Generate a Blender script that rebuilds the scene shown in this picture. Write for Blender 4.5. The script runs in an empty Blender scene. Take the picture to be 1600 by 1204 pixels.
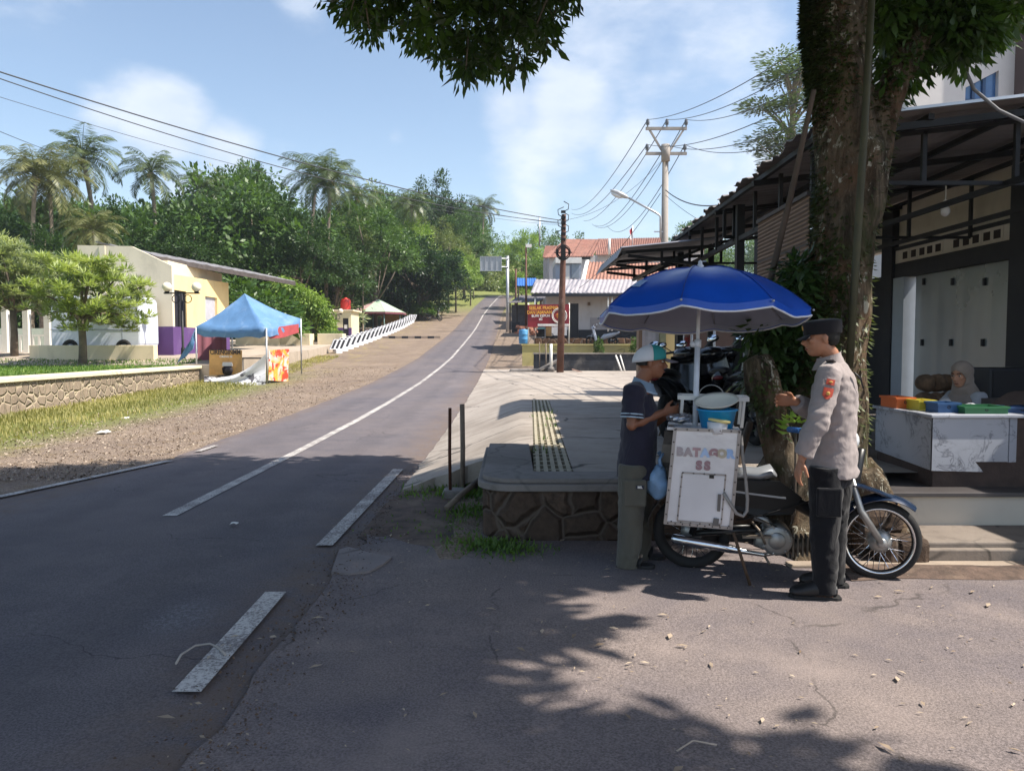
import bpy, bmesh, math, random
import numpy as np
from mathutils import Vector, Matrix, noise
random.seed(7); rng = np.random.default_rng(11)
SC = bpy.context.scene
COL = SC.collection
R = math.radians
# ------------------------------------------------------------------ camera
CAM_H, FPX, PITCH = 1.6, 1200.0, math.atan(62/1200.0)
cam = bpy.data.cameras.new('camera'); cam.sensor_fit = 'HORIZONTAL'; cam.sensor_width = 36.0
cam.lens = 36.0*FPX/1600.0; cam.clip_start = 0.05; cam.clip_end = 3000
camo = bpy.data.objects.new('camera', cam); COL.objects.link(camo)
camo.location = (0, 0, CAM_H); camo.rotation_euler = (math.pi/2-PITCH, 0, 0)
SC.camera = camo
# ------------------------------------------------------------------ light
SUN_EL, SUN_AZ = R(54), R(-12)          # azimuth measured from +X towards +Y
SUN = Vector((math.cos(SUN_EL)*math.cos(SUN_AZ), math.cos(SUN_EL)*math.sin(SUN_AZ), math.sin(SUN_EL)))
sl = bpy.data.lights.new('sun', 'SUN'); sl.energy = 4.6; sl.angle = R(0.53); sl.color = (1.0, 0.93, 0.83)
slo = bpy.data.objects.new('sun', sl); COL.objects.link(slo)
slo.rotation_euler = (-SUN).to_track_quat('-Z', 'Y').to_euler(); slo.location = SUN*50
SC.view_settings.view_transform = 'Standard'; SC.view_settings.look = 'None'
SC.view_settings.exposure = 0.93; SC.view_settings.gamma = 1; SC.view_settings.use_curve_mapping = False
try:
    SC.cycles.use_denoising = True; SC.cycles.max_bounces = 6; SC.cycles.diffuse_bounces = 3
    SC.cycles.transparent_max_bounces = 12; SC.cycles.caustics_reflective = False; SC.cycles.caustics_refractive = False
except Exception: pass

class NT:                                # small node-tree writer
    def __init__(s, tree): s.t = tree; s.n = tree.nodes; s.l = tree.links
    def node(s, typ, **kw):
        n = s.n.new(typ)
        for k, v in kw.items():
            if hasattr(n, k) and not k.startswith('in_'): setattr(n, k, v)
        return n
    def put(s, sock, v):
        if isinstance(v, bpy.types.NodeSocket): s.l.new(v, sock)
        elif v is not None:
            if hasattr(sock.default_value, '__len__'):
                v = tuple(v) if hasattr(v, '__len__') else (v,)*len(sock.default_value)
                if len(sock.default_value) == 4 and len(v) == 3: v = v+(1,)
            sock.default_value = v
    def m(s, op, a, b=None, c=None, clamp=False):
        n = s.n.new('ShaderNodeMath'); n.operation = op; n.use_clamp = clamp
        for i, v in enumerate((a, b, c)):
            if v is not None: s.put(n.inputs[i], v)
        return n.outputs[0]
    def vm(s, op, a, b=None, out=0):
        n = s.n.new('ShaderNodeVectorMath'); n.operation = op
        s.put(n.inputs[0], a)
        if b is not None: s.put(n.inputs[1], b)
        return n.outputs['Value'] if op in ('DOT_PRODUCT', 'LENGTH', 'DISTANCE') else n.outputs[0]
    def mix(s, f, a, b, mode='MIX'):
        n = s.n.new('ShaderNodeMix'); n.data_type = 'RGBA'; n.blend_type = mode
        s.put(n.inputs[0], f); s.put(n.inputs[6], a); s.put(n.inputs[7], b)
        return n.outputs[2]
    def noise(s, scale, vec=None, detail=4, rough=.55, dist=0):
        n = s.n.new('ShaderNodeTexNoise'); n.inputs['Scale'].default_value = scale
        n.inputs['Detail'].default_value = detail; n.inputs['Roughness'].default_value = rough
        n.inputs['Distortion'].default_value = dist
        if vec is not None: s.l.new(vec, n.inputs['Vector'])
        return n.outputs[0]
    def noisec(s, scale, vec):               # centred colour noise, for bending patterns
        n = s.n.new('ShaderNodeTexNoise'); n.inputs['Scale'].default_value = scale; n.inputs['Detail'].default_value = 4; s.l.new(vec, n.inputs['Vector'])
        return s.vm('SUBTRACT', n.outputs[1], (.5, .5, .5))
    def voro(s, scale, vec=None, feature='F1', rand=1.0):
        n = s.n.new('ShaderNodeTexVoronoi'); n.feature = feature; n.inputs['Scale'].default_value = scale
        n.inputs['Randomness'].default_value = rand
        if vec is not None: s.l.new(vec, n.inputs['Vector'])
        return n
    def ss(s, v, lo, hi, a=0.0, b=1.0):
        n = s.n.new('ShaderNodeMapRange'); n.interpolation_type = 'SMOOTHSTEP'
        s.put(n.inputs[0], v)
        for i, x in zip((1, 2, 3, 4), (lo, hi, a, b)): s.put(n.inputs[i], x)
        return n.outputs[0]
    def map(s, vec, scale=(1, 1, 1), rot=(0, 0, 0), loc=(0, 0, 0)):
        n = s.n.new('ShaderNodeMapping'); n.inputs[1].default_value = loc
        n.inputs[2].default_value = rot; n.inputs[3].default_value = scale
        s.l.new(vec, n.inputs[0]); return n.outputs[0]
    def coord(s, k='Object'): return s.n.new('ShaderNodeTexCoord').outputs[k]
    def sep(s, v):
        n = s.n.new('ShaderNodeSeparateXYZ'); s.l.new(v, n.inputs[0]); return n.outputs

def ray(px, py):                         # photo pixel -> direction with y = 1
    a, b = (px-800)/FPX, (602-py)/FPX
    cp, sp = math.cos(PITCH), math.sin(PITCH)
    d = Vector((a, cp+b*sp, -sp+b*cp)); return d/d.y
def at(px, py, Y):
    d = ray(px, py); return Vector((d.x*Y, Y, CAM_H+d.z*Y))
def ground_at(px, py, z=0.0):
    d = ray(px, py); return at(px, py, (z-CAM_H)/d.z)

# ------------------------------------------------------------------ sky
world = bpy.data.worlds.new('World'); SC.world = world; world.use_nodes = True
def make_sky():
    t = NT(world.node_tree); t.n.clear()
    sky = t.n.new('ShaderNodeTexSky'); sky.sky_type = 'NISHITA'; sky.sun_disc = False
    sky.sun_elevation = SUN_EL; sky.sun_rotation = math.pi/2-SUN_AZ
    sky.altitude = 300; sky.air_density = 1.0; sky.dust_density = 1.1; sky.ozone_density = 1.0
    d = t.vm('NORMALIZE', t.coord('Generated'))
    x, y, z = t.sep(d)
    warp = t.noise(2.2, t.map(d, (1, 1, 2.0)), 3, .5)
    n1 = t.noise(5.5, t.map(d, (1, 1, 2.0), loc=(3.1, 1.7, .4)), 7, .58)
    n2 = t.noise(1.7, t.map(d, (1, 1, 3.0), loc=(.2, 4.7, 2.4)), 6, .55)
    blobs = [(250, 195, 105, 1.0), (165, 180, 60, .75), (345, 235, 75, .8), (300, 290, 95, .7), (430, 300, 90, .5), (90, 300, 60, .4),
             (885, 170, 120, .95), (800, 165, 90, .8), (970, 60, 190, .6), (1120, 10, 170, .62), (860, 230, 130, .65),
             (980, 230, 95, .75), (1100, 260, 110, .7), (1180, 300, 120, .7), (830, 320, 60, .6), (960, 320, 130, .6), (620, 210, 26, .45), (470, -10, 70, .6),
             (-500, 150, 300, .8), (2100, 200, 400, .7), (1700, 60, 200, .7), (-100, -300, 300, .6)]
    acc = None
    for px, py, r, w in blobs:
        c = ray(px, py).normalized()
        dist = t.vm('DISTANCE', d, tuple(c))
        g = t.ss(dist, r/1200*1.25, 0.0, 0.0, w)
        acc = g if acc is None else t.m('MAXIMUM', acc, g)
    f = t.m('ADD', acc, t.m('MULTIPLY', t.m('SUBTRACT', n1, .5), 1.5))
    f = t.m('ADD', f, t.m('MULTIPLY', t.m('SUBTRACT', warp, .5), .5))
    cl = t.ss(f, .22, .85)
    veil = t.ss(n2, .45, .8, 0, .14)
    cl = t.m('MAXIMUM', cl, veil)
    cl = t.m('MULTIPLY', cl, t.ss(z, -.02, .04))
    shade = t.ss(n1, .3, .7)
    ccol = t.mix(shade, (4.3, 4.8, 5.7), (5.6, 5.9, 6.35))
    skyc = t.mix(1.0, sky.outputs[0], (1.22, 1.17, 1.1), 'MULTIPLY')
    col = t.mix(t.m('MULTIPLY', cl, .76), skyc, ccol)
    bg = t.n.new('ShaderNodeBackground'); t.l.new(col, bg.inputs[0]); bg.inputs[1].default_value = 0.1
    out = t.n.new('ShaderNodeOutputWorld'); t.l.new(bg.outputs[0], out.inputs[0])
make_sky()

# ------------------------------------------------------------------ object helpers
def tag(o, label=None, cat=None, group=None, kind=None):
    if label: o['label'] = label
    if cat: o['category'] = cat
    if group: o['group'] = group
    if kind: o['kind'] = kind
    return o
def thing(name, label, cat, loc=(0, 0, 0), rz=0, group=None):
    o = bpy.data.objects.new(name, None); COL.objects.link(o); o.empty_display_size = .2
    o.location = loc; o.rotation_euler = (0, 0, rz)
    return tag(o, label, cat, group)
def children(o): return [c for c in COL.objects if c.parent == o]
def copy_tree(o, parent=None):
    c = o.copy(); COL.objects.link(c)
    if parent: c.parent = parent
    for ch in list(o.children): copy_tree(ch, c)
    return c

class MB:
    def __init__(s): s.v = []; s.f = []; s.sm = []; s.xf = None
    def add(s, vs, fs, smooth=False):
        k = len(s.v)
        if s.xf is not None: vs = [s.xf @ Vector(v) for v in vs]
        s.v += [tuple(v) for v in vs]; s.f += [tuple(i+k for i in f) for f in fs]; s.sm += [smooth]*len(fs)
        return s
    def bx(s, x0, x1, y0, y1, z0, z1, M=None):
        vs = [Vector((x, y, z)) for x in (x0, x1) for y in (y0, y1) for z in (z0, z1)]
        if M is not None: vs = [M @ v for v in vs]
        return s.add(vs, [(0, 1, 3, 2), (4, 6, 7, 5), (0, 4, 5, 1), (2, 3, 7, 6), (0, 2, 6, 4), (1, 5, 7, 3)])
    def box(s, c, d, M=None):
        T = Matrix.Translation(Vector(c)) @ (M.to_4x4() if M is not None else Matrix())
        return s.bx(-d[0]/2, d[0]/2, -d[1]/2, d[1]/2, -d[2]/2, d[2]/2, T)
    def beam(s, a, b, w, h=None, up=(0, 0, 1)):
        a, b = Vector(a), Vector(b); h = h or w
        d = (b-a); L = d.length; d.normalize(); u = Vector(up)
        if abs(d.dot(u)) > .98: u = Vector((1, 0, 0))
        r = d.cross(u).normalized(); u = r.cross(d)
        M = Matrix((( d.x, r.x, u.x), (d.y, r.y, u.y), (d.z, r.z, u.z))).to_4x4(); M.translation = (a+b)/2
        return s.bx(-L/2, L/2, -w/2, w/2, -h/2, h/2, M)
    def tube(s, pts, rad, n=10, caps=True, sq=None, up=None, smooth=True):
        pts = [Vector(p) for p in pts]; m = len(pts)
        if not hasattr(rad, '__len__'): rad = [rad]*m
        vs = []; u = None
        for i, p in enumerate(pts):
            t = (pts[min(i+1, m-1)]-pts[max(i-1, 0)])
            if t.length < 1e-9: t = Vector((0, 0, 1))
            t.normalize()
            if u is None:
                u = Vector(up) if up is not None else (Vector((0, 0, 1)) if abs(t.z) < .9 else Vector((1, 0, 0)))
            u = (u-t*u.dot(t)); u = u.normalized() if u.length > 1e-6 else t.orthogonal().normalized()
            w = t.cross(u); r = rad[i]; ra, rb = (r if hasattr(r, '__len__') else (r, r))
            for k in range(n):
                a = 2*math.pi*k/n
                vs.append(p+u*(ra*math.cos(a))+w*(rb*math.sin(a)))
        fs = [(i*n+k, i*n+(k+1) % n, (i+1)*n+(k+1) % n, (i+1)*n+k) for i in range(m-1) for k in range(n)]
        s.add(vs, fs, smooth)
        if caps:
            k0 = len(s.v)-len(vs)
            s.f += [tuple(k0+k for k in reversed(range(n))), tuple(k0+(m-1)*n+k for k in range(n))]; s.sm += [False, False]
        return s
    def lathe(s, prof, n=20, M=None, caps=False, smooth=True):
        vs = [Vector((r*math.cos(2*math.pi*k/n), r*math.sin(2*math.pi*k/n), z)) for r, z in prof for k in range(n)]
        if M is not None: vs = [M @ v for v in vs]
        m = len(prof)
        fs = [(i*n+k, i*n+(k+1) % n, (i+1)*n+(k+1) % n, (i+1)*n+k) for i in range(m-1) for k in range(n)]
        s.add(vs, fs, smooth)
        if caps:
            k0 = len(s.v)-len(vs)
            s.f += [tuple(k0+k for k in reversed(range(n))), tuple(k0+(m-1)*n+k for k in range(n))]; s.sm += [False, False]
        return s
    def torus(s, c, Rr, r, M=None, nu=32, nv=10, sq=1.0):
        M = M if M is not None else Matrix.Identity(3)
        vs = []
        for i in range(nu):
            a = 2*math.pi*i/nu
            for j in range(nv):
                b = 2*math.pi*j/nv
                q = Rr+r*math.cos(b)
                vs.append(Vector(c)+M @ Vector((q*math.cos(a), q*math.sin(a), r*sq*math.sin(b))))
        fs = [(i*nv+j, ((i+1) % nu)*nv+j, ((i+1) % nu)*nv+(j+1) % nv, i*nv+(j+1) % nv) for i in range(nu) for j in range(nv)]
        return s.add(vs, fs, True)
    def sph(s, c, r, nu=16, nv=10, M=None):
        r = r if hasattr(r, '__len__') else (r, r, r)
        M = M if M is not None else Matrix.Identity(3)
        vs = [Vector(c)+M @ Vector((0, 0, -r[2]))]
        for j in range(1, nv):
            b = -math.pi/2+math.pi*j/nv
            for i in range(nu):
                a = 2*math.pi*i/nu
                vs.append(Vector(c)+M @ Vector((r[0]*math.cos(b)*math.cos(a), r[1]*math.cos(b)*math.sin(a), r[2]*math.sin(b))))
        vs.append(Vector(c)+M @ Vector((0, 0, r[2]))); L = len(vs)-1
        fs = [(0, 1+(i+1) % nu, 1+i) for i in range(nu)]
        for j in range(nv-2):
            fs += [(1+j*nu+i, 1+j*nu+(i+1) % nu, 1+(j+1)*nu+(i+1) % nu, 1+(j+1)*nu+i) for i in range(nu)]
        fs += [(L, 1+(nv-2)*nu+i, 1+(nv-2)*nu+(i+1) % nu) for i in range(nu)]
        return s.add(vs, fs, True)
    def prism(s, poly, lo, hi, M=None):          # polygon in xy, extruded lo..hi in z
        n = len(poly)
        vs = [Vector((x, y, lo)) for x, y in poly]+[Vector((x, y, hi)) for x, y in poly]
        if M is not None: vs = [M @ v for v in vs]
        fs = [tuple(reversed(range(n))), tuple(range(n, 2*n))]+[(i, (i+1) % n, n+(i+1) % n, n+i) for i in range(n)]
        return s.add(vs, fs)
    def grid(s, P, smooth=True):                 # P: rows of points
        m, n = len(P), len(P[0])
        vs = [p for row in P for p in row]
        return s.add(vs, [(i*n+j, i*n+j+1, (i+1)*n+j+1, (i+1)*n+j) for i in range(m-1) for j in range(n-1)], smooth)
    def sheet(s, P, th, smooth=False):           # grid with thickness along its normal (thin solid)
        m, n = len(P), len(P[0]); P = [[Vector(p) for p in row] for row in P]
        Q = []
        for i in range(m):
            row = []
            for j in range(n):
                a = P[min(i+1, m-1)][j]-P[max(i-1, 0)][j]; b = P[i][min(j+1, n-1)]-P[i][max(j-1, 0)]
                row.append(P[i][j]-a.cross(b).normalized()*th)
            Q.append(row)
        s.grid(P, smooth); s.grid([list(reversed(r)) for r in Q], smooth)
        for A, B in ((P[0], Q[0]), (list(reversed(P[-1])), list(reversed(Q[-1]))),
                     ([r[0] for r in reversed(P)], [r[0] for r in reversed(Q)]), ([r[-1] for r in P], [r[-1] for r in Q])):
            s.grid([B, A], False)
        return s
    def build(s, name, mat, parent=None, world=False, bevel=0, flat=False):
        me = bpy.data.meshes.new(name); me.from_pydata(s.v, [], s.f)
        me.polygons.foreach_set('use_smooth', [False]*len(s.f) if flat else s.sm)
        me.materials.append(mat); me.update()
        o = bpy.data.objects.new(name, me); COL.objects.link(o)
        if parent is not None:
            o.parent = parent
            if world:
                bpy_m = Matrix.LocRotScale(parent.location, parent.rotation_euler, parent.scale)
                p = parent.parent
                while p is not None:
                    bpy_m = Matrix.LocRotScale(p.location, p.rotation_euler, p.scale) @ bpy_m; p = p.parent
                me.transform(bpy_m.inverted())
        if bevel:
            b = o.modifiers.new('bevel', 'BEVEL'); b.width = bevel; b.segments = 2; b.limit_method = 'ANGLE'; b.angle_limit = R(40)
        return o
def quads_obj(name, V, mat, parent=None, smooth=False):      # V: (n,4,3) array of leaf quads
    n = len(V); me = bpy.data.meshes.new(name)
    me.vertices.add(n*4); me.vertices.foreach_set('co', np.ascontiguousarray(V, dtype=np.float32).ravel())
    me.loops.add(n*4); me.loops.foreach_set('vertex_index', np.arange(n*4, dtype=np.int32))
    me.polygons.add(n); me.polygons.foreach_set('loop_start', np.arange(0, n*4, 4, dtype=np.int32))
    me.polygons.foreach_set('loop_total', np.full(n, 4, dtype=np.int32))
    me.materials.append(mat); me.update(calc_edges=True)
    o = bpy.data.objects.new(name, me); COL.objects.link(o)
    if parent is not None: o.parent = parent
    return o
def leaf_quads(P, D, N, L, W, bend=.0):          # diamond leaves: base P, direction D, normal N
    P, D, N = (np.asarray(a, float) for a in (P, D, N))
    D = D/np.maximum(np.linalg.norm(D, axis=1, keepdims=True), 1e-9)
    S = np.cross(D, N); S = S/np.maximum(np.linalg.norm(S, axis=1, keepdims=True), 1e-9)
    L = np.reshape(L, (-1, 1)) if np.ndim(L) else L; W = np.reshape(W, (-1, 1)) if np.ndim(W) else W
    N2 = np.cross(S, D)
    mid = P+D*L*.5+N2*bend*L
    return np.stack([P, mid+S*W*.5, P+D*L, mid-S*W*.5], axis=1)
def unit(n, r=rng):
    v = r.normal(size=(n, 3)); return v/np.linalg.norm(v, axis=1, keepdims=True)
def text_geo(txt, size, bold=.0, space=1.0):     # centred lettering in the xy plane -> verts, faces
    c = bpy.data.curves.new('lettering', 'FONT'); c.body = txt; c.size = size; c.align_x = 'CENTER'; c.align_y = 'CENTER'
    c.offset = bold; c.space_character = space; c.resolution_u = 3; c.extrude = .001
    o = bpy.data.objects.new('lettering', c); COL.objects.link(o)
    dg = bpy.context.evaluated_depsgraph_get(); dg.update()
    me = bpy.data.meshes.new_from_object(o.evaluated_get(dg))
    vs = [tuple(v.co) for v in me.vertices]; fs = [tuple(p.vertices) for p in me.polygons]
    bpy.data.objects.remove(o); bpy.data.curves.remove(c); bpy.data.meshes.remove(me)
    return vs, fs
def frame(o, x, y):                              # matrix with origin o, x and y axes (text plane)
    x = Vector(x).normalized(); y = Vector(y); y = (y-x*y.dot(x)).normalized(); z = x.cross(y)
    M = Matrix(((x.x, y.x, z.x), (x.y, y.y, z.y), (x.z, y.z, z.z))).to_4x4(); M.translation = Vector(o); return M
def remeshed(name, mb, mat, parent=None, voxel=.008, smooth=4, world=False):
    o = mb.build(name, mat)
    r = o.modifiers.new('r', 'REMESH'); r.mode = 'VOXEL'; r.voxel_size = voxel
    if smooth:
        sm = o.modifiers.new('s', 'SMOOTH'); sm.iterations = smooth; sm.factor = .5
    dg = bpy.context.evaluated_depsgraph_get(); dg.update()
    me = bpy.data.meshes.new_from_object(o.evaluated_get(dg)); me.name = name
    me.polygons.foreach_set('use_smooth', [True]*len(me.polygons))
    old = o.data; o.modifiers.clear(); o.data = me; bpy.data.meshes.remove(old)
    if not me.materials: me.materials.append(mat)
    if parent is not None: o.parent = parent
    return o

# ------------------------------------------------------------------ materials
def srgb(h):
    h = h.lstrip('#'); c = [int(h[i:i+2], 16)/255 for i in (0, 2, 4)]
    return tuple(x/12.92 if x <= .04045 else ((x+.055)/1.055)**2.4 for x in c)
def sc(c, k): return tuple(min(1, x*k) for x in c[:3])
MATS = {}
def mat_base(name):
    m = bpy.data.materials.new(name); m.use_nodes = True
    t = NT(m.node_tree); b = t.n['Principled BSDF']
    return m, t, b
def M_(name, col, rough=.6, metal=0.0, var=.12, scale=5.0, bump=0.0, bscale=40.0, spec=.5, coat=0.0, stain=None, stain_amt=.5, stain_scale=2.0):
    if name in MATS: return MATS[name]
    m, t, b = mat_base(name); co = t.coord()
    n = t.noise(scale, co, 6, .6)
    c = t.mix(t.ss(n, .25, .75), sc(col, 1-var), sc(col, 1+var))
    if stain is not None:
        k = t.noise(stain_scale, t.map(co, (1, 1, .6)), 7, .65, .4)
        c = t.mix(t.ss(k, .5, .72, 0, stain_amt), c, stain)
    t.put(b.inputs['Base Color'], c); b.inputs['Roughness'].default_value = rough
    b.inputs['Metallic'].default_value = metal; b.inputs['Specular IOR Level'].default_value = spec
    if coat: b.inputs['Coat Weight'].default_value = coat; b.inputs['Coat Roughness'].default_value = .12
    if rough > .3: t.put(b.inputs['Roughness'], t.ss(n, .2, .8, rough-.08, min(1, rough+.08)))
    if bump:
        bp = t.n.new('ShaderNodeBump'); bp.inputs['Strength'].default_value = bump; bp.inputs['Distance'].default_value = .01
        t.put(bp.inputs['Height'], t.noise(bscale, co, 5, .6)); t.l.new(bp.outputs[0], b.inputs['Normal'])
    MATS[name] = m; return m
def bump_to(t, b, h, strength, dist=.02):
    bp = t.n.new('ShaderNodeBump'); bp.inputs['Strength'].default_value = strength; bp.inputs['Distance'].default_value = dist
    t.put(bp.inputs['Height'], h); t.l.new(bp.outputs[0], b.inputs['Normal'])
def leaf_mat(name, c1, c2, rough=.45, trans=.26, clump=.9):
    if name in MATS: return MATS[name]
    m, t, b = mat_base(name)
    g = t.n.new('ShaderNodeNewGeometry'); n = t.noise(clump, t.coord(), 3, .5)
    f = t.m('ADD', t.m('MULTIPLY', g.outputs['Random Per Island'], .45), t.m('MULTIPLY', t.ss(n, .3, .7), .55))
    c = t.mix(f, c1, c2)
    t.put(b.inputs['Base Color'], c); b.inputs['Roughness'].default_value = rough; b.inputs['Specular IOR Level'].default_value = .4
    tr = t.n.new('ShaderNodeBsdfTranslucent'); t.put(tr.inputs[0], t.mix(1.0, c, (1.5, 1.6, .7), 'MULTIPLY'))
    mx = t.n.new('ShaderNodeMixShader'); mx.inputs[0].default_value = trans
    t.l.new(b.outputs[0], mx.inputs[1]); t.l.new(tr.outputs[0], mx.inputs[2]); t.l.new(mx.outputs[0], t.n['Material Output'].inputs[0])
    MATS[name] = m; return m

def asphalt(name, base, warm, speck=1.0, crack=0.0, road=False):
    m, t, b = mat_base(name); co = t.coord()
    big = t.noise(.35, co, 5, .6); mid = t.noise(2.2, co, 5, .6); fine = t.noise(90, co, 3, .7)
    c = t.mix(t.ss(big, .35, .68), base, warm)
    c = t.mix(t.ss(mid, .3, .75, 0, .45), c, sc(warm, 1.3))
    c = t.mix(t.ss(fine, .3, .7), t.mix(1.0, c, (.62, .62, .62), 'MULTIPLY'), t.mix(1.0, c, (1.38, 1.38, 1.38), 'MULTIPLY'))
    v = t.voro(130, co); peb = t.ss(v.outputs['Distance'], .05, .35, 1, 0)
    c = t.mix(t.m('MULTIPLY', t.m('MULTIPLY', peb, t.ss(t.noise(30, co, 2), .52, .62)), .5*speck), c, (.22, .21, .2))
    if crack:
        w = t.noise(1.6, co, 4, .6); vv = t.vm('ADD', co, t.vm('MULTIPLY', t.noisec(2.6, co), (.5, .5, 0)))
        e = t.voro(.55, vv, 'DISTANCE_TO_EDGE'); k = t.m('MULTIPLY', t.ss(e.outputs[0], .001, .007, 1, 0), t.ss(w, .47, .6))
        c = t.mix(t.m('MULTIPLY', k, crack), c, (.02, .018, .016))
        pt = t.ss(t.noise(3.3, co, 6, .7), .62, .72, 0, .5); c = t.mix(pt, c, sc(base, .55))
        dust = t.ss(t.noise(1.1, t.map(co, loc=(7, 3, 0)), 6, .65), .5, .75, 0, .55); c = t.mix(dust, c, sc(warm, 1.55))
    if road:          # dusty edges, polished wheel tracks, patches, cracks and a powder spill
        x, y, z = t.sep(co); wob = t.m('MULTIPLY', t.m('SUBTRACT', mid, .5), .5); xe = t.m('ADD', x, wob)
        ed = t.m('MULTIPLY', t.m('MAXIMUM', t.ss(xe, -2.0, -1.25), t.ss(xe, -4.5, -5.1)), t.ss(t.noise(5, co, 6, .75), .3, .62))
        c = t.mix(t.m('MULTIPLY', ed, .7), c, srgb('#6d5c4f'))
        tr = t.m('MAXIMUM', t.m('MAXIMUM', t.ss(t.m('ABSOLUTE', t.m('ADD', xe, 2.35)), .32, .05), t.ss(t.m('ABSOLUTE', t.m('ADD', xe, 4.1)), .32, .05)), 0)
        c = t.mix(t.m('MULTIPLY', tr, .22), c, sc(base, .6))
        pt = t.ss(t.noise(.8, t.map(co, (1, .35, 1), loc=(5, 9, 0)), 5, .7), .56, .66, 0, .35); c = t.mix(pt, c, sc(warm, 1.35))
        oil = t.ss(t.noise(1.7, t.map(co, (1, .6, 1), loc=(2, 4, 0)), 5, .75), .66, .74, 0, .45); c = t.mix(oil, c, sc(base, .45))
        wv = t.vm('ADD', co, t.vm('MULTIPLY', t.noisec(2.6, co), (.6, .6, 0)))
        e = t.voro(.4, wv, 'DISTANCE_TO_EDGE'); k = t.m('MULTIPLY', t.ss(e.outputs[0], .0005, .0035, 1, 0), t.ss(t.noise(.6, co, 3), .5, .58)); c = t.mix(t.m('MULTIPLY', k, .6), c, (.018, .017, .017))
        d = t.vm('LENGTH', t.vm('MULTIPLY', t.vm('SUBTRACT', co, tuple(ground_at(285, 962))), (3.2, 2.2, 0)))
        c = t.mix(t.m('MULTIPLY', t.ss(d, .9, .1), t.ss(t.noise(34, co, 6, .85), .46, .7, 0, .7)), c, (.36, .38, .42))
    t.put(b.inputs['Base Color'], c); b.inputs['Roughness'].default_value = .85; b.inputs['Specular IOR Level'].default_value = .35
    h = t.m('ADD', t.m('MULTIPLY', fine, .5), t.m('MULTIPLY', v.outputs['Distance'], .6))
    bump_to(t, b, h, .5, .006)
    MATS[name] = m; return m
def concrete(name, base, dark, crack=.8, scale=1.0, joints=None):
    m, t, b = mat_base(name); co = t.coord()
    big = t.noise(.5*scale, co, 6, .65); fine = t.noise(40, co, 4, .7); mid = t.noise(4*scale, co, 6, .7)
    c = t.mix(t.ss(big, .38, .7), base, dark); c = t.mix(t.ss(mid, .5, .75, 0, .5), c, sc(dark, .75))
    c = t.mix(t.ss(fine, .3, .7, 0, .3), c, sc(base, .7))
    wv = t.vm('ADD', co, t.vm('MULTIPLY', t.noisec(2.6, co), (.35, .35, 0)))
    e = t.voro(.45*scale, wv, 'DISTANCE_TO_EDGE')
    k = t.m('MULTIPLY', t.ss(e.outputs[0], .002, .016, 1, 0), t.ss(t.noise(.9, co, 3), .42, .55))
    c = t.mix(t.m('MULTIPLY', k, crack), c, (.05, .045, .04))
    if joints:
        x, y, z = t.sep(co)
        j = t.m('ABSOLUTE', t.m('SUBTRACT', t.m('MODULO', t.m('ADD', y, t.m('MULTIPLY', mid, .06)), joints), joints/2))
        c = t.mix(t.ss(j, .004, .02, .85, 0), c, (.06, .055, .05))
    t.put(b.inputs['Base Color'], c); b.inputs['Roughness'].default_value = .85; b.inputs['Specular IOR Level'].default_value = .3
    bump_to(t, b, t.m('ADD', fine, t.m('MULTIPLY', mid, 2)), .35, .006)
    MATS[name] = m; return m
def rubble(name, s1, s2, mortar, scale=3.2, mw=.06, bump=.8):
    m, t, b = mat_base(name); co = t.coord()
    w = t.vm('ADD', co, t.vm('MULTIPLY', t.noisec(2.6, co), (.12, .12, .12)))
    e = t.voro(scale, w, 'DISTANCE_TO_EDGE', .85); v = t.voro(scale, w, 'F1', .85)
    n = t.noise(14, co, 6, .7); g = t.sep(v.outputs['Color'])[0]
    c = t.mix(g, s1, s2); c = t.mix(t.ss(n, .3, .75), sc(s1, .7), c)
    mn = t.m('ADD', e.outputs[0], t.m('MULTIPLY', t.m('SUBTRACT', n, .5), .06))
    f = t.ss(mn, mw*.4, mw, 1, 0); c = t.mix(f, c, mortar)
    moss = t.ss(t.noise(1.3, co, 6, .7), .5, .7, 0, .5); c = t.mix(moss, c, sc(s1, .5))
    t.put(b.inputs['Base Color'], c); b.inputs['Roughness'].default_value = .9; b.inputs['Specular IOR Level'].default_value = .25
    bump_to(t, b, t.m('ADD', t.ss(e.outputs[0], 0, mw*2.5), t.m('MULTIPLY', n, .35)), bump, .05)
    MATS[name] = m; return m
# ------------------------------------------------------------------ ground, road, yard
PZ = [(-80, 0), (12, 0), (16, .03), (20, .1), (27, .28), (34, .58), (41, .95), (52, 1.78), (60, 2.42), (68, 3.12), (79, 4.3), (90, 5.7), (100, 7.2), (108, 8.5), (115, 9.3), (125, 9.7), (160, 9.9), (300, 12), (600, 20)]
def lerp(tab, v):
    if v <= tab[0][0]: return tab[0][1]
    for (a, x), (b, y) in zip(tab, tab[1:]):
        if v <= b: return x+(y-x)*(v-a)/(b-a)
    return tab[-1][1]
zr = lambda Y: lerp(PZ, Y)
zplaza = lambda Y: lerp([(5, .84), (27, .86), (32, 1.22), (40, 1.36), (48, 1.78), (58, 2.2), (75, 3.2), (90, 4.6), (130, 8.5)], Y)
xs = lambda Y: 0 if Y < 78 else min(26, .0016*(Y-78)**2)        # the road bends right near the crest
def smooth(a, b, x):
    t = min(1, max(0, (x-a)/(b-a))); return t*t*(3-2*t)
def hill(X, Y):                                                   # wooded rise behind everything
    return 13*smooth(105, 210, Y)*smooth(15, -40, X-.05*Y)+7*smooth(70, 140, Y)*smooth(-12, -60, X)
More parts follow.
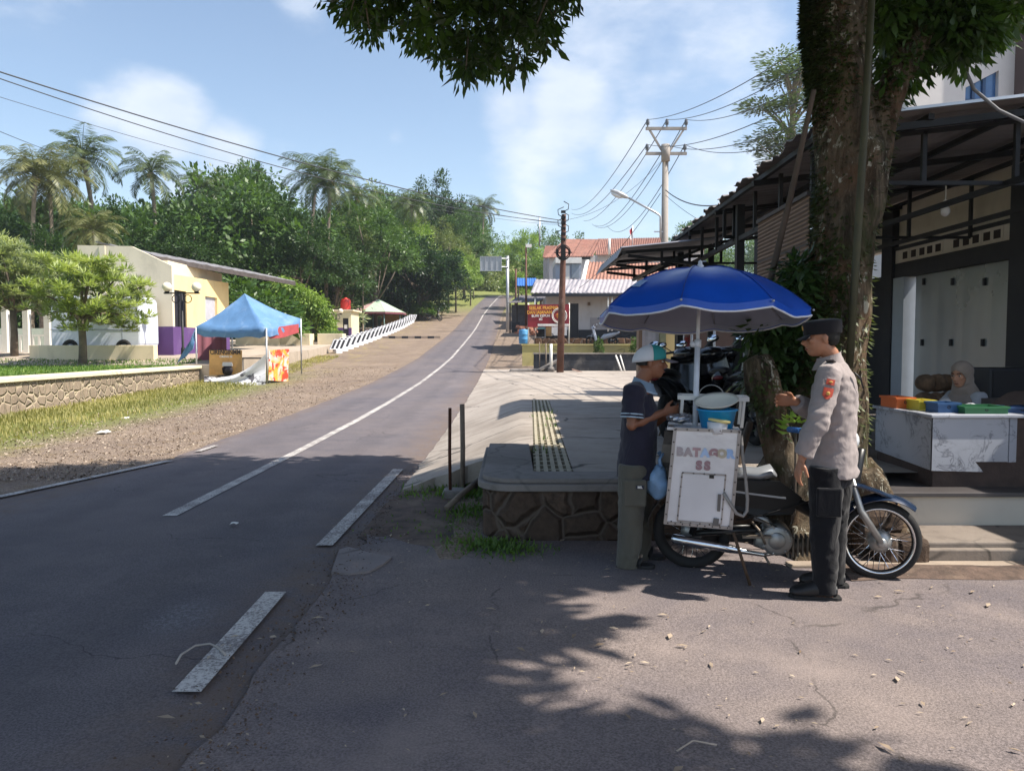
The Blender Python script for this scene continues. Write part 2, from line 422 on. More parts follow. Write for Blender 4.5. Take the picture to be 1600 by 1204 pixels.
def zt(X, Y):
    z = zr(Y)-.03
    if X < -9.6:
        low = min(z, zplaza(Y)-.25)
        k = smooth(-9.6, -11.4, X)*(1-smooth(80, 100, Y)); z = z*(1-k)+low*k
    if X > 0:
        z = min(z, .2) if Y < 34 else z
    if 5.9 < Y < 8.5 and -1.2 < X < 0: z += .06*smooth(-1.2, -.3, X)
    return z+hill(X, Y)
YS = [-60, -20, -6, -2, 0, 1, 2, 3, 4, 5, 6, 7, 8, 9, 10, 10.5, 11, 11.5, 12, 13, 14, 15, 16, 18, 20, 22, 24, 27, 30, 34, 38, 41, 45, 48, 52, 56, 60, 64, 68, 72, 75, 79, 82, 86, 90, 95, 100, 104, 108, 111, 115, 120, 125, 132, 140, 150, 160, 180, 200, 230, 260, 300, 380, 500]
XS = [-320, -220, -160, -120, -90, -70, -55, -45, -36, -30, -25, -21, -18, -16, -14, -13, -12, -11.4, -11, -10.5, -10, -9.6, -9, -8.4, -8, -7, -6.2, -5.5, -5, -4, -3, -2, -1.2, -.8, -.4, 0, .3, 1, 2, 3, 4, 6, 8, 10, 14, 18, 24, 32, 45, 60, 90, 130, 200, 320]
def gravel_mat():
    m, t, b = mat_base('gravel_dirt'); co = t.coord(); x, y, z = t.sep(co)
    v = t.voro(38, co); v2 = t.voro(75, co); n = t.noise(.6, co, 6, .65); f = t.noise(26, co, 5, .7); mid = t.noise(3.0, co, 6, .7)
    c = t.mix(t.ss(n, .35, .7), srgb('#8f8073'), srgb('#a89786'))
    c = t.mix(t.ss(f, .3, .7, 0, .75), c, srgb('#6c5b50'))
    c = t.mix(t.ss(mid, .5, .68, 0, .7), c, srgb('#7d6a50'))
    st = t.m('MULTIPLY', t.ss(v.outputs['Distance'], .1, .42, 1, 0), t.ss(t.sep(v.outputs['Color'])[0], .45, .6))
    c = t.mix(t.m('MULTIPLY', st, .5), c, t.mix(t.sep(v.outputs['Color'])[1], srgb('#6e625a'), srgb('#c2b5a6')))
    dry = t.m('MULTIPLY', t.ss(t.noise(1.6, co, 6, .75), .5, .66), t.ss(x, -6.2, -9.5))
    c = t.mix(t.m('MULTIPLY', dry, .75), c, srgb('#a89a5c'))
    gr = t.m('MULTIPLY', t.m('MULTIPLY', t.ss(x, -7.2, -8.8), t.ss(y, 36, 22)), .8); c = t.mix(gr, c, srgb('#6f7a36'))
    far = t.ss(y, 80, 100); c = t.mix(t.m('MULTIPLY', far, .9), c, srgb('#7c8447'))
    wood = t.m('MULTIPLY', t.ss(x, -12, -16), .95); c = t.mix(wood, c, srgb('#3f4a26'))
    t.put(b.inputs['Base Color'], c); b.inputs['Roughness'].default_value = .95; b.inputs['Specular IOR Level'].default_value = .2
    bump_to(t, b, t.m('ADD', t.m('MULTIPLY', v.outputs['Distance'], -1.0), t.m('ADD', f, mid)), .9, .03)
    return m
GRAVEL = gravel_mat()
mb = MB()
mb.grid([[(X+(xs(Y) if X > -40 else 0), Y, zt(X, Y)+(.03*noise.noise(Vector((X*.9, Y*.9, 0))) if (-9 < X < -5.2 and Y > 9) else 0)) for X in XS] for Y in YS])
tag(mb.build('ground', GRAVEL), kind='structure')

ROAD = asphalt('road_asphalt', srgb('#59555a'), srgb('#665f60'), .8, road=True)
mb = MB(); Ledge_l = lambda Y: lerp([(-20, -30), (0, -12), (3, -9), (5, -7.1), (8, -5.5), (10.5, -4.86), (12, -4.95), (15, -5.02), (600, -5.0)], Y)
rows = [Y for Y in YS if -20 <= Y <= 260]
jit = lambda Y, k: .05*noise.noise(Vector((Y*1.7, k, 0)))+.03*noise.noise(Vector((Y*6, k, 3)))
fineY = []
for a, b in zip(rows, rows[1:]):
    n = 8 if b < 40 else 1
    fineY += [a+(b-a)*i/n for i in range(n)]
P = []
for Y in fineY:
    l, r = Ledge_l(Y)+jit(Y, 1), -1.2+jit(Y, 5)*.8
    P.append([(l+(r-l)*k/6+xs(Y), Y, zr(Y)+.012*(1-abs(k/3-1))*.6+(.004 if 0 < k < 6 else -.012)) for k in range(7)])
mb.grid(P); tag(mb.build('road', ROAD), kind='structure')

def paint_mat():
    m, t, b = mat_base('worn_line_paint'); co = t.coord()
    n = t.noise(55, co, 5, .75); k = t.noise(3, co, 4, .6)
    w = t.ss(t.m('ADD', n, t.m('MULTIPLY', k, .5)), .62, .86)
    t.put(b.inputs['Base Color'], t.mix(w, srgb('#c9c5bf'), srgb('#77706f'))); b.inputs['Roughness'].default_value = .8
    bump_to(t, b, n, .3, .004); return m
PAINT = paint_mat()
def strip(name, pts, w):                        # a painted line following the road, 6 mm above it
    mb = MB(); P = []
    def zz(x, Y):
        l, r = Ledge_l(Y), -1.2; k = 6*(x-l)/(r-l)
        return zr(Y)+.012*(1-abs(k/3-1))*.6+.0105
    for (xa, ya), (xb, yb) in zip(pts, pts[1:]):
        n = max(1, int((yb-ya)/1.0)+1)
        for i in range(n+(1 if (xb, yb) == pts[-1] else 0)):
            Y = ya+(yb-ya)*i/n; X = xa+(xb-xa)*i/n+xs(Y); P.append([(X-w/2, Y, zz(X-w/2-xs(Y), Y)), (X+w/2, Y, zz(X+w/2-xs(Y), Y))])
    mb.grid(P, False); return tag(mb.build(name, PAINT), kind='structure')
strip('centre_line', [(-3.2, 7.1), (-3.24, 14), (-3.22, 40), (-3.15, 112)], .135)
strip('edge_line', [(-1.5, 3.46), (-1.53, 4.9)], .135)
strip('edge_line', [(-1.5, 6.06), (-1.47, 9.85)], .135)
strip('edge_line', [(-1.5, -.6), (-1.5, 1.0)], .135)
strip('edge_line', [(-6.9, 5.3), (-6.1, 6.6), (-5.42, 8.05), (-4.76, 10.6)], .12)
strip('edge_line', [(-4.74, 11.5), (-4.74, 12.2)], .1)

FORE = asphalt('forecourt_asphalt', srgb('#645d60'), srgb('#786d68'), .6, .55)
mb = MB(); P = []
for i in range(60):
    Y = -4+i*(6.5+4)/59
    l = -1.24+jit(Y, 9)*1.6
    P.append([(l+(9-l)*(k/24)**1.4, Y, .008+.02*noise.noise(Vector((k*.35, Y*.7, 2)))*(1 if k else 0)*(.3)) for k in range(25)])
mb.grid(P); tag(mb.build('forecourt', FORE), kind='structure')
# broken pale concrete patch and dirt by the road edge
mb = MB(); c0 = ground_at(560, 880)
pl = [ground_at(*p) for p in ((518, 897), (530, 862), (545, 858), (575, 866), (612, 874), (600, 884), (578, 896), (548, 900))]
mb.prism([(p.x, p.y) for p in pl], -.02, .022); tag(mb.build('concrete_patch', concrete('patch_concrete', srgb('#8b8280'), srgb('#7a7270'))), kind='structure')
DIRT = M_('dark_soil', srgb('#5a4a41'), .95, var=.5, scale=7, bump=.9, bscale=30, stain=srgb('#80705f'), stain_amt=.7)
mb = MB(); pl = [ground_at(*p) for p in ((560, 838), (600, 790), (628, 768), (690, 758), (760, 760), (765, 850), (740, 862), (640, 856), (590, 850))]
n0 = Vector((sum(p.x for p in pl)/9, sum(p.y for p in pl)/9, .03)); rings = []
for k in (1.0, .8, .6, .4, .2, .02):
    rings.append([(n0.x+(p.x-n0.x)*k, n0.y+(p.y-n0.y)*k, .004+.05*(1-k)+.02*noise.noise(Vector((p.x*3*k, p.y*3, k)))) for p in pl+pl[:1]])
mb.grid(rings); tag(mb.build('soil_patch', DIRT), kind='structure')

YARD = concrete('yard_concrete', srgb('#aaa096'), srgb('#8d8379'), .9, 1.0, 2.6)
gl = lambda Y: .19+.024*(Y-6.6); gr = lambda Y: gl(Y)+.345
zapron = lambda X, Y: zr(Y)+.014+(max(0, .49-zr(Y)))*min(1, max(0, (X+1.22)/1.35))
mb = MB(); P = []
for i in range(70):
    Y = 8.4+(33.5-8.4)*i/69
    l = -1.22+.05*noise.noise(Vector((Y*2, 8, 0))); r = gl(min(Y, 15.5))
    P.append([(l+(r-l)*k/8, Y+(.25*noise.noise(Vector((k*.8, 1, 1))) if i == 0 else 0), zapron(l+(r-l)*k/8, Y)) for k in range(9)])
mb.grid([[(p[0], p[1], p[2]-.2) for p in P[0]], P[0]], False); mb.grid(P); mb.grid([[P[i][-1] for i in range(20)], [(P[i][-1][0], P[i][-1][1], .1) for i in range(20)]], False)
mb.grid([[(r[0][0], r[0][1], r[0][2]-.15) for r in P], [r[0] for r in P]], False)
tag(mb.build('pavement', YARD), kind='structure')
mb = MB()
yy = [6.6+i*.5 for i in range(18)]+[15.5]
mb.grid([[(gr(Y), Y, .1) for Y in yy], [(gr(Y), Y, .505) for Y in yy]], False)
mb.grid([[(gr(Y)+(9-gr(Y))*k/6, Y, .505) for k in range(7)] for Y in yy])
mb.grid([[(gl(15.5)+(9-gl(15.5))*k/6, Y, .505+max(0, Y-33)*.02) for k in range(7)] for Y in (15.5, 20, 26, 33.5)])
mb.grid([[(gl(Y)-.02, Y, .12) for Y in yy], [(gr(Y)+.02, Y, .12) for Y in yy]], False)
tag(mb.build('yard', YARD), kind='structure')
# drain grate
GR = M_('grate_concrete', srgb('#a49c88'), .9, var=.25, scale=9, bump=.4, stain=srgb('#6f6248'), stain_amt=.5, stain_scale=4)
g = thing('drain_grate', 'long weedy concrete drain grate set into the yard beside the stone ledge', 'drain grate', (.3, 6.7, .5))
mb = MB()
for k in range(5):
    a0, a1 = .02+k*.068, .02+k*.068+.036
    mb.grid([[(gl(Y)+a0, Y, .512), (gl(Y)+a1, Y, .512)] for Y in yy], False)
    mb.grid([[(gl(Y)+a1, Y, .512), (gl(Y)+a1, Y, .42)] for Y in yy], False); mb.grid([[(gl(Y)+a0, Y, .42), (gl(Y)+a0, Y, .512)] for Y in yy], False)
mb.build('bar', GR, g, True)
mb = MB(); Y = 6.75
while Y < 15.4:
    MB().bx(gl(Y)+.0, gr(Y)+.0, Y, Y+.05, .44, .506).build('crosspiece', GR, g, True); Y += .24
# retaining wall with cap
RUB = rubble('dark_rubble', srgb('#54463c'), srgb('#6f5c4e'), srgb('#5f544b'), 3.9, .06, 1.0)
CAPM = concrete('cap_concrete', srgb('#8c8682'), srgb('#6e6863'), .5, 1.6)
def lshape(x0, x1, y0, y1, ya, r):
    pts = [(x1, ya), (x1, y1)] if False else []
    arc = [(x0+r-r*math.cos(a), y0+r-r*math.sin(a)) for a in [math.pi/2*i/8 for i in range(9)]]
    return arc+[(2.0, y0), (2.0, ya), (x1, ya), (x1, y1), (x0, y1)]
w = thing('retaining_wall', 'low rubble stone wall with smooth concrete ledge beside the vendor', 'stone wall', (0, 6.3, 0))
mb = MB(); mb.prism(lshape(-.25, .17, 6.22, 8.5, 6.6, .28), -.05, .415); mb.build('wall', RUB, w, True)
mb = MB(); mb.prism(lshape(-.29, .19, 6.18, 8.52, 6.62, .3), .415, .475); mb.build('ledge', CAPM, w, True, .012)
mb = MB(); mb.prism(lshape(-.25, .19, 6.23, 8.52, 6.62, .28), .4755, .515); mb.build('cap', CAPM, w, True, .01)
# poles by the road
RUST = M_('rusty_iron', srgb('#5b3a2c'), .8, .3, .35, 9, .4, 60, stain=srgb('#8a7a70'), stain_amt=.5, stain_scale=3)
t1 = thing('iron_post', 'rusty brown thin iron post by the road edge, left of the pair', 'post', (-.64, 7.9, .06))
MB().tube([(-.64, 7.9, .05), (-.645, 7.9, .5), (-.64, 7.9, .96)], .017, 8).build('pole', RUST, t1, True)
t2 = thing('wooden_stake', 'grey weathered wooden stake by the road edge, right of the pair', 'post', (-.53, 8.15, .1))
MB().tube([(-.53, 8.15, .05), (-.525, 8.15, .5), (-.53, 8.15, .98)], .026, 8).build('stake', M_('weathered_wood', srgb('#7d7064'), .9, var=.3, scale=6, bump=.6), t2, True)
mb = MB(); mb.box((-.6, 7.95, .05), (.24, .24, .12)); o = mb.build('post_footing', CAPM, bevel=.03); tag(o, 'rough concrete footing block under the two roadside posts', 'footing')
mb = MB(); a, b2 = at(697, 797, 7.25), at(748, 752, 7.6); a.z = .05; b2.z = .26
mb.tube([a, (a+b2)/2+Vector((0, 0, .01)), b2], .03, 8); tag(mb.build('fallen_pole', MATS['weathered_wood']), 'short grey wooden pole lying against the foot of the stone ledge', 'wood pole')

# ------------------------------------------------------------------ left side: stone wall, lawn, plaza
RUBL = rubble('pale_rubble', srgb('#a08f7c'), srgb('#6f655d'), srgb('#b7a88f'), 4.0, .06, .9)
CREAM = M_('cream_paint', srgb('#ddd0b2'), .8, var=.05, scale=1.2, bump=.15, bscale=60, stain=srgb('#a89a80'), stain_amt=.35, stain_scale=1.4)
w = thing('stone_wall', 'long sunlit rubble stone wall with cream cap along the grassy verge', 'stone wall', (-11.3, 20, 0))
mb = MB(); mb.bx(-11.75, -11.25, 4, 27.6, -.2, .78); mb.build('wall', RUBL, w, True)
mb = MB(); mb.bx(-11.82, -11.17, 4, 27.68, .782, .89); mb.build('cap', CREAM, w, True, .02)
LAWN = M_('lawn_soil', srgb('#6f7f35'), .95, var=.4, scale=3, bump=.8, bscale=30, stain=srgb('#9a8f5a'), stain_amt=.6)
mb = MB(); ys = [4+i*1.6 for i in range(17)]
mb.grid([[(-60+k*(60-11.76)/14, Y, zplaza(Y)-.03+.02*noise.noise(Vector((k, Y, 0)))) for k in range(15)] for Y in ys]); tag(mb.build('lawn', LAWN), kind='structure')
PLZ = concrete('plaza_concrete', srgb('#b3a595'), srgb('#9a8d7f'), .4, .4, 4.0)
mb = MB(); ys = [27.7+i*1.6 for i in range(32)]
mb.grid([[(-60+k*(60-10.6)/14, Y, zplaza(Y)+.004) for k in range(15)] for Y in ys])
mb.grid([[(-10.6, Y, zplaza(Y)+.004) for Y in ys], [(-10.6, Y, zplaza(Y)-.9) for Y in ys]], False)
mb.grid([[(-60, 27.7, 0), (-10.6, 27.7, 0)], [(-60, 27.7, zplaza(27.7)), (-10.6, 27.7, zplaza(27.7))]], False)
tag(mb.build('plaza', PLZ), kind='structure')

# grass: verge strip, lawn, weeds at the wall foot
GRASS = leaf_mat('grass_blade', srgb('#727440'), srgb('#b4aa70'), .6, .3, .5)
GREEN = leaf_mat('green_blade', srgb('#41602a'), srgb('#6f8a3a'), .55, .3, 1.5)
def blades(X, Y, Z, hmin, hmax, w, lean=.45):
    n = len(X); a = rng.uniform(0, 2*np.pi, n)
    D = np.stack([np.cos(a)*lean*rng.uniform(.2, 1.2, n), np.sin(a)*lean*rng.uniform(.2, 1.2, n), np.ones(n)], 1)
    N = np.stack([-np.sin(a), np.cos(a), np.zeros(n)], 1)
    return leaf_quads(np.stack([X, Y, Z], 1), D, np.cross(D, N), rng.uniform(hmin, hmax, n), w*rng.uniform(.6, 1.3, n))
def verge_grass():
    n = 46000
    Y = 9+33*rng.random(n)**1.25; X = -11.2+rng.random(n)**1.15*(3.1-.04*(Y-9))
    dens = np.array([noise.noise(Vector((x*.8, y*.5, 4)))*.5+.5 for x, y in zip(X, Y)])
    edge = np.clip((-8.3-X)/1.6, 0, 1); keep = rng.random(n) < np.clip(dens*1.3, .05, 1)*(edge*.9+.1)*np.where(Y > 30, .6, 1)
    X, Y = X[keep], Y[keep]; Z = np.array([zr(y) for y in Y])-.03
    return blades(X, Y, Z, .05, .17, .024)
o = quads_obj('verge_grass', verge_grass(), GRASS); tag(o, 'dry yellowish grass along the foot of the rubble wall', 'grass', kind='stuff')
def lawn_grass():
    n = 26000; Y = 12+18*rng.random(n); X = -11.8-14*rng.random(n)**1.3
    Z = np.array([zplaza(y) for y in Y])-.03
    return blades(X, Y, Z, .04, .13, .03)
o = quads_obj('lawn_grass', lawn_grass(), GREEN); tag(o, 'short green lawn grass above the rubble wall', 'grass', kind='stuff')
def weeds():
    L = []
    for px, py, r, n, h in ((705, 762, .35, 420, .3), (740, 800, .3, 420, .22), (760, 850, .28, 520, .2), (800, 858, .25, 300, .16), (725, 775, .25, 300, .35), (660, 775, .25, 220, .14), (690, 820, .4, 260, .12), (740, 735, .18, 200, .4)):
        g = ground_at(px, py, .02); X = g.x+rng.normal(0, r*.6, n); Y = g.y+rng.normal(0, r*.5, n)
        k = (X < -.27) | (Y < 6.2)
        X, Y = X[k], Y[k]; L.append(blades(X, Y, np.full(len(X), .01), h*.12, h*.42, .016, 1.1))
    for k in range(11):
        Y = rng.uniform(6.8, 15.3); X = gl(Y)+rng.uniform(.03, .32)
        n = 10; L.append(blades(X+rng.normal(0, .025, n), Y+rng.normal(0, .06, n), np.full(n, .4), .1, .2, .03, .8))
    return np.concatenate(L)
o = quads_obj('weeds', weeds(), GREEN); tag(o, 'green weeds at the wall foot and in the drain grate', 'weeds', kind='stuff')
def seam():
    n = 2600; Y = 1.8+8*rng.random(n); X = -1.2+rng.normal(0, .11, n)+.05*np.sin(Y*3)
    s = rng.uniform(.004, .014, n); D = unit(n); D[:, 2] *= .3; N = unit(n); N[:, 2] = np.abs(N[:, 2])+.6
    return leaf_quads(np.stack([X, Y, np.full(n, .018)], 1), D, N, s*1.5, s, .25)
o = quads_obj('crumbled_edge', seam(), leaf_mat('crumb', srgb('#3f322a'), srgb('#7a6352'), .95, 0.0, 2)); tag(o, 'crumbled asphalt and dirt along the seam between road and forecourt', 'rubble', kind='stuff')
# fallen leaves and twigs
def litter():
    n = 2600; X = rng.uniform(-1.6, 4.6, n); Y = 2.3+4.0*rng.random(n)
    ex = 520; X2 = rng.normal(-.75, .4, ex); Y2 = rng.uniform(5.6, 8, ex)
    X = np.concatenate([X, X2]); Y = np.concatenate([Y, Y2]); n = len(X)
    big = rng.random(n) < .13
    k = rng.random(n) < np.array([.12+.6*max(0, noise.noise(Vector((x*.8, y*.8, 9)))) for x, y in zip(X, Y)])+big*.1
    X, Y, big = X[k], Y[k], big[k]; n = len(X)
    a = rng.uniform(0, 2*np.pi, n); D = np.stack([np.cos(a), np.sin(a), rng.uniform(-.03, .07, n)], 1)
    N = np.stack([rng.normal(0, .22, n), rng.normal(0, .22, n), np.ones(n)], 1)
    L = np.where(big, rng.uniform(.045, .085, n), rng.uniform(.015, .04, n))
    return leaf_quads(np.stack([X, Y, np.full(n, .02)], 1), D, N, L, L*rng.uniform(.24, .4, n), .06)
DRY = leaf_mat('dry_leaf', srgb('#75604c'), srgb('#c4b4a0'), .8, .1, 3)
o = quads_obj('leaf_litter', litter(), DRY); tag(o, 'scattered dry brown leaves on the forecourt', 'leaf litter', kind='stuff')
def vgravel():
    n = 9000; Y = 9.2+26*rng.random(n)**1.6; X = -5.05-4.5*rng.random(n)
    Z = np.array([zr(y) for y in Y])-.015; s = rng.uniform(.012, .038, n)
    D = unit(n); D[:, 2] *= .3; N = unit(n); N[:, 2] = np.abs(N[:, 2])+.6
    return leaf_quads(np.stack([X, Y, Z], 1), D, N, s*1.5, s, .25)
o = quads_obj('loose_gravel', vgravel(), leaf_mat('gravel_chip', srgb('#6b5e54'), srgb('#b5a695'), .9, 0.0, 2)); tag(o, 'loose gravel chips and dry scraps on the left verge', 'gravel', kind='stuff')
WPL = M_('white_scrap', srgb('#e6e4e0'), .6, var=.05)
def scrap(px, py, z, s, label):
    p = ground_at(px, py, z); mb = MB(); g = []
    for i in range(4):
        g.append([(p.x+(i-1.5)*s*.4, p.y+(j-1.5)*s*.4, p.z+.01+abs(noise.noise(Vector((i*1.3+px, j*1.1, 0))))*s*.5) for j in range(4)])
    mb.sheet(g, .003, True); tag(mb.build('paper_scrap', WPL), label, 'litter')
scrap(162, 676, 0, .16, 'crumpled white plastic scrap on the gravel below the rubble wall')
scrap(195, 654, 0, .12, 'small white paper scrap in the dry grass by the rubble wall')
scrap(366, 819, .02, .05, 'tiny white scrap lying in the shaded left lane')
mb = MB(); mb.tube([ground_at(px, py, .016) for px, py in ((275, 1036), (283, 1022), (305, 1008), (328, 1005), (340, 1010), (352, 1022))], .006, 6)
tag(mb.build('string', M_('pale_string', srgb('#a79f97'), .8)), 'curved pale string lying across the white edge dash', 'string')
mb = MB(); a = ground_at(1058, 1172, .03); b_ = ground_at(1083, 1156, .04); c_ = ground_at(1120, 1163, .03)
mb.tube([a, b_, c_], .004, 6); tag(mb.build('twig', M_('pale_twig', srgb('#b0a091'), .8)), 'bent pale twig lying on the shaded forecourt', 'twig')
# ------------------------------------------------------------------ trees
BARK = M_('grey_bark', srgb('#6d6256'), .9, var=.35, scale=4, bump=.8, bscale=18)
PALEBARK = M_('pale_bark', srgb('#8f8272'), .9, var=.3, scale=4, bump=.8, bscale=18)
LF = {
 'dark': leaf_mat('leaf_dark', srgb('#1f3618'), srgb('#47612f')),
 'mid': leaf_mat('leaf_mid', srgb('#314c22'), srgb('#5e7a3a')),
 'lime': leaf_mat('leaf_lime', srgb('#5d7c30'), srgb('#98ad58')),
 'grey': leaf_mat('leaf_greyish', srgb('#66744e'), srgb('#a9b08a')),
 'olive': leaf_mat('leaf_olive', srgb('#4d5e30'), srgb('#868f52')),
 'deep': leaf_mat('leaf_deep', srgb('#182b15'), srgb('#34502a')),
 'frangi': leaf_mat('leaf_narrow', srgb('#6c8044'), srgb('#bcc486')),
}
def crown_pts(r, nclump, flat=.8, lump=.45, core=.45, low=-.6):
    c = unit(nclump); c = c[c[:, 2] > low]
    rad = (core+(1-core)*rng.random(len(c))**.45)
    f = np.array([1+lump*noise.noise(Vector(tuple(v*1.7))+Vector((r, nclump*.01, 0))) for v in c])
    c = c*(rad*f)[:, None]*r; c[:, 2] *= flat
    return c
def crown_quads(centers, per, cr, L, W, droop=.2, out=.6):
    n = len(centers); m = n*per
    C = np.repeat(centers, per, axis=0); cr_ = np.repeat(cr*rng.uniform(.6, 1.3, n), per)
    d = unit(m); P = C+d*(cr_*rng.random(m)**.5)[:, None]
    Dn = C/np.maximum(np.linalg.norm(C, axis=1, keepdims=True), 1e-6)
    D = d*1.0+Dn*out+np.array([0, 0, -droop])+.5*unit(m)
    N = unit(m)*.8+np.array([0, 0, .9])+Dn*.5
    s = rng.uniform(.45, 1.4, m)*np.repeat(rng.uniform(.75, 1.2, n), per)
    return leaf_quads(P, D, N, L*s, W*s, -.08)
def limb_mesh(mb, base, h, r0, tips, wob=.1, n=8):
    mid = [Vector(base)+Vector((wob*noise.noise(Vector((i, r0*9, 0))), wob*noise.noise(Vector((i, r0*9, 5))), h*i/4)) for i in range(5)]
    mb.tube(mid, [r0*1.25, r0, r0*.9, r0*.8, r0*.7], n)
    for tp in tips:
        tp = Vector(tp); a = mid[random.choice((2, 3, 4))]
        mb.tube([a, a.lerp(tp, .5)+Vector((0, 0, -.06*(tp-a).length)), tp], [r0*.5, r0*.32, r0*.1], 6)
def broad_proto(name, leaf, r, trunk_h, r0, nclump, per, cr, L, W, flat=.8, lump=.5, low=-.55, bark=None, core=.45, droop=.2):
    root = thing(name, None, None)
    cz = trunk_h+r*flat*.45
    c = crown_pts(r, nclump, flat, lump, core, low)
    q = crown_quads(c, per, cr, L, W, droop); q[:, :, 2] += cz
    mb = MB(); tips = [Vector(tuple(c[i]))*.85+Vector((0, 0, cz)) for i in rng.choice(len(c), min(9, len(c)), replace=False)]
    limb_mesh(mb, (0, 0, -.4), trunk_h+.4, r0, tips); mb.build('trunk', bark or BARK, root)
    quads_obj('crown', q, LF[leaf], root)
    root['h'] = float(np.percentile(q[:, :, 2], 99.7)); return root
def palm_proto(h, lean, nf, fl, seed, leaf):
    rs = random.Random(seed); root = thing('coconut_palm', None, None)
    top = Vector((lean, lean*.3, h)); mb = MB()
    pts = [Vector((lean*(t**1.8), lean*.3*t**2, h*t-.3)) for t in [i/8 for i in range(9)]]
    mb.tube(pts, [.24, .19, .17, .16, .15, .15, .14, .14, .16], 9); mb.build('trunk', PALEBARK, root)
    P, D, N, L, W = [], [], [], [], []; mr = MB()
    for k in range(nf):
        az = k*2.399+rs.uniform(-.2, .2); el0 = lerp([(0, 1.45), (.3, 1.0), (.55, .5), (.8, 0), (1, -.6)], k/nf)+rs.uniform(-.12, .12)
        f = fl*rs.uniform(.85, 1.1); p = Vector(pts[-1]); el = el0; sp = [p.copy()]
        for i in range(10):
            d = Vector((math.cos(az)*math.cos(el), math.sin(az)*math.cos(el), math.sin(el)))
            q = p+d*f/10; side = Vector((-math.sin(az), math.cos(az), 0))
            for j in range(4):
                b = p.lerp(q, j/4); tt = (i+j/4)/10
                if tt < .12: continue
                ll = f*.26*(math.sin(math.pi*min(1, tt*.9+.12))**.6)*rs.uniform(.85, 1.1)
                for s in (-1, 1):
                    P.append(b); D.append(side*s*.85+d*.5+Vector((0, 0, -.2-.45*rs.random()))); N.append(d.cross(side*s)*s+Vector((0, 0, .3))); L.append(ll); W.append(.062)
            p = q; el -= .13+.05*i*.35; sp.append(p.copy())
        mr.tube(sp, [.035-.003*i for i in range(11)], 4, caps=False)
    q = leaf_quads(np.array([tuple(v) for v in P]), np.array([tuple(v) for v in D]), np.array([tuple(v) for v in N]), np.array(L), np.array(W), -.05)
    o = quads_obj('crown', q, leaf, root); mr.build('frond_stems', leaf, root)
    mc = MB()
    for k in range(6): mc.sph(pts[-1]+Vector((.22*math.cos(k), .22*math.sin(k), -.28)), .14, 8, 6)
    mc.build('coconuts', M_('coconut_husk', srgb('#8a7a3c'), .7, var=.3), root)
    root['h'] = float(np.percentile(q[:, :, 2], 99)); return root
PALM1 = leaf_mat('palm_leaf', srgb('#2f3f28'), srgb('#6c7950'), .4, .25, .6)
PALM2 = leaf_mat('palm_leaf_dry', srgb('#434e2f'), srgb('#7d7d50'), .45, .25, .6)
used = set()
def place(proto, x, y, h, label, cat='tree', group=None, rz=None, zb=None, sx=1.0):
    if proto.name in used: o = copy_tree(proto)
    else: o = proto; used.add(proto.name)
    s = h/proto['h']; o.scale = (s*sx, s*sx, s); o.location = (x, y, zt(x, y) if zb is None else zb)
    o.rotation_euler = (0, 0, rng.uniform(0, 6.28) if rz is None else rz)
    tag(o, label, cat, group); return o
def place_px(proto, px, ptop, Y, label, cat='tree', group=None, base=None, **k):
    p = at(px, ptop, Y); zb = zt(p.x, Y) if base is None else base
    return place(proto, p.x, Y, max(1.0, p.z-zb), label, cat, group, zb=zb, **k)
B = {}
B['dark1'] = broad_proto('broadleaf_tree', 'dark', 4.2, 6.5, .22, 160, 125, .75, .28, .14, .95, .7)
B['mid1'] = broad_proto('broadleaf_tree', 'mid', 4.0, 6.5, .2, 150, 125, .7, .27, .14, 1.05, .7)
B['olive1'] = broad_proto('broadleaf_tree', 'olive', 3.8, 6.0, .18, 120, 110, .7, .25, .12, 1.1, .8)
B['lime1'] = broad_proto('broadleaf_tree', 'lime', 3.2, 4.5, .16, 110, 120, .6, .25, .13, .95, .7)
B['deep1'] = broad_proto('broadleaf_tree', 'deep', 4.0, 3.6, .25, 180, 130, .7, .26, .13, .95, .6, -.95)
B['bush'] = broad_proto('bush', 'mid', 1.6, .5, .06, 70, 60, .35, .24, .11, .8, .6, -.3)
B['bushgrey'] = broad_proto('bush', 'grey', 1.6, .5, .06, 70, 60, .35, .22, .1, .8, .6, -.3)
pal1 = palm_proto(13, 1.2, 27, 3.6, 3, PALM1); pal2 = palm_proto(13, -.8, 24, 3.4, 9, PALM1); pal3 = palm_proto(12, .5, 30, 3.9, 5, PALM2)
GP = 'coconut palms rising above the wooded slope'; GT = 'broadleaf trees on the wooded slope'
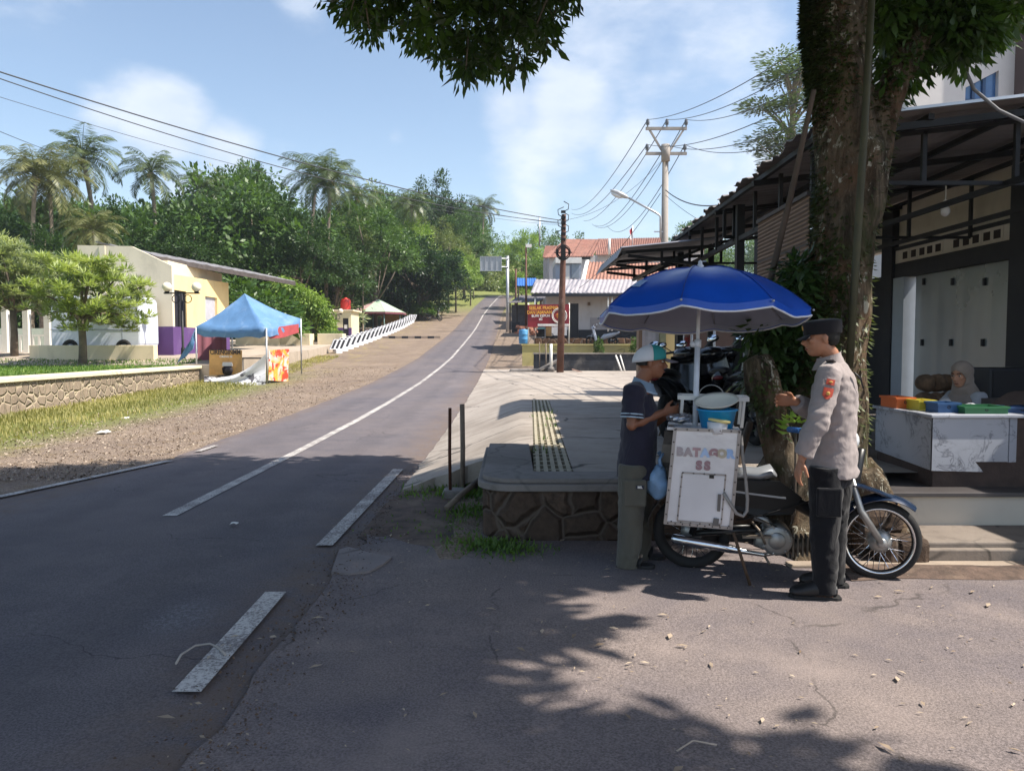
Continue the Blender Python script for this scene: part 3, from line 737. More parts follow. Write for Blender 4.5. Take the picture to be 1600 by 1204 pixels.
for pr, px, py, Y, lb, kw in (
  (pal3, 40, 225, 52, 'big yellowish coconut palm at the far left edge above the small trees', dict(rz=.3)),
  (pal3, 78, 232, 55, 'yellow-green coconut palm just right of the leftmost palm, its fronds overlapping it', dict(rz=2.0)),
  (pal1, 158, 206, 60, 'tall coconut palm standing alone against the white cloud at left', dict(rz=3.0)),
  (pal2, 246, 238, 62, 'greyish coconut palm between the tall lone palm and the leafy green tree', dict(rz=1.1)),
  (pal2, 308, 262, 64, 'shorter brownish coconut palm left of the tall leafy green tree', dict(rz=4.1)),
  (pal1, 478, 234, 66, 'coconut palm with wide dark crown, left one of the touching pair', dict(rz=.9)),
  (pal1, 506, 250, 62, 'coconut palm with drooping fronds, right one of the touching pair', dict(rz=5.1)),
  (pal2, 548, 284, 78, 'small far coconut palm just right of the touching pair', dict(rz=2.2)),
  (pal2, 652, 296, 84, 'pale coconut palm half sunk among the trees beyond the dark roadside tree', dict(rz=.2)),
  (pal1, 752, 304, 130, 'tiny distant coconut palm above the ridge over the road crest', dict(rz=1.0)),
  (pal3, 140, 325, 44, 'low young palm behind the cream gable wall', dict(rz=1.3)),
  (pal2, 566, 408, 64, 'small palm with pale fronds in front of the dark trees above the pavilion', dict(rz=1.7)),
):
    place_px(pr, px, py, Y, lb, 'palm', GP, **kw)
for pr, px, py, Y, lb, kw in (
  ('mid1', 385, 252, 66, 'tall bright leafy tree right of the palms, highest of the left wood', dict(sx=.62)),
  ('dark1', 350, 300, 60, 'dark tree at the left foot of the tallest leafy tree', dict(sx=.8)),
  ('dark1', 205, 318, 56, 'dark round tree under the lone tall palm', dict(sx=1.0)),
  ('mid1', 130, 330, 58, 'green tree behind the cream gable wall, left of the dark round one', dict()),
  ('dark1', 290, 345, 54, 'dark tree directly behind the sloping roof of the purple building', dict(sx=1.1)),
  ('mid1', 430, 330, 60, 'mid green tree behind the roof tip of the purple building', dict(sx=.9)),
  ('dark1', 470, 335, 58, 'dark tree under the pair of touching palms', dict(sx=1.0)),
  ('mid1', 585, 322, 72, 'rounded sunlit green tree beyond the pavilion', dict(sx=1.1)),
  ('olive1', 545, 300, 76, 'thin olive tree right of the pair of touching palms', dict(sx=.8)),
  ('lime1', 632, 345, 84, 'lime green tree top between the rounded tree and the dark roadside tree', dict(sx=.9)),
  ('dark1', 682, 275, 110, 'tall tree standing out over the ridge left of the road', dict(sx=.9)),
  ('olive1', 610, 288, 100, 'greyish tree on the ridge left of the tall ridge tree', dict(sx=1.1)),
  ('mid1', 725, 330, 105, 'green tree on the ridge above the blank road sign', dict(sx=1.0)),
  ('olive1', 700, 345, 96, 'loose olive tree behind the dark roadside tree', dict(sx=1.0)),
  ('lime1', 712, 392, 88, 'light green young tree beside the road right of the dark roadside tree', dict(sx=.85)),
  ('dark1', 740, 405, 104, 'small dark tree by the road under the blank road sign', dict(sx=.8)),
  ('dark1', 520, 365, 62, 'dark tree between the hedge arch and the pavilion', dict(sx=1.2)),
  ('dark1', 60, 350, 50, 'dark tree behind the leftmost palms', dict(sx=1.1)),
  ('mid1', -30, 320, 55, 'leafy tree cut by the left frame edge behind the palms', dict(sx=1.0)),
  ('lime1', 815, 362, 108, 'bright lime tree left of the tiled houses', dict(sx=1.0)),
  ('mid1', 845, 405, 84, 'low leafy tree in front of the upper tiled houses', dict(sx=1.5)),
  ('lime1', 805, 425, 92, 'small lime tree behind the blue roofed stall', dict(sx=1.3)),
):
    place_px(B[pr], px, py, Y, lb, 'tree', GT, **kw)
# big dark roadside tree over the pavilion and two neighbours
place_px(B['deep1'], 655, 370, 80, 'large dense dark tree overhanging the striped barrier beside the pavilion', sx=1.25)
place_px(B['deep1'], 620, 392, 84, 'dense dark tree close behind the pavilion roof', sx=1.0)
place_px(B['lime1'], 735, 395, 96, 'sunlit young tree at the bend with a dark trunk on the grass', sx=.8)
for px, py, Y, pr, lb, s in ((395, 432, 46, 'bush', 'bright green bush in front of the building end, right of its yellow wall', 1.3), (492, 460, 64, 'bushgrey', 'greyish bush left of the toilet block', 1.5), (470, 464, 63, 'bushgrey', 'greyish bush behind the hedge arch', 1.5),
   (660, 470, 78, 'bush', 'light green bush behind the parked roadside scooter', 1.2), (690, 470, 84, 'bush', 'broad-leaved bush on the grass right of the roadside scooter', 1.0), (1000, 548, 35.2, 'bush', 'small green bush behind the black painted wall beside the white cap', .8), (935, 541, 35.5, 'bush', 'small dark weed bush on the yellow wall', .38)):
    place_px(B[pr], px, py, Y, lb, 'bush', None, base=zplaza(Y) if px < 600 else (None if Y > 40 else 1.0), sx=s)
# far wood as one mass
def sky_line(px): return lerp([(-400, 300), (0, 300), (120, 312), (200, 318), (330, 300), (345, 268), (400, 262), (420, 300), (470, 318), (560, 300), (620, 292), (660, 300), (720, 312), (760, 326), (860, 338), (950, 360), (1040, 372), (1300, 340)], px)
def far_wood():
    L = []
    for k in range(560):
        if k < 300:
            Y = rng.uniform(72, 200); X = rng.uniform(-1.05, -.02)*Y-4
            if X > -14 and Y < 115: continue
            if -60 < X < -8 and Y < 70: continue
        elif k < 470:
            Y = rng.uniform(135, 260); X = rng.uniform(-.25, .6)*Y
        else:
            Y = rng.uniform(56, 80); X = -(.3+.6*rng.random())*Y
        g = zt(X, Y); h = rng.uniform(7, 12.5); r = rng.uniform(2.6, 4.6)
        px_ = 800+1200*X/Y; zs = at(px_, sky_line(px_)+rng.uniform(0, 38), Y).z
        if zs-g <= 3.5: continue
        h = min(max(h, 3.5), zs-g) if zs-g < 11 else min(zs-g, 16)
        c = crown_pts(r, 46, 1.15, .65, .5, -.7)
        q = crown_quads(c, 38, .9, .46, .24); L.append(q+np.array([X, Y, g+h-float(np.percentile(q[:, :, 2], 99))]))
        if Y < 110: L.append(crown_quads(crown_pts(2.2, 22, .9, .5, .5, -.6), 24, .8, .55, .3)+np.array([X+rng.uniform(-3, 3), Y-2, g+1.8]))
    return np.concatenate(L)
def road_end():
    L = []
    for k in range(64):
        Y = rng.uniform(127, 146); X = rng.uniform(-30, 16); h = rng.uniform(3, 9) if k % 2 else rng.uniform(2, 4); r = rng.uniform(1.8, 3.2)
        L.append(crown_quads(crown_pts(r, 40, 1.1, .65, .4, -.9), 34, .8, .42, .22)+np.array([X, Y, zt(X, Y)+max(r*.6, h-r)]))
    return np.concatenate(L)
o = quads_obj('roadside_thicket', road_end(), LF['olive']); tag(o, 'thicket of bushes and small trees closing off the top of the road', 'thicket', kind='stuff')
o = quads_obj('distant_wood', far_wood(), LF['mid']); tag(o, 'distant mass of trees filling the slope behind the palms and houses', 'wood', kind='stuff')
def wood_back():
    L = []
    for k in range(120):
        Y = rng.uniform(60, 75); X = -(.25+.8*rng.random())*Y
        g = zt(X, Y); r = rng.uniform(2.5, 4)
        L.append(crown_quads(crown_pts(r, 40, 1.0, .6, .4, -.9), 40, .9, .4, .2)+np.array([X, Y, g+rng.uniform(2, 6)]))
    return np.concatenate(L)
o = quads_obj('undergrowth', wood_back(), LF['dark']); tag(o, 'dark undergrowth between the trees on the left slope', 'undergrowth', kind='stuff')
for k in range(9):      # slim pale trunks seen in the dark of the wood
    px = (392, 340, 378, 352, 322, 428, 505, 372, 300)[k]; Y = 60+k*.7; p = at(px, 330+(k*37) % 60, Y)
    z0 = zt(p.x, Y); t1 = thing('slim_tree', ('slim pale bare trunk in the dark wood, behind the middle of the purple building roof' if k % 2 else 'thin pale leaning trunk in the dark wood behind the purple building'), 'tree', (p.x, Y, z0), 0, 'slim pale trunks in the wood')
    mb = MB(); mb.tube([(0, 0, -.2), (.1, 0, (p.z-z0)*.5), (.05+.1*(k % 3), 0, p.z-z0)], [.07, .06, .04], 7); mb.build('trunk', PALEBARK, t1)
    q = crown_quads(crown_pts(1.3, 16, .9, .5), 24, .5, .34, .16); q[:, :, 2] += p.z-z0+.4; quads_obj('crown', q, LF['dark'], t1)

# ------------------------------------------------------------------ small planted trees, left
def small_tree(name, x, y, z, h, r, label, seed, trunk_px=None, leaf='frangi', cx=0, nclump=120, clear=.35):
    rs = np.random.default_rng(seed); root = thing(name, label, 'tree', (x, y, z))
    c = crown_pts(r, nclump, .8, .45, .3, -.85)+np.array([cx, 0, h-r*.8])
    per = 64; C = np.repeat(c, per, axis=0); m = len(C)
    d = unit(m); d[:, 2] = np.abs(d[:, 2])*.7-.15
    P = C+d*.08; s = rs.uniform(.7, 1.2, m)
    q = leaf_quads(P, d+np.array([0, 0, -.05]), unit(m)*.4+np.array([0, 0, 1.0]), .3*s, .062*s, -.12)
    mb = MB(); th = h*clear; mb.tube([(0, 0, -.2), (.03, 0, th*.5), (0, 0, th)], [.16, .13, .12], 9)
    for k in range(16):
        tp = Vector(tuple(c[rs.integers(len(c))]))
        mb.tube([(0, 0, th-.05), Vector((0, 0, th)).lerp(tp, .5)+Vector((0, 0, .15)), tp], [.08, .05, .02], 6)
    mb.build('trunk', BARK, root); quads_obj('crown', q, LF[leaf], root); return root
small_tree('small_tree', -15.65, 28, .86, 4.05, 1.95, 'sunlit bushy small tree in front of the purple building, on the lawn', 3, cx=.45, nclump=210, clear=.42)
small_tree('small_tree', -20.4, 31.5, 1.15, 4.8, 2.1, 'wide greyish small tree left of the bushy one, behind the curved planter', 5, leaf='grey', nclump=230, clear=.4)
small_tree('small_tree', -23.6, 33.0, 1.2, 5.2, 2.0, 'green small tree at the left edge behind the white pillars', 9, leaf='grey', nclump=190, clear=.4)
t1 = thing('slim_tree', 'thin pale bare leaning trunk at the left frame edge on the lawn', 'tree', tuple(ground_at(18, 562, .86)))
Yt = t1.location.y; mb = MB()
mb.tube([at(px, py, Yt)-t1.location for px, py in ((18, 568), (20, 530), (19, 490), (15, 455), (4, 422), (-14, 390))], [.13, .12, .1, .09, .07, .05], 8); mb.build('trunk', PALEBARK, t1)
q = crown_quads(crown_pts(1.1, 40, .8, .5), 40, .4, .26, .07); c0 = at(-14, 395, Yt)-t1.location; quads_obj('crown', q+np.array(tuple(c0)), LF['frangi'], t1)
# white pillars
for px, lb in ((10, 'white square pillar at the left edge, leftmost of three behind the planter'), (43, 'white square pillar, middle of three behind the planter'), (76, 'white square pillar, rightmost of three behind the planter')):
    a = at(px, 541, 35.5); b_ = at(px, 462, 35.5); t1 = thing('white_pillar', lb, 'pillar', (a.x, 35.5, 1.2), 0, 'white pillars behind the planter')
    MB().bx(-.13, .13, -.13, .13, -.1, b_.z-1.2).build('shaft', M_('white_paint', srgb('#e4e1da'), .7, var=.04, stain=srgb('#b5b0a4'), stain_amt=.25), t1, bevel=.01); MB().bx(-.17, .17, -.17, .17, b_.z-1.2, b_.z-1.1).build('capital', MATS['white_paint'], t1)
    
mb = MB(); mb.bx(-32, -18, 40.0, 40.2, 1.2, 2.5); o = mb.build('garden_wall', M_('pale_green_wall', srgb('#b9c3b4'), .85, var=.1, stain=srgb('#8a9484'), stain_amt=.4)); tag(o, 'pale greenish low garden wall behind the white pillars', 'wall')
mb = MB()
for k in range(24): mb.bx(-27+k*.3, -26.9+k*.3, 36.5, 36.56, 1.3, 2.05)
mb.bx(-27, -19.7, 36.5, 36.57, 2.05, 2.13); o = mb.build('balustrade', MATS['white_paint']); tag(o, 'low white picket balustrade between the pillars and the small tree', 'balustrade')
# planter wall
t1 = thing('planter_wall', 'long curved cream planter wall in front of the white van', 'planter', (-16, 29.6, 1.0))
mb = MB(); pts = [(-19.1, 30.4), (-18.4, 29.9), (-17.2, 29.6), (-15.5, 29.5), (-13.75, 29.5), (-13.75, 29.85), (-15.5, 29.85), (-17.2, 29.95), (-18.3, 30.2), (-18.9, 30.7)]
mb.prism(pts, .85, 1.62); mb.build('wall', CREAM, t1, True, .02)
# van
t1 = thing('white_van', 'pale bluish white van parked behind the curved planter, one wheel showing', 'van', (-16.2, 31.0, 1.2))
VW = M_('van_white', srgb('#cdd3e2'), .35, var=.03, spec=.5, coat=.3); DKG = M_('dark_glass', srgb('#1b2024'), .1, var=.1, spec=.6); RUBR = M_('rubber', srgb('#1d1c1c'), .8, var=.2, scale=20, bump=.2)
mb = MB(); body = [(-1.9, .3), (1.55, .3), (1.62, .5), (1.62, 1.3), (1.58, 2.2), (1.4, 2.35), (-1.7, 2.35), (-1.88, 2.2), (-1.92, .8)]
M = Matrix(((1, 0, 0, 0), (0, 0, -1, 0), (0, 1, 0, 0), (0, 0, 0, 1)))
mb.prism(body, -.8, .8, M); mb.build('body', VW, t1, bevel=.08)
for x in (-1.15, .95):
    for y in (-.78, .78):
        mb = MB(); Mr = Matrix.Rotation(math.pi/2, 3, 'X'); mb.torus((x, y, .33), .24, .09, Mr, 24, 8); wh = mb.build('wheel', RUBR, t1)
        mb = MB(); mb.lathe([(.001, -.05), (.2, -.05), (.22, .03), (.001, .03)], 20, Matrix.Translation((x, y, .33)) @ Mr.to_4x4()); mb.build('hubcap', M_('hub_grey', srgb('#9aa0a6'), .4, .6), wh)
mb = MB(); mb.bx(-1.93, 1.6, -.815, -.795, 1.02, 1.05); mb.build('trim_strip', M_('trim_grey', srgb('#8e96a8'), .5), t1)
for x in (-.55, .9): MB().bx(x-.012, x+.012, -.806, -.79, .5, 2.2).build('door_seam', M_('trim_grey', srgb('#8e96a8'), .5), t1)

# purple building
def wallbox(mb, x0, x1, y0, y1, z0, z1): return mb.bx(x0, x1, y0, y1, z0, z1)
PURP = M_('purple_paint', srgb('#56386f'), .75, var=.08, scale=1.5, stain=srgb('#6f5a80'), stain_amt=.4)
YEL = M_('warm_yellow_paint', srgb('#ecd196'), .8, var=.04, scale=1.2, stain=srgb('#bfa576'), stain_amt=.3)
GABLE = M_('gable_paint', srgb('#d8cdb6'), .8, var=.05, scale=1.0, stain=srgb('#a8a08e'), stain_amt=.5, stain_scale=.8)
def purple_building():
    Yf = 32.0; zb = 1.15
    P = lambda px, py: at(px, py, Yf)
    t1 = thing('purple_building', 'cream and yellow building with purple base, dark door and sloping tin roof', 'building', (-14.2, Yf, zb))
    g = [P(121, 383), P(205, 384.5), P(268, 415)]
    xr = g[2].x; xl = g[0].x
    zp = P(268, 510).z
    mb = MB(); poly = [(xl, zp), (xr, zp), (xr, g[2].z), (g[1].x, g[1].z), (xl, g[0].z)]
    Mx = Matrix(((1, 0, 0, 0), (0, 0, -1, Yf+.2), (0, 1, 0, 0), (0, 0, 0, 1)))
    mb.prism(poly, 0, .2, Mx); mb.bx(xl+.9, xl+1.15, Yf-.05, Yf+.001, zp, g[0].z-.02); mb.build('gable_wall', GABLE, t1, True)
    mb = MB(); mb.bx(xl, xr+.015, Yf-.02, Yf+.2, zb-.2, zp-.002); mb.build('purple_base', PURP, t1, True)
    # side wall along the road
    e = at(357, 442, 38.2); x0, y0, x1, y1 = xr, Yf+.2, e.x, 38.2; ztop0 = P(270, 428).z; ztop1 = e.z
    mb = MB(); q = lambda x, y, z: Vector((x, y, z))
    dv = Vector((x1-x0, y1-y0, 0)).normalized(); nrm = Vector((dv.y, -dv.x, 0))
    def seg(a, b, z0a, z1a, z1b, off=0, th=.2):
        A = Vector((x0, y0, 0))+dv*a+nrm*off; B_ = Vector((x0, y0, 0))+dv*b+nrm*off
        vs = [A+Vector((0, 0, z0a)), B_+Vector((0, 0, z0a)), B_+Vector((0, 0, z1b)), A+Vector((0, 0, z1a))]
        vs += [v-nrm*th for v in vs]
        mb.add(vs, [(0, 1, 2, 3), (7, 6, 5, 4), (0, 4, 5, 1), (3, 2, 6, 7), (1, 5, 6, 2), (0, 3, 7, 4)])
    Lw = Vector((x1-x0, y1-y0, 0)).length
    tz = lambda a: ztop0+(ztop1-ztop0)*a/Lw
    # openings: door then window
    ya = lambda px: None
    def along(px):     # where the ray through this column meets the wall
        d = ray(px, 540); s = d.x
        den = dv.x-s*dv.y; return (s*y0-x0)/den
    d0, d1, w0, w1 = along(273), along(293), along(322), along(341)
    zd = P(280, 452).z
    seg(0, d0, zp, tz(0), tz(d0)); seg(d0, d1, zd, tz(d0), tz(d1)); seg(d1, w0, zp, tz(d1), tz(w0))
    zw0, zw1 = at(330, 500, 35).z, at(330, 463, 35.6).z
    seg(w0, w1, zp, zw0, zw0); seg(w0, w1, zw1, tz(w0), tz(w1)); seg(w1, Lw, zp, tz(w1), tz(Lw)); mb.build('side_wall', YEL, t1, True)
    mb = MB(); seg(0, Lw, zb-.2, zp-.002, zp-.002, .015); mb.build('purple_base', PURP, t1, True)
    mb = MB(); seg(d0, d1, zp, zd, zd, -.08, .06); d = mb.build('door', M_('dark_door', srgb('#23222a'), .4, var=.2), t1, True)
    mb = MB()
    for f in (.0, .5, 1): seg(d0+(d1-d0)*(f*.92), d0+(d1-d0)*(f*.92+.08), zp, zd, zd, -.05, .04)
    mb.build('frame', M_('black_metal', srgb('#18181a'), .5, .3), d, True)
    mb = MB(); seg(w0, w1, zw0, zw1, zw1, -.1, .05); wn = mb.build('window', M_('grey_shutter', srgb('#b0b0b8'), .5, var=.1), t1, True)
    mb = MB()
    seg(w0-.06, w1+.06, zw0-.06, zw0, zw0, .02, .14); seg(w1-.05, w1+.06, zw0, zw1, zw1, .02, .14); mb.build('frame', YEL, wn, True)
    # rear body and roof
    mb = MB(); mb.bx(xl, xr-.25, Yf+.21, 38.2, zb-.2, g[0].z-.6); mb.build('rear_wall', GABLE, t1, True)
    A, B_ = at(237, 398, 32.4), at(461, 440, 41.0)
    dirv = (B_-A); back = Vector((-3.2, 1.6, .75)); dn = Vector((.05, -.02, 0))
    TIN = M_('old_tin', srgb('#8e8a8a'), .5, .3, .25, 3, .2, stain=srgb('#5f5550'), stain_amt=.6, stain_scale=1.5)
    rows_ = []
    for i in range(25):
        f = i/24; base = A+dirv*f
        rows_.append([base+back*(k/2)+Vector((0, 0, .03*math.cos(i*math.pi))) for k in range(3)])
    mb = MB(); mb.sheet(rows_, .03); mb.build('roof', TIN, t1, True)
    mb = MB(); mb.beam(A+Vector((0, 0, -.12)), B_+Vector((0, 0, -.1)), .06, .2)
    for i in range(9):
        b0 = A+dirv*(i/8); mb.beam(b0+Vector((0, 0, -.13)), b0+back*.9+Vector((0, 0, -.14)), .08, .12)
    mb.build('rafters', M_('dark_timber', srgb('#4d4644'), .8, var=.3), t1, True)
purple_building()
# lamp posts with globes
def lamp_post(x, y, z0, ztop, span, label):
    t1 = thing('globe_lamp_post', label, 'lamp post', (x, y, z0), 0, 'globe lamp posts in the park'); h = ztop-z0
    BL = M_('black_metal', srgb('#18181a'), .5, .3)
    mb = MB(); mb.tube([(0, 0, 0), (0, 0, .4), (0, 0, .45), (0, 0, h)], [.09, .08, .05, .045], 8); mb.build('post', BL, t1)
    mb = MB(); mb.beam((-span/2-.12, 0, h), (span/2+.12, 0, h), .06, .05)
    for s in (-1, 1):
        mb.torus((s*span*.2, 0, h-.22), .15, .018, Matrix.Rotation(math.pi/2, 3, 'X'), 18, 6)
    mb.build('crossarm', BL, t1)
    for s in (-1, 1):
        mb = MB(); mb.sph((s*span/2, 0, h+.24), .19, 16, 10); gl_ = mb.build('globe', M_('globe_milk', srgb('#ece2c8'), .3, var=.03), t1)
        mb = MB(); mb.lathe([(.07, h+.02), (.1, h+.06), (.07, h+.1)], 10, Matrix.Translation((s*span/2, 0, 0))); mb.build('collar', BL, gl_)
for px, pt, Y, sp, lb in ((284, 458, 30.3, 1.16, 'black twin-globe lamp post beside the dark door of the purple building'), (427, 480, 50, .8, 'twin-globe lamp post behind the blue tent peak, left of the hedge arch'), (470, 487, 52, .72, 'twin-globe lamp post in front of the hedge arch'), (525, 491, 57.4, .7, 'twin-globe lamp post in front of the toilet block')):
    a = at(px, pt, Y); lamp_post(a.x, Y, zplaza(Y), a.z, sp, lb)
a = at(493, 484, 54); lamp_post(a.x, 54, zplaza(54), a.z, .5, 'small twin-globe lamp post right of the hedge arch')

# tent
def tent():
    cs = [at(306, 511, 27.9), at(416, 513, 27.2), at(470, 498, 29.6), at(362, 500, 30.3)]
    ze = [cs[0].z, cs[1].z, cs[2].z, cs[3].z]; apex = at(382, 458, 28.7)
    c0 = sum(cs, Vector())/4
    TARP = M_('blue_tarp', srgb('#5a80aa'), .55, var=.14, scale=2.2, bump=.5, bscale=7, stain=srgb('#8aa3c2'), stain_amt=.6, stain_scale=2.5)
    t1 = thing('canopy_tent', 'faded blue peaked canopy tent on thin poles beside the end of the stone wall', 'tent', (c0.x, c0.y, .5))
    mb = MB(); n = 40; rim = []
    for i in range(n+1):
        k = i % n; s, f = divmod(k*4/n, 1); a, b = cs[int(s)], cs[(int(s)+1) % 4]
        p = a.lerp(b, f); sag = math.sin(math.pi*f); rim.append(p+Vector((0, 0, -.1*sag))+(c0-p)*.05*sag)
    rings = []
    for j in range(9):
        u = j/8; row = []
        for p in rim:
            q = apex.lerp(p, u); q.z -= .09*math.sin(math.pi*u)*(1) ; q.z += .05*noise.noise(q*1.8)
            row.append(q)
        rings.append(row)
    hem = [p+Vector((.03*noise.noise(p*3), .03, -.26-.1*noise.noise(p*2.2)-.05*abs(math.sin(i*1.9)))) for i, p in enumerate(rim)]
    rings.append([p.lerp(h, .5)+Vector((.02*math.sin(i*2.2), 0, 0)) for i, (p, h) in enumerate(zip(rim, hem))]); rings.append(hem)
    mb.sheet(rings, .012, True); mb.build('canopy', TARP, t1, True)
    gz_ = [.62, .3, .62, .9]
    for c, gz0 in zip(cs, gz_):
        mb = MB(); mb.tube([(c.x, c.y, gz0-.1), (c.x, c.y, c.z)], .03, 8); mb.build('pole', M_('galvanised', srgb('#b7b9bd'), .45, .6, .15), t1, True)
    mb = MB(); a = at(304, 515, 27.9); P = []
    for i in range(9):
        u = i/8; top = a.lerp(at(303, 545, 27.8), u); bot = at(306, 516, 27.9).lerp(at(277, 568, 28.3), u)
        P.append([top.lerp(bot, v/4)+Vector((0, .08*math.sin(v*2+u*4), 0)) for v in range(5)])
    mb.sheet(P, .01, True); mb.build('side_flap', TARP, t1, True)
    MARO = M_('maroon_cloth', srgb('#8a5560'), .85, var=.12, scale=2, bump=.4, bscale=6)
    mb = MB(); P = []
    for i in range(13):
        u = i/12; A = at(308, 512, 29.4).lerp(at(354, 512, 30.0), u); P.append([A+Vector((0, .06*math.sin(u*18), -v*.36)) for v in range(6)])
    mb.sheet(P, .01, True); mb.build('back_curtain', MARO, t1, True)
    mb = MB(); P = []
    for i in range(9):
        u = i/8; A = at(420, 513, 27.6).lerp(at(466, 506, 29.4), u); P.append([A+Vector((0, .05*math.sin(u*15), -v*(.14-.05*abs(u-.4)))) for v in range(4)])
    mb.sheet(P, .01, True); mb.build('side_curtain', M_('red_cloth', srgb('#a5474a'), .85, var=.15, bump=.3), t1, True)
tent()
def lettering(txt, size, M, mat, parent, bold=.01, name='lettering', space=1.0, sx=1.0):
    vs, fs = text_geo(txt, size, bold, space); mb = MB(); mb.add([M @ Vector((v[0]*sx, v[1], v[2])) for v in vs], fs)
    return mb.build(name, mat, parent, True)
def banner(name, label, quad, mat, cat='banner', th=.012, wav=.03, nx=14, ny=8):
    a, b, c, d = quad      # tl, tr, br, bl
    P = []
    for i in range(ny+1):
        v = i/ny; P.append([a.lerp(b, u/nx).lerp(d.lerp(c, u/nx), v)+Vector((0, wav*math.sin(u*1.1+v*4)*v, 0)) for u in range(nx+1)])
    ctr = (a+b+c+d)/4; t1 = thing(name, label, cat, (ctr.x, ctr.y, min(c.z, d.z)))
    mb = MB(); mb.sheet(P, th, True); mb.build('sheet', mat, t1, True); return t1
YB = M_('banner_ochre', srgb('#c8995a'), .6, var=.18, scale=3, stain=srgb('#a96f3f'), stain_amt=.7)
DKI = M_('dark_ink', srgb('#2b2324'), .6); PLI = M_('pale_ink', srgb('#e9e4de'), .6)
q = [at(327, 547, 27.6), at(378, 547, 27.45), at(378, 584, 27.45), at(327, 586, 27.6)]
t1 = banner('snack_banner', 'ochre snack banner with dark lettering and a pot hanging in the tent front', q, YB, wav=0)
fx = (q[1]-q[0]); c0 = at(353, 551, 27.45)
lettering('CIRENGINMM', .24, frame(c0+Vector((0, -.06, .02)), fx, (0, 0, 1)), DKI, t1, .008, sx=.78)
lettering('CIRENG ISI', .1, frame(at(353, 557, 27.4), fx, (0, 0, 1)), PLI, t1, .003, 'small_lettering')
mb = MB(); pc = at(356, 573, 27.46); mb.tube([pc+Vector((-.16, 0, -.25)), pc+Vector((-.2, -.01, -.05)), pc+Vector((0, -.012, .06))], .02, 6)
Mx = frame(pc+Vector((0, 0, -.12)), fx, (0, 0, 1)); mb.xf = Mx; mb.lathe([(.001, .02), (.2, .02), (.2, .03), (.001, .03)], 20); mb.xf = None; mb.build('pot_picture', DKI, t1, True)
mb = MB(); mb.xf = frame(pc+Vector((0, -.0, .03)), fx, (0, 0, 1)); mb.prism([(-.2, 0), (.2, 0), (.17, .14), (-.17, .14)], .02, .04); mb.xf = None; mb.build('pot_picture', M_('pot_grey', srgb('#b9b7b5'), .5), t1, True)
mb = MB(); mb.bx(-.28, .28, -.12, .12, -.05, .6); 
q = [at(420, 547, 27.2), at(452, 545, 28.3), at(450, 596, 28.3), at(420, 594, 27.2)]
def firemat():
    m, t, b = mat_base('fiery_print'); co = t.coord()
    n = t.noise(2.2, co, 3, .5, 1.2); n2 = t.noise(3.4, co, 3, .5, .8)
    c = t.mix(t.ss(n, .4, .6), srgb('#e8a23c'), srgb('#cfc3c0')); c = t.mix(t.ss(n2, .5, .58), c, srgb('#d2442c')); t.put(b.inputs['Base Color'], c); b.inputs['Roughness'].default_value = .5; return m
banner('fiery_banner', 'orange and red food banner on the right side of the blue tent', q, firemat(), wav=.05)
def printmat():
    m, t, b = mat_base('grey_print'); co = t.coord(); n = t.noise(2.6, co, 3, .6, .8)
    t.put(b.inputs['Base Color'], t.mix(t.ss(n, .56, .62), srgb('#d4d3d4'), srgb('#5d5a5e'))); b.inputs['Roughness'].default_value = .5; return m
q = [at(372, 572, 27.0), at(415, 552, 26.9), at(413, 603, 26.6), at(322, 600, 26.8)]
q[0] = at(319, 587, 27.0)
mb = MB(); P = []
for i in range(13):
    u = i/12; px = 319+u*96; top = 587-34*u**2.2+6*math.sin(u*3.14); bot = 600+2*u
    P.append([at(px, top+(bot-top)*v/5, 27.0-.25*v/5+.12*math.sin(v*1.5+u*5)) for v in range(6)])
ctr = at(370, 598, 27); t1 = thing('slumped_banner', 'crumpled grey and white banner slumped in front of the tent', 'banner', tuple(ctr)); mb.sheet(P, .012, True); mb.build('sheet', printmat(), t1, True)
t1 = thing('stall_table', 'dark folding table standing inside the blue tent', 'table', (-9.6, 28.4, .4))
mb = MB(); mb.bx(-.5, .6, -.35, .35, .72, .76); mb.build('tabletop', M_('dark_cloth', srgb('#34384a'), .8), t1)
for x in (-.45, .55):
    for y in (-.3, .3): MB().tube([(x, y, 0), (x, y, .72)], .02, 6).build('leg', MATS['galvanised'], t1)

# hedge arch, planters, toilet block, gazebo
def hedge_arch():
    Y = 48.5; zb = zplaza(Y); t1 = thing('hedge_arch', 'vine-covered green arch with a dark opening behind the blue tent', 'hedge', tuple(at(475, 530, Y)))
    L = []; pr = MB()
    for k in range(900):
        px = rng.uniform(425, 520); f = (px-425)/95
        top = lerp([(0, 440), (.2, 432), (.55, 452), (.85, 470), (1, 500)], f); bot = lerp([(0, 530), (.42, 528), (.45, 497), (.75, 497), (.78, 532), (1, 528)], f)
        if bot-top < 4: continue
        p = at(px, rng.uniform(top, bot), Y+rng.uniform(-.5, .7)); L.append(tuple(p))
    q = crown_quads(np.array(L)*1.0, 14, .35, .2, .09, .9, 0); quads_obj('foliage', q-np.array(tuple(t1.location)), LF['lime'], t1)
    mb = MB()
    for px in (470, 495): a = at(px, 532, Y); mb.tube([a, at(px, 490, Y)], .08, 8)
    mb.build('post', MATS['dark_timber'], t1, True)
    mb = MB(); a, b = at(432, 531, Y+1.6), at(512, 470, Y+1.6); mb.bx(a.x, b.x, Y+1.5, Y+1.7, zb, b.z-.5); mb.build('back_panel', M_('deep_shade_green', srgb('#1d2416'), .9), t1, True)  # dark sheet painted as the shade inside the arch opening
hedge_arch()
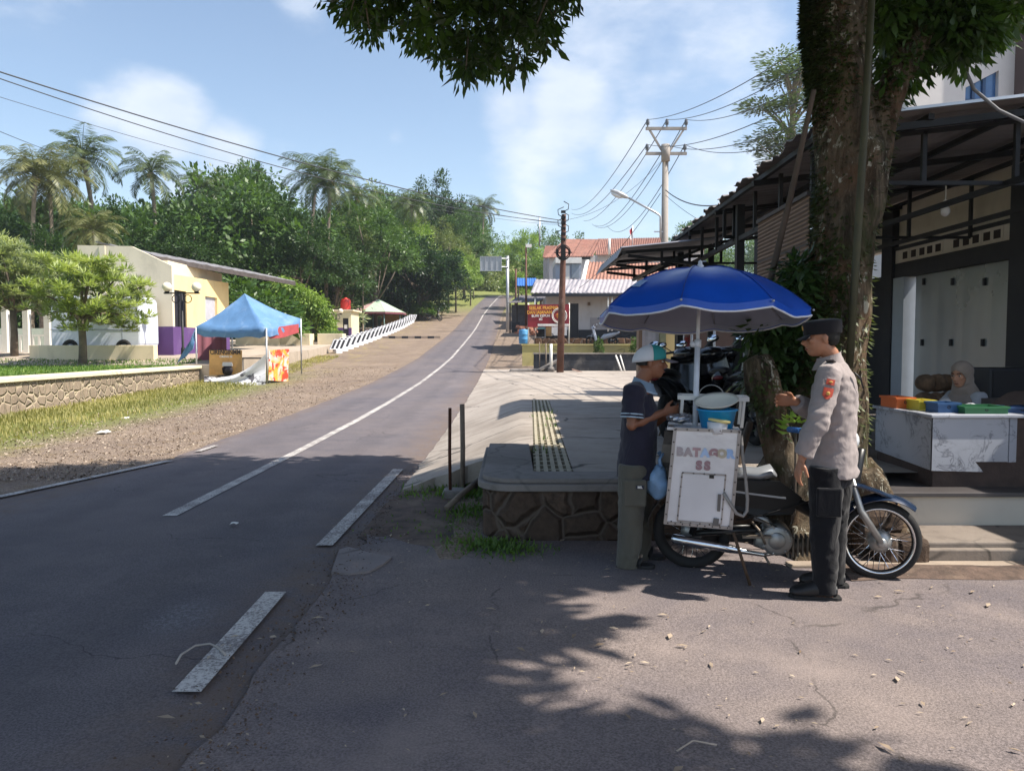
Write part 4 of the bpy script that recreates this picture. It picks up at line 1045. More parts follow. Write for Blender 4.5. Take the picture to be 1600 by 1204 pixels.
for x0, x1, yt, yb, Y, lb in ((368, 436, 522, 538, 45, 'cream planter box behind the blue tent, shaded long one'), (436, 484, 521, 535, 45.3, 'cream planter box left of the hedge arch opening'), (496, 535, 521, 533, 46, 'cream planter box right of the hedge arch opening')):
    a, b = at(x0, yb, Y), at(x1, yt, Y); t1 = thing('planter_box', lb, 'planter', (a.x, Y, zplaza(Y)), 0, 'cream planter boxes')
    mb = MB(); mb.bx(a.x, b.x, Y, Y+1.0, zplaza(Y)-.1, b.z); mb.build('wall', CREAM, t1, True, .02)
    q = blades(rng.uniform(a.x+.1, b.x-.1, 300), rng.uniform(Y+.1, Y+.9, 300), np.full(300, b.z-.03), .1, .3, .05); quads_obj('plants', q-np.array(tuple(t1.location)), GREEN, t1)
def toilet():
    Y = 59; zb = zplaza(Y); t1 = thing('toilet_block', 'small cream and purple toilet block with two black doors', 'building', tuple(at(525, 526, Y)))
    a, b = at(499, 486, Y), at(549, 526, Y); zp = at(520, 512, Y).z; zd = at(520, 497, Y).z
    doors = [(at(503, 0, Y).x, at(515, 0, Y).x), (at(530, 0, Y).x, at(539, 0, Y).x)]
    xs_ = [a.x, doors[0][0], doors[0][1], doors[1][0], doors[1][1], b.x]
    mb = MB(); mp = MB()
    for i in (0, 2, 4): mb.bx(xs_[i], xs_[i+1], Y, Y+.2, zp, a.z); mp.bx(xs_[i], xs_[i+1], Y-.02, Y+.2, zb-.3, zp-.002)
    for i in (1, 3): mb.bx(xs_[i], xs_[i+1], Y, Y+.2, zd, a.z)
    mb.bx(a.x, a.x+.2, Y+.21, Y+3, zp, a.z); mb.bx(b.x-.2, b.x, Y+.21, Y+3, zb, a.z); mb.build('wall', M_('pale_yellow_paint', srgb('#ddd2ac'), .8, var=.04), t1, True); mp.build('purple_base', PURP, t1, True)
    for x0, x1 in doors:
        d = MB().bx(x0, x1, Y+.05, Y+.1, zb-.1, zd).build('door', M_('dark_door', srgb('#23222a'), .4, var=.2), t1, True)
        MB().bx((x0+x1)/2-.12, (x0+x1)/2+.12, Y+.03, Y+.049, zd-.8, zd-.5).build('notice', PLI, d, True)
    mb = MB(); mb.bx(a.x-.2, b.x+.2, Y-.15, Y+3.2, a.z+.002, a.z+.12); mb.build('roof', CREAM, t1, True)
    t2 = thing('water_tank', 'red plastic water tank above the toilet block', 'water tank', tuple(at(540, 486, Y+1.4)))
    c = at(540, 476, Y+1.4); mb = MB(); r = at(548, 476, Y+1.4).x-c.x; h = at(540, 466, Y+1.4).z-c.z
    mb.lathe([(.001, -h), (r*.96, -h), (r, -h*.8), (r*.97, -h*.6), (r, -h*.4), (r*.97, 0), (r, h*.2), (r, h*.6), (r*.8, h*.9), (r*.3, h), (r*.3, h*1.1), (.001, h*1.1)], 20, Matrix.Translation(c)); mb.build('tank', M_('red_plastic', srgb('#c2352f'), .45, var=.08), t2, True)
    mb = MB(); mb.bx(c.x-.3, c.x+.3, c.y-.3, c.y+.3, a.z+.12, c.z-h); mb.build('stand', CREAM, t2, True)
toilet()
def gazebo():
    Y = 68; zb = zplaza(Y); ap = at(591, 468, Y+1.6); c = Vector((ap.x, Y+1.6, zb)); ze = at(560, 488, Y).z; r = 2.55
    t1 = thing('gazebo', 'pavilion with pale pink and green roof, thin posts and wooden back panel', 'pavilion', tuple(c))
    ring = [c+Vector((r*math.cos(a), r*math.sin(a), ze-zb)) for a in [R(22.5+45*i) for i in range(8)]]
    PKR = M_('pink_roof', srgb('#c9a7a4'), .6, var=.1); GRR = M_('green_roof', srgb('#a9bda6'), .6, var=.1)
    for k, (mt, nm) in enumerate(((GRR, 'roof'), (PKR, 'roof_trim'))):
        mb = MB()
        for i in range(8):
            a, b = ring[i], ring[(i+1) % 8]; top = ap
            if (nm == 'roof') == (i in (5, 6, 7, 0, 1)): mb.sheet([[top+(a-top)*.02, a], [top+(b-top)*.02, b]], .05)
        mb.build(nm, mt, t1, True)
    mb = MB()
    for i in range(8): mb.beam(ring[i]+Vector((0, 0, -.06)), ring[(i+1) % 8]+Vector((0, 0, -.06)), .08, .16)
    mb.build('eave_band', M_('maroon_paint', srgb('#7d4650'), .6), t1, True)
    for i in range(8):
        p = c+(ring[i]-c)*.88; MB().tube([(p.x, p.y, zb-.2), (p.x, p.y, ze)], .06, 8).build('post', M_('teal_post', srgb('#6f8a84'), .6), t1, True)
    mb = MB(); a, b = ring[1], ring[2]; mb.beam((c.x+.1, c.y+1.5, zb+.9), (c.x+1.9, c.y+1.1, zb+.9), .06, 1.5); mb.build('back_panel', M_('orange_wood', srgb('#b08a55'), .7, var=.25, scale=2), t1, True)
    mb = MB()
    for i in range(8): mb.beam(c+(ring[i]-c)*.86+Vector((0, 0, -(ze-zb)+.45)), c+(ring[(i+1) % 8]-c)*.86+Vector((0, 0, -(ze-zb)+.45)), .3, .06)
    mb.build('bench', MATS['maroon_paint'], t1, True)
gazebo()
t1 = thing('plank_fence', 'orange-brown plank fence panel right of the pavilion', 'fence', tuple(at(605, 515, 71)))
mb = MB(); a, b = at(596, 503, 71), at(618, 518, 71)
for k in range(9): mb.bx(a.x+(b.x-a.x)*k/9, a.x+(b.x-a.x)*(k+.93)/9, 71, 71.04, b.z-.3, a.z+.05*(k % 2)); 
mb.build('planks', MATS['orange_wood'], t1, True)
MB().bx(a.x, b.x, 71.045, 71.1, b.z+.5, b.z+.6).build('rail', MATS['orange_wood'], t1, True)

# striped barrier
BW = M_('barrier_white', srgb('#d9dbe2'), .7, var=.08, scale=4, stain=srgb('#9c9a98'), stain_amt=.4); BB = M_('barrier_black', srgb('#24262e'), .7, var=.15)
def barrier(name):
    t1 = thing(name, None, None)
    MB().bx(-.15, .15, -.28, .28, -.25, .2).build('base', BW, t1, bevel=.03)
    mb = MB(); mb.prism([(-.8, .2), (.4, .2), (.8, 1.0), (-.4, 1.0)], -.06, .06, Matrix(((0, 0, 1, 0), (1, 0, 0, 0), (0, 1, 0, 0), (0, 0, 0, 1)))); mb.build('panel', BW, t1)
    mb = MB()
    for k in range(3):
        y0 = -.7+k*.38
        for s in (-1, 1): mb.prism([(y0, .26), (y0+.22, .26), (y0+.56, .95), (y0+.34, .95)], .061, .067, Matrix(((s, 0, 0, 0), (0, 1, 0, 0), (0, 0, 1, 0), (0, 0, 0, 1))) @ Matrix(((0, 0, 1, 0), (1, 0, 0, 0), (0, 1, 0, 0), (0, 0, 0, 1))))
    mb.build('stripe', BB, t1)
    return t1
pb = barrier('road_barrier')
for k in range(21):
    o = pb if k == 0 else copy_tree(pb); Y = 44.3+k*1.52; o.scale = (.72, .72, .72)
    o.location = (-10.0+.015*k, Y, zr(Y)+.05); o.rotation_euler = (0, 0, R(-48))
    tag(o, 'black and white striped concrete barrier, ' + ('nearest of the row beside the plaza' if k == 0 else 'farthest of the row beside the scooter' if k == 20 else 'one of the row along the gravel verge'), 'barrier', 'striped barriers along the verge')
t1 = thing('kerb_strip', 'low black and white striped kerb across the gravel verge', 'kerb', (-7, 57, zr(57)))
mb = MB(); mw = MB()
for k in range(9): (mb if k % 2 else mw).bx(-9.6+k*.48, -9.6+k*.48+.478, 56.9, 57.1, zr(57)-.1, zr(57)+.13)
mb.build('black_segment', BB, t1, True); mw.build('pale_segment', M_('faded_kerb', srgb('#a08f80'), .85), t1, True)
# ------------------------------------------------------------------ right side background
def box_px(mb, x0, x1, yt, yb, Y, depth):
    a, b = at(x0, yb, Y), at(x1, yt, Y); mb.bx(a.x, b.x, Y, Y+depth, a.z, b.z); return a, b
GALV = MATS['galvanised']; BLK = MATS['black_metal']
# blank direction sign on a gantry post
Y = 64; p = at(793, 517, Y); tp = at(793, 400, Y)
t1 = thing('road_sign', 'back of a grey direction sign on a tall cantilever post by the road crest', 'road sign', (p.x, Y, p.z))
MB().tube([(p.x, Y, p.z-.3), (p.x, Y, tp.z)], .13, 10).build('post', GALV, t1, True)
mb = MB()
for py in (404, 417): a = at(750, py, Y-.12); b = at(795, py, Y-.12); mb.tube([a, b], .045, 6)
mb.build('arm', GALV, t1, True)
mb = MB(); a, b = at(750, 423, Y-.25), at(784, 401, Y-.25); mb.bx(a.x, b.x, Y-.27, Y-.23, a.z, b.z); bd = mb.build('board', M_('sign_back', srgb('#a9adb0'), .5, .3, .12, 2), t1, True)
mb = MB(); mb.beam((a.x, Y-.3, a.z), (b.x, Y-.3, a.z), .05); mb.beam((a.x, Y-.3, b.z), (b.x, Y-.3, b.z), .05)
for f in (.02, .25, .5, .75, .98): x = a.x+(b.x-a.x)*f; mb.beam((x, Y-.3, a.z), (x, Y-.3, b.z), .04)
mb.build('frame', GALV, bd, True)
# shop with grey tin roof
WALLW = M_('shop_white', srgb('#c9c5c4'), .85, var=.05, scale=1, stain=srgb('#9b958f'), stain_amt=.35)
BLKP = M_('black_tile', srgb('#20222b'), .5, var=.2)
TIN2 = M_('pale_tin', srgb('#a7a0a2'), .55, .15, .12, 1.2, stain=srgb('#7c7273'), stain_amt=.4)
def tin_sheet(mb, a, b, c, d, n, amp=.025, th=.012):     # a-b ridge, d-c eave; ribs run a->d
    P = []
    for i in range(n*4+1):
        f = i/(n*4); k = amp*(1 if i % 4 in (1, 2) else 0); up = Vector((0, 0, k)); P.append([a.lerp(b, f)+up, d.lerp(c, f)+up])
    mb.sheet(P, th)
def shop():
    Y = 45; t1 = thing('white_shop', 'low white shop with black plinth, dark door and grey tin roof behind the red banner', 'shop', tuple(at(930, 528, Y)))
    g = at(853, 527, Y).z; zp = at(900, 515, Y).z; ze = at(900, 462, Y).z
    X = lambda px: at(px, 500, Y).x
    mb = MB(); mb.bx(X(853), X(888), Y, Y+.2, zp, ze); mb.bx(X(904), X(1130), Y, Y+.2, zp, ze); zd = at(895, 474, Y).z; mb.bx(X(888), X(904), Y, Y+.2, zd, ze)
    mb.bx(X(853), X(853)+.2, Y+.21, Y+6, g, ze); mb.build('wall', WALLW, t1, True)
    mb = MB(); mb.bx(X(853), X(888), Y-.03, Y+.2, g-.2, zp-.002); mb.bx(X(904), X(1130), Y-.03, Y+.2, g-.2, zp-.002); mb.build('plinth', BLKP, t1, True)
    MB().bx(X(888)+.01, X(904)-.01, Y+.1, Y+.15, g-.2, zd).build('door', M_('dark_door', srgb('#23222a'), .4), t1, True)
    mb = MB(); a, b = at(922, 515, Y-.02), at(948, 496, Y-.02); mb.bx(a.x, b.x, Y-.035, Y-.001, a.z, b.z); mb.build('notice_panel', M_('grey_panel', srgb('#a8a2a4'), .7), t1, True)
    MB().bx(X(918), X(922), Y-.12, Y-.001, at(0, 477, Y).z, at(0, 472, Y).z).build('meter_box', M_('meter_brown', srgb('#75604f'), .6), t1, True)
    mb = MB(); a, b, c, d = at(837, 437, Y+3), at(1140, 437, Y+3), at(1135, 458, Y-1.6), at(829, 458, Y-1.6)
    tin_sheet(mb, a, b, c, d, 46, .03); mb.build('roof', TIN2, t1, True)
    mb = MB(); mb.beam(d+Vector((.05, 0, -.1)), c+Vector((0, 0, -.1)), .06, .16); mb.build('fascia', BLKP, t1, True)
    for px in (836, 950, 956):
        a = at(px, 536 if px < 900 else 528, Y-1.45); mb = MB(); mb.tube([(a.x, a.y, a.z-.1), (a.x, a.y, at(px, 461, Y-1.45).z)], .045, 8); mb.build('post', MATS['white_paint'], t1, True)
    mb = MB(); a, b = at(836, 537, Y-2), at(1130, 528, Y-2); mb.bx(a.x, b.x, Y-2, Y-.04, a.z-.5, b.z); mb.build('terrace', rubble('terrace_stone', srgb('#6d5240'), srgb('#8a6a52'), srgb('#7e6f62'), 2.2), t1, True)
shop()
# things on the shop front
Yd = 43.2
t1 = thing('tan_cabinet', 'wooden cupboard and crate under the red food banner', 'cupboard', tuple(at(855, 526, 44)))
mb = MB(); box_px(mb, 853, 863, 509, 525, 44, .5); mb.build('body', M_('orange_wood', srgb('#a8713c')), t1, True)
mb = MB(); box_px(mb, 852.8, 863.2, 508.2, 509, 43.95, .6); mb.build('top', MATS['dark_timber'], t1, True)
t1 = thing('glass_counter', 'dark glass food counter with teal top left under the red food banner', 'counter', tuple(at(842, 526, 44)))
mb = MB(); box_px(mb, 838, 851, 514, 526, 44, .6); mb.build('body', DKG, t1, True)
mb = MB(); box_px(mb, 837, 851.5, 509, 514, 43.98, .6); mb.build('top', M_('teal_plastic', srgb('#6f9f9c'), .5), t1, True)
t1 = thing('menu_sheet', 'pale printed sheet hung below the right end of the red food banner', 'poster', tuple(at(873, 524, 40)))
mb = MB(); box_px(mb, 862, 886, 510, 524, 40, .02); mb.build('sheet', printmat(), t1, True)
# red food banner
REDB = M_('banner_red', srgb('#8e2530'), .5, var=.18, scale=1.5, stain=srgb('#5c1a30'), stain_amt=.6)
Y = 38
q = [at(824.5, 476, Y), at(889.5, 475, Y), at(889.5, 510, Y), at(824.5, 511, Y)]
t1 = banner('food_banner', 'dark red food stall banner with orange lettering on two white posts', q, REDB, wav=0)
fx = q[1]-q[0]
ORL = M_('ink_orange', srgb('#f0b04a'), .6, var=.1)
for txt, px, py, s, mt, bo, sx in (('SEBLAK PRASMANAN', 854.5, 481, .235, ORL, .006, .78), ('DAN JAJANAN', 843, 488, .235, ORL, .006, .8), ('BUMI KEPUH', 845, 493.5, .16, PLI, .004, 1), ('#2', 845, 498.5, .16, PLI, .004, 1)):
    lettering(txt, s, frame(at(px, py, Y-.03), fx, (0, 0, 1)), mt, t1, bo, sx=sx)
mb = MB(); c = at(874, 493, Y-.02); Mx = frame(c, fx, (0, 0, 1)).to_3x3(); mb.torus(c, .36, .022, Mx, 30, 6); mb.torus(c, .3, .012, Mx, 30, 6); mb.build('plate_ring', PLI, t1, True)
mb = MB(); mb.sph(c, (.2, .02, .13), 12, 8); mb.build('dish_picture', M_('dish_orange', srgb('#c9793a'), .6, var=.4, scale=8), t1, True)
mb = MB(); mb.sph(c+Vector((.06, -.01, .12)), (.09, .02, .16), 12, 8); mb.build('dish_picture', M_('dish_pale', srgb('#dccfc0'), .6, var=.2), t1, True)
for px in (825.5, 889): a = at(px, 538, Y+.05); mb = MB(); mb.tube([(a.x, a.y, a.z-.1), (a.x, a.y, at(px, 475, Y).z+.05)], .035, 8); mb.build('post', MATS['white_paint'], t1, True)
mb = MB(); mb.bx(q[0].x+.5, q[1].x, Y-.022, Y-.014, q[2].z+.02, q[2].z+.13); mb.build('white_band', PLI, t1, True)
# drum, yellow wall, black wall
a = at(818, 537, 39); t1 = thing('blue_drum', 'blue plastic water drum at the left end of the yellow wall', 'drum', tuple(a))
h = at(818, 515, 39).z-a.z; mb = MB(); r = .235
mb.lathe([(.001, 0), (r*.9, 0), (r, .05), (r, h*.3), (r*1.05, h*.33), (r, h*.36), (r, h*.64), (r*1.05, h*.67), (r, h*.7), (r, h-.06), (r*.9, h), (.001, h)], 20, Matrix.Translation(a)); mb.build('body', M_('blue_plastic', srgb('#4f93c4'), .5, var=.12), t1, True)
MB().lathe([(r*.5, h), (r*.52, h+.03), (.001, h+.035)], 16, Matrix.Translation(a)).build('lid', MATS['blue_plastic'], t1, True)
YW = concrete('yellow_wall_paint', srgb('#cdbf7c'), srgb('#b0a67a'), .5, .8)
a, b = at(816, 556, 36), at(1010, 537, 36); t1 = thing('yellow_wall', 'weathered pale yellow low wall behind the black painted wall', 'wall', (a.x, 36, a.z))
MB().bx(a.x, b.x+.5, 36, 36.25, a.z-.5, b.z-.08).build('wall', YW, t1, True); MB().bx(a.x-.04, b.x+.5, 35.95, 36.3, b.z-.078, b.z).build('cap', YW, t1, True)
BWP = M_('flaking_black', srgb('#2c2f36'), .85, var=.4, scale=2.5, bump=.4, stain=srgb('#6e6a66'), stain_amt=.75, stain_scale=1.6)
a, b = at(834, 583, 33.3), at(1010, 551, 33.3); t1 = thing('black_wall', 'low wall with flaking black paint at the far side of the yard', 'wall', (a.x, 33.3, a.z))
MB().bx(a.x, b.x+3, 33.3, 33.5, a.z-.3, b.z-.06).build('wall', BWP, t1, True); MB().bx(a.x-.03, b.x+3, 33.26, 33.54, b.z-.058, b.z).build('cap', concrete('grey_cap', srgb('#9c968f'), srgb('#7e7871'), .3), t1, True)
for px, pt, w, lb in ((843, 534, .02, 'thin rod standing left of the rusty cable pole'), (853, 536, .028, 'pale thin post standing in the yard between the rod and the white post')):
    a = at(px, 577, 32.6); o = MB().tube([a, at(px, pt, 32.6)], w, 6).build('thin_post', MATS['weathered_wood']); tag(o, lb, 'post', 'thin posts by the black wall')
t1 = thing('white_post', 'short white post in a round concrete foot left of the cable pole', 'post', tuple(at(861, 580, 32.2)))
a = at(861, 580, 32.2); MB().tube([a, at(861, 537, 32.2)], .06, 8).build('post', MATS['white_paint'], t1, True); MB().lathe([(.001, 0), (.15, 0), (.13, .18), (.001, .18)], 14, Matrix.Translation(a)).build('foot', CAPM, t1, True)
a, b = at(965, 555, 33), at(975, 582, 33); o = MB().tube([at(962, 555, 33.2), at(972, 582, 32.9)], .04, 6).build('leaning_stick', MATS['white_paint']); tag(o, 'white stick leaning on the black wall, left of two', 'stick')
o = MB().tube([at(969, 555, 33.2), at(977, 582, 32.9)], .03, 6).build('leaning_stick', MATS['white_paint']); tag(o, 'white stick leaning on the black wall, right of two', 'stick')
t1 = thing('concrete_slab', 'broken concrete slab and rubble lying at the foot of the cable pole', 'slab', tuple(at(840, 575, 32.8)))
mb = MB(); a = at(830, 576, 32.4); mb.bx(a.x-.9, a.x+.8, 32.3, 33, .3, .62, None); mb.build('slab', CAPM, t1, True, .05); mb = MB(); mb.beam(at(842, 578, 32.4), at(873, 562, 32.6), .5, .08); mb.build('tilted_piece', CAPM, t1, True)
a = at(902, 581, 32); o = MB().box(a+Vector((0, 0, .05)), (.45, .3, .05), Matrix.Rotation(.3, 3, 'Y')).build('broken_tile', M_('pale_terracotta', srgb('#b8998a'), .8)); tag(o, 'pale broken tile lying in front of the black wall', 'tile')
# cable pole with coils
def cable_pole():
    Y = 31.5; t1 = thing('cable_pole', 'rusty brown telephone pole with a big coil of black cable', 'utility pole', tuple(at(876, 581, Y)))
    mb = MB(); mb.tube([at(875, 585, Y), at(878, 470, Y), at(880, 400, Y), at(881, 335, Y)], [.15, .135, .11, .09], 12); mb.build('pole', M_('rust_paint', srgb('#624337'), .75, .2, .3, 2.5, .3, stain=srgb('#a58c80'), stain_amt=.6, stain_scale=2), t1, True)
    mb = MB(); c = at(880, 395, Y-.15)
    for k in range(7): mb.torus(c+Vector((.02*math.sin(k*2), -.02*k, .03*math.cos(k*3))), .22+.012*k, .016, Matrix.Rotation(math.pi/2, 3, 'X'), 28, 5)
    mb.beam(c+Vector((-.36, -.1, 0)), c+Vector((.36, -.1, 0)), .04); mb.beam(c+Vector((0, -.1, -.3)), c+Vector((0, -.1, .3)), .16, .1, (0, 1, 0)); mb.build('cable_coil', BLK, t1, True)
    mb = MB()
    for k in range(6):
        z = c.z+.55+k*.22; s = 1 if k % 2 else -1; mb.tube([(c.x, Y-.1, z), (c.x+s*.2, Y-.16, z+.1), (c.x+s*.22, Y-.14, z+.3), (c.x+.02, Y-.1, z+.42)], .018, 5); mb.box((c.x, Y-.12, z), (.18, .12, .1))
    mb.build('clamps', BLK, t1, True)
cable_pole()
t1 = thing('iron_pole', 'thin dark rusty pole with small lamp left of the red food banner', 'pole', tuple(at(821, 520, 46)))
MB().tube([at(822, 522, 46), at(822, 383, 46)], [.07, .05], 8).build('pole', M_('rust_paint', srgb('#7a4636')), t1, True); MB().box(at(826, 384, 46), (.35, .2, .18)).build('lamp', PLI, t1, True)
for px, y0, y1, Y, lb in ((806, 420, 512, 55, 'rusty iron pole behind the tin-roofed stall'), (843, 340, 385, 75, 'pale distant pole in front of the far trees')):
    o = MB().tube([at(px, y1, Y), at(px, y0, Y)], .07, 8).build('thin_pole', MATS['rust_paint'] if px < 820 else GALV); tag(o, lb, 'pole')
# stall
def stall():
    Y = 47; t1 = thing('roadside_stall', 'dark timber roadside stall with a tin roof and blue sheet', 'stall', tuple(at(805, 518, Y)))
    mb = MB(); a, b, c, d = at(812, 462, Y+2.6), at(858, 462, Y+2.6), at(840, 472, Y-.8), at(793, 474, Y-.8); tin_sheet(mb, a, b, c, d, 10, .03); mb.build('roof', M_('dark_tin', srgb('#5f5a5c'), .6, .2, .2), t1, True)
    mb = MB()
    for px in (797, 808, 838): mb.beam(at(px, 520, Y), at(px, 472, Y), .1)
    mb.build('frame', MATS['dark_timber'], t1, True)
    mb = MB(); a, b = at(799, 520, Y+.5), at(848, 476, Y+.5); mb.bx(a.x, b.x, Y+.5, Y+.6, a.z, b.z); mb.build('back_wall', M_('grey_planks', srgb('#6e6a6c'), .8, var=.3), t1, True)
    mb = MB(); a, b, c, d = at(808, 435, Y+1.5), at(838, 435, Y+1.5), at(838, 447, Y), at(808, 447, Y); tin_sheet(mb, a, b, c, d, 8); mb.build('blue_sheet', M_('blue_sheet', srgb('#2f66b0'), .6, var=.15), t1, True)
    mb = MB(); mb.beam(at(810, 470, Y), at(810, 447, Y), .08); mb.beam(at(836, 470, Y+.3), at(836, 447, Y+.3), .08); mb.build('upper_post', MATS['dark_timber'], t1, True)
    mb = MB(); box_px(mb, 800, 812, 503, 519, Y-.6, .7); mb.build('counter', BLKP, t1, True)
stall()
t1 = thing('brick_pile', 'low pile of bricks and rubble between the stall and the blue drum', 'brick pile', tuple(at(815, 518, 43)))
mb = MB()
for k in range(46):
    a = at(rng.uniform(808, 836), 521, 43+rng.uniform(-.5, .8)); mb.box(a+Vector((0, 0, rng.uniform(-.1, .42))), (.3, .16, .1), Matrix.Rotation(rng.uniform(0, 3), 3, 'Z'))
mb.build('bricks', M_('brick_red', srgb('#9a6e5c'), .9, var=.3, scale=2), t1, True)
# tiled houses
def tile_roof(name, a, b, c, d, t1, mat, nrow=14, ncol=40):
    mb = MB(); P = []
    for i in range(nrow*2+1):
        v = i/(nrow*2); row = []
        for j in range(ncol*4+1):
            u = j/(ncol*4); p = a.lerp(b, u).lerp(d.lerp(c, u), v); p.z += .045*math.sin(j*math.pi/2)+(.05 if i % 2 else 0); row.append(p)
        P.append(row)
    mb.sheet(P, .04); mb.build(name, mat, t1, True)
TILE = M_('terracotta', srgb('#976e5e'), .85, var=.28, scale=3, bump=.2, stain=srgb('#7d4a3c'), stain_amt=.6, stain_scale=1.2)
TILE2 = M_('terracotta_red', srgb('#8a6256'), .85, var=.25, scale=2, stain=srgb('#7a463c'), stain_amt=.6, stain_scale=.8)
def houses():
    Y = 52; t1 = thing('tiled_house', 'house with big ribbed terracotta roof directly behind the tin-roofed shop', 'house', tuple(at(980, 437, Y)))
    tile_roof('roof', at(916, 409, Y+5), at(1090, 411, Y+5), at(1100, 441, Y), at(908, 439, Y), t1, TILE, 12, 34)
    mb = MB(); a, b = at(905, 470, Y+.3), at(1090, 437, Y+.3); mb.bx(a.x, b.x, Y+.3, Y+6, a.z-3, b.z); mb.build('wall', WALLW, t1, True)
    mb = MB(); mb.beam(at(911, 440, Y-.05), at(918, 408, Y+5), .25, .2); mb.build('verge_trim', M_('white_paint', srgb('#e4e1da')), t1, True)
    t1 = thing('grey_house', 'bluish grey flat-fronted house with a window left of the big terracotta roof', 'house', tuple(at(890, 437, 58)))
    mb = MB(); a, b = at(868, 440, 58), at(908, 406, 58); mb.bx(a.x, b.x, 58, 62, a.z-4, b.z); mb.build('wall', M_('bluegrey_wall', srgb('#a3abb8'), .8, var=.05), t1, True)
    mb = MB(); box_px(mb, 893, 905, 412, 434, 57.9, .09); mb.build('window', M_('pale_glass', srgb('#8f9aa6'), .2), t1, True)
    mb = MB(); box_px(mb, 868, 909, 402, 411, 57.7, 4.4); mb.build('parapet', M_('white_paint', srgb('#e4e1da')), t1, True)
    mb = MB(); box_px(mb, 883, 890, 415, 440, 57.85, .12); mb.build('white_column', M_('white_paint', srgb('#e4e1da')), t1, True)
    Y = 66; t1 = thing('tiled_house', 'upper house with plain red tiled roof seen behind the cable pole', 'house', tuple(at(890, 400, Y)))
    tile_roof('roof', at(884, 374, Y+6), at(940, 374, Y+6), at(926, 400, Y), at(850, 402, Y), t1, TILE2, 12, 30)
    mb = MB(); a, b = at(858, 415, Y+.6), at(930, 399, Y+.6); mb.bx(a.x, b.x, Y+.6, Y+7, a.z-4, b.z); mb.build('wall', WALLW, t1, True)
    mb = MB(); box_px(mb, 898, 922, 399, 405, Y+.5, .15); mb.build('window', DKG, t1, True)
    t1 = thing('tiled_house', 'small red roofed house at the left of the upper tiled houses, beside the trees', 'house', tuple(at(860, 400, 72)))
    tile_roof('roof', at(852, 384, 76), at(884, 384, 76), at(878, 402, 72), at(848, 402, 72), t1, TILE2, 8, 20)
    mb = MB(); a, b = at(851, 420, 72.5), at(876, 401, 72.5); mb.bx(a.x, b.x, 72.5, 76, a.z-4, b.z); mb.build('wall', WALLW, t1, True)
    Y = 74; t1 = thing('tiled_house', 'long upper red tiled house with a white post, left of the concrete utility pole', 'house', tuple(at(1000, 400, Y)))
    tile_roof('roof', at(935, 373, Y+5), at(1042, 371, Y+5), at(1050, 396, Y), at(930, 398, Y), t1, TILE2, 10, 40)
    mb = MB(); a, b = at(933, 425, Y+.6), at(1048, 396, Y+.6); mb.bx(a.x, b.x, Y+.6, Y+6, a.z-4, b.z); mb.build('wall', WALLW, t1, True)
    mb = MB(); mb.tube([at(952, 398, Y-.5), at(952, 373, Y-.5)], .12, 8); mb.build('post', M_('white_paint', srgb('#e4e1da')), t1, True)
    t1 = thing('tiled_house', 'tiled gable roof just left of the near canopy edge, right of the concrete utility pole', 'house', tuple(at(1065, 385, 62)))
    tile_roof('roof', at(1066, 365, 65), at(1100, 362, 65), at(1100, 390, 62), at(1040, 388, 62), t1, TILE2, 8, 16)
    mb = MB(); a, b = at(1044, 410, 62.5), at(1100, 388, 62.5); mb.bx(a.x, b.x, 62.5, 66, a.z-4, b.z); mb.build('wall', WALLW, t1, True)
    # flag on a pole
    t1 = thing('flag', 'small red and white flag on a thin pole above the upper roofs', 'flag', tuple(at(988, 372, 70)))
    MB().tube([at(988.5, 395, 70), at(988.5, 352, 70)], .035, 6).build('pole', GALV, t1, True)
    for nm, m_, y0, y1 in (('red_half', M_('flag_red', srgb('#b3303a'), .7), 355, 362), ('white_half', M_('flag_white', srgb('#e8e4e4'), .7), 362, 370)):
        P = [[at(988+k*-1.1+(y-355)*.12, y+k*1.2, 70+.1*math.sin(k)) for k in range(5)] for y in (y0, (y0+y1)/2, y1)]
        MB().sheet(P, .01, True).build(nm, m_, t1, True)
houses()
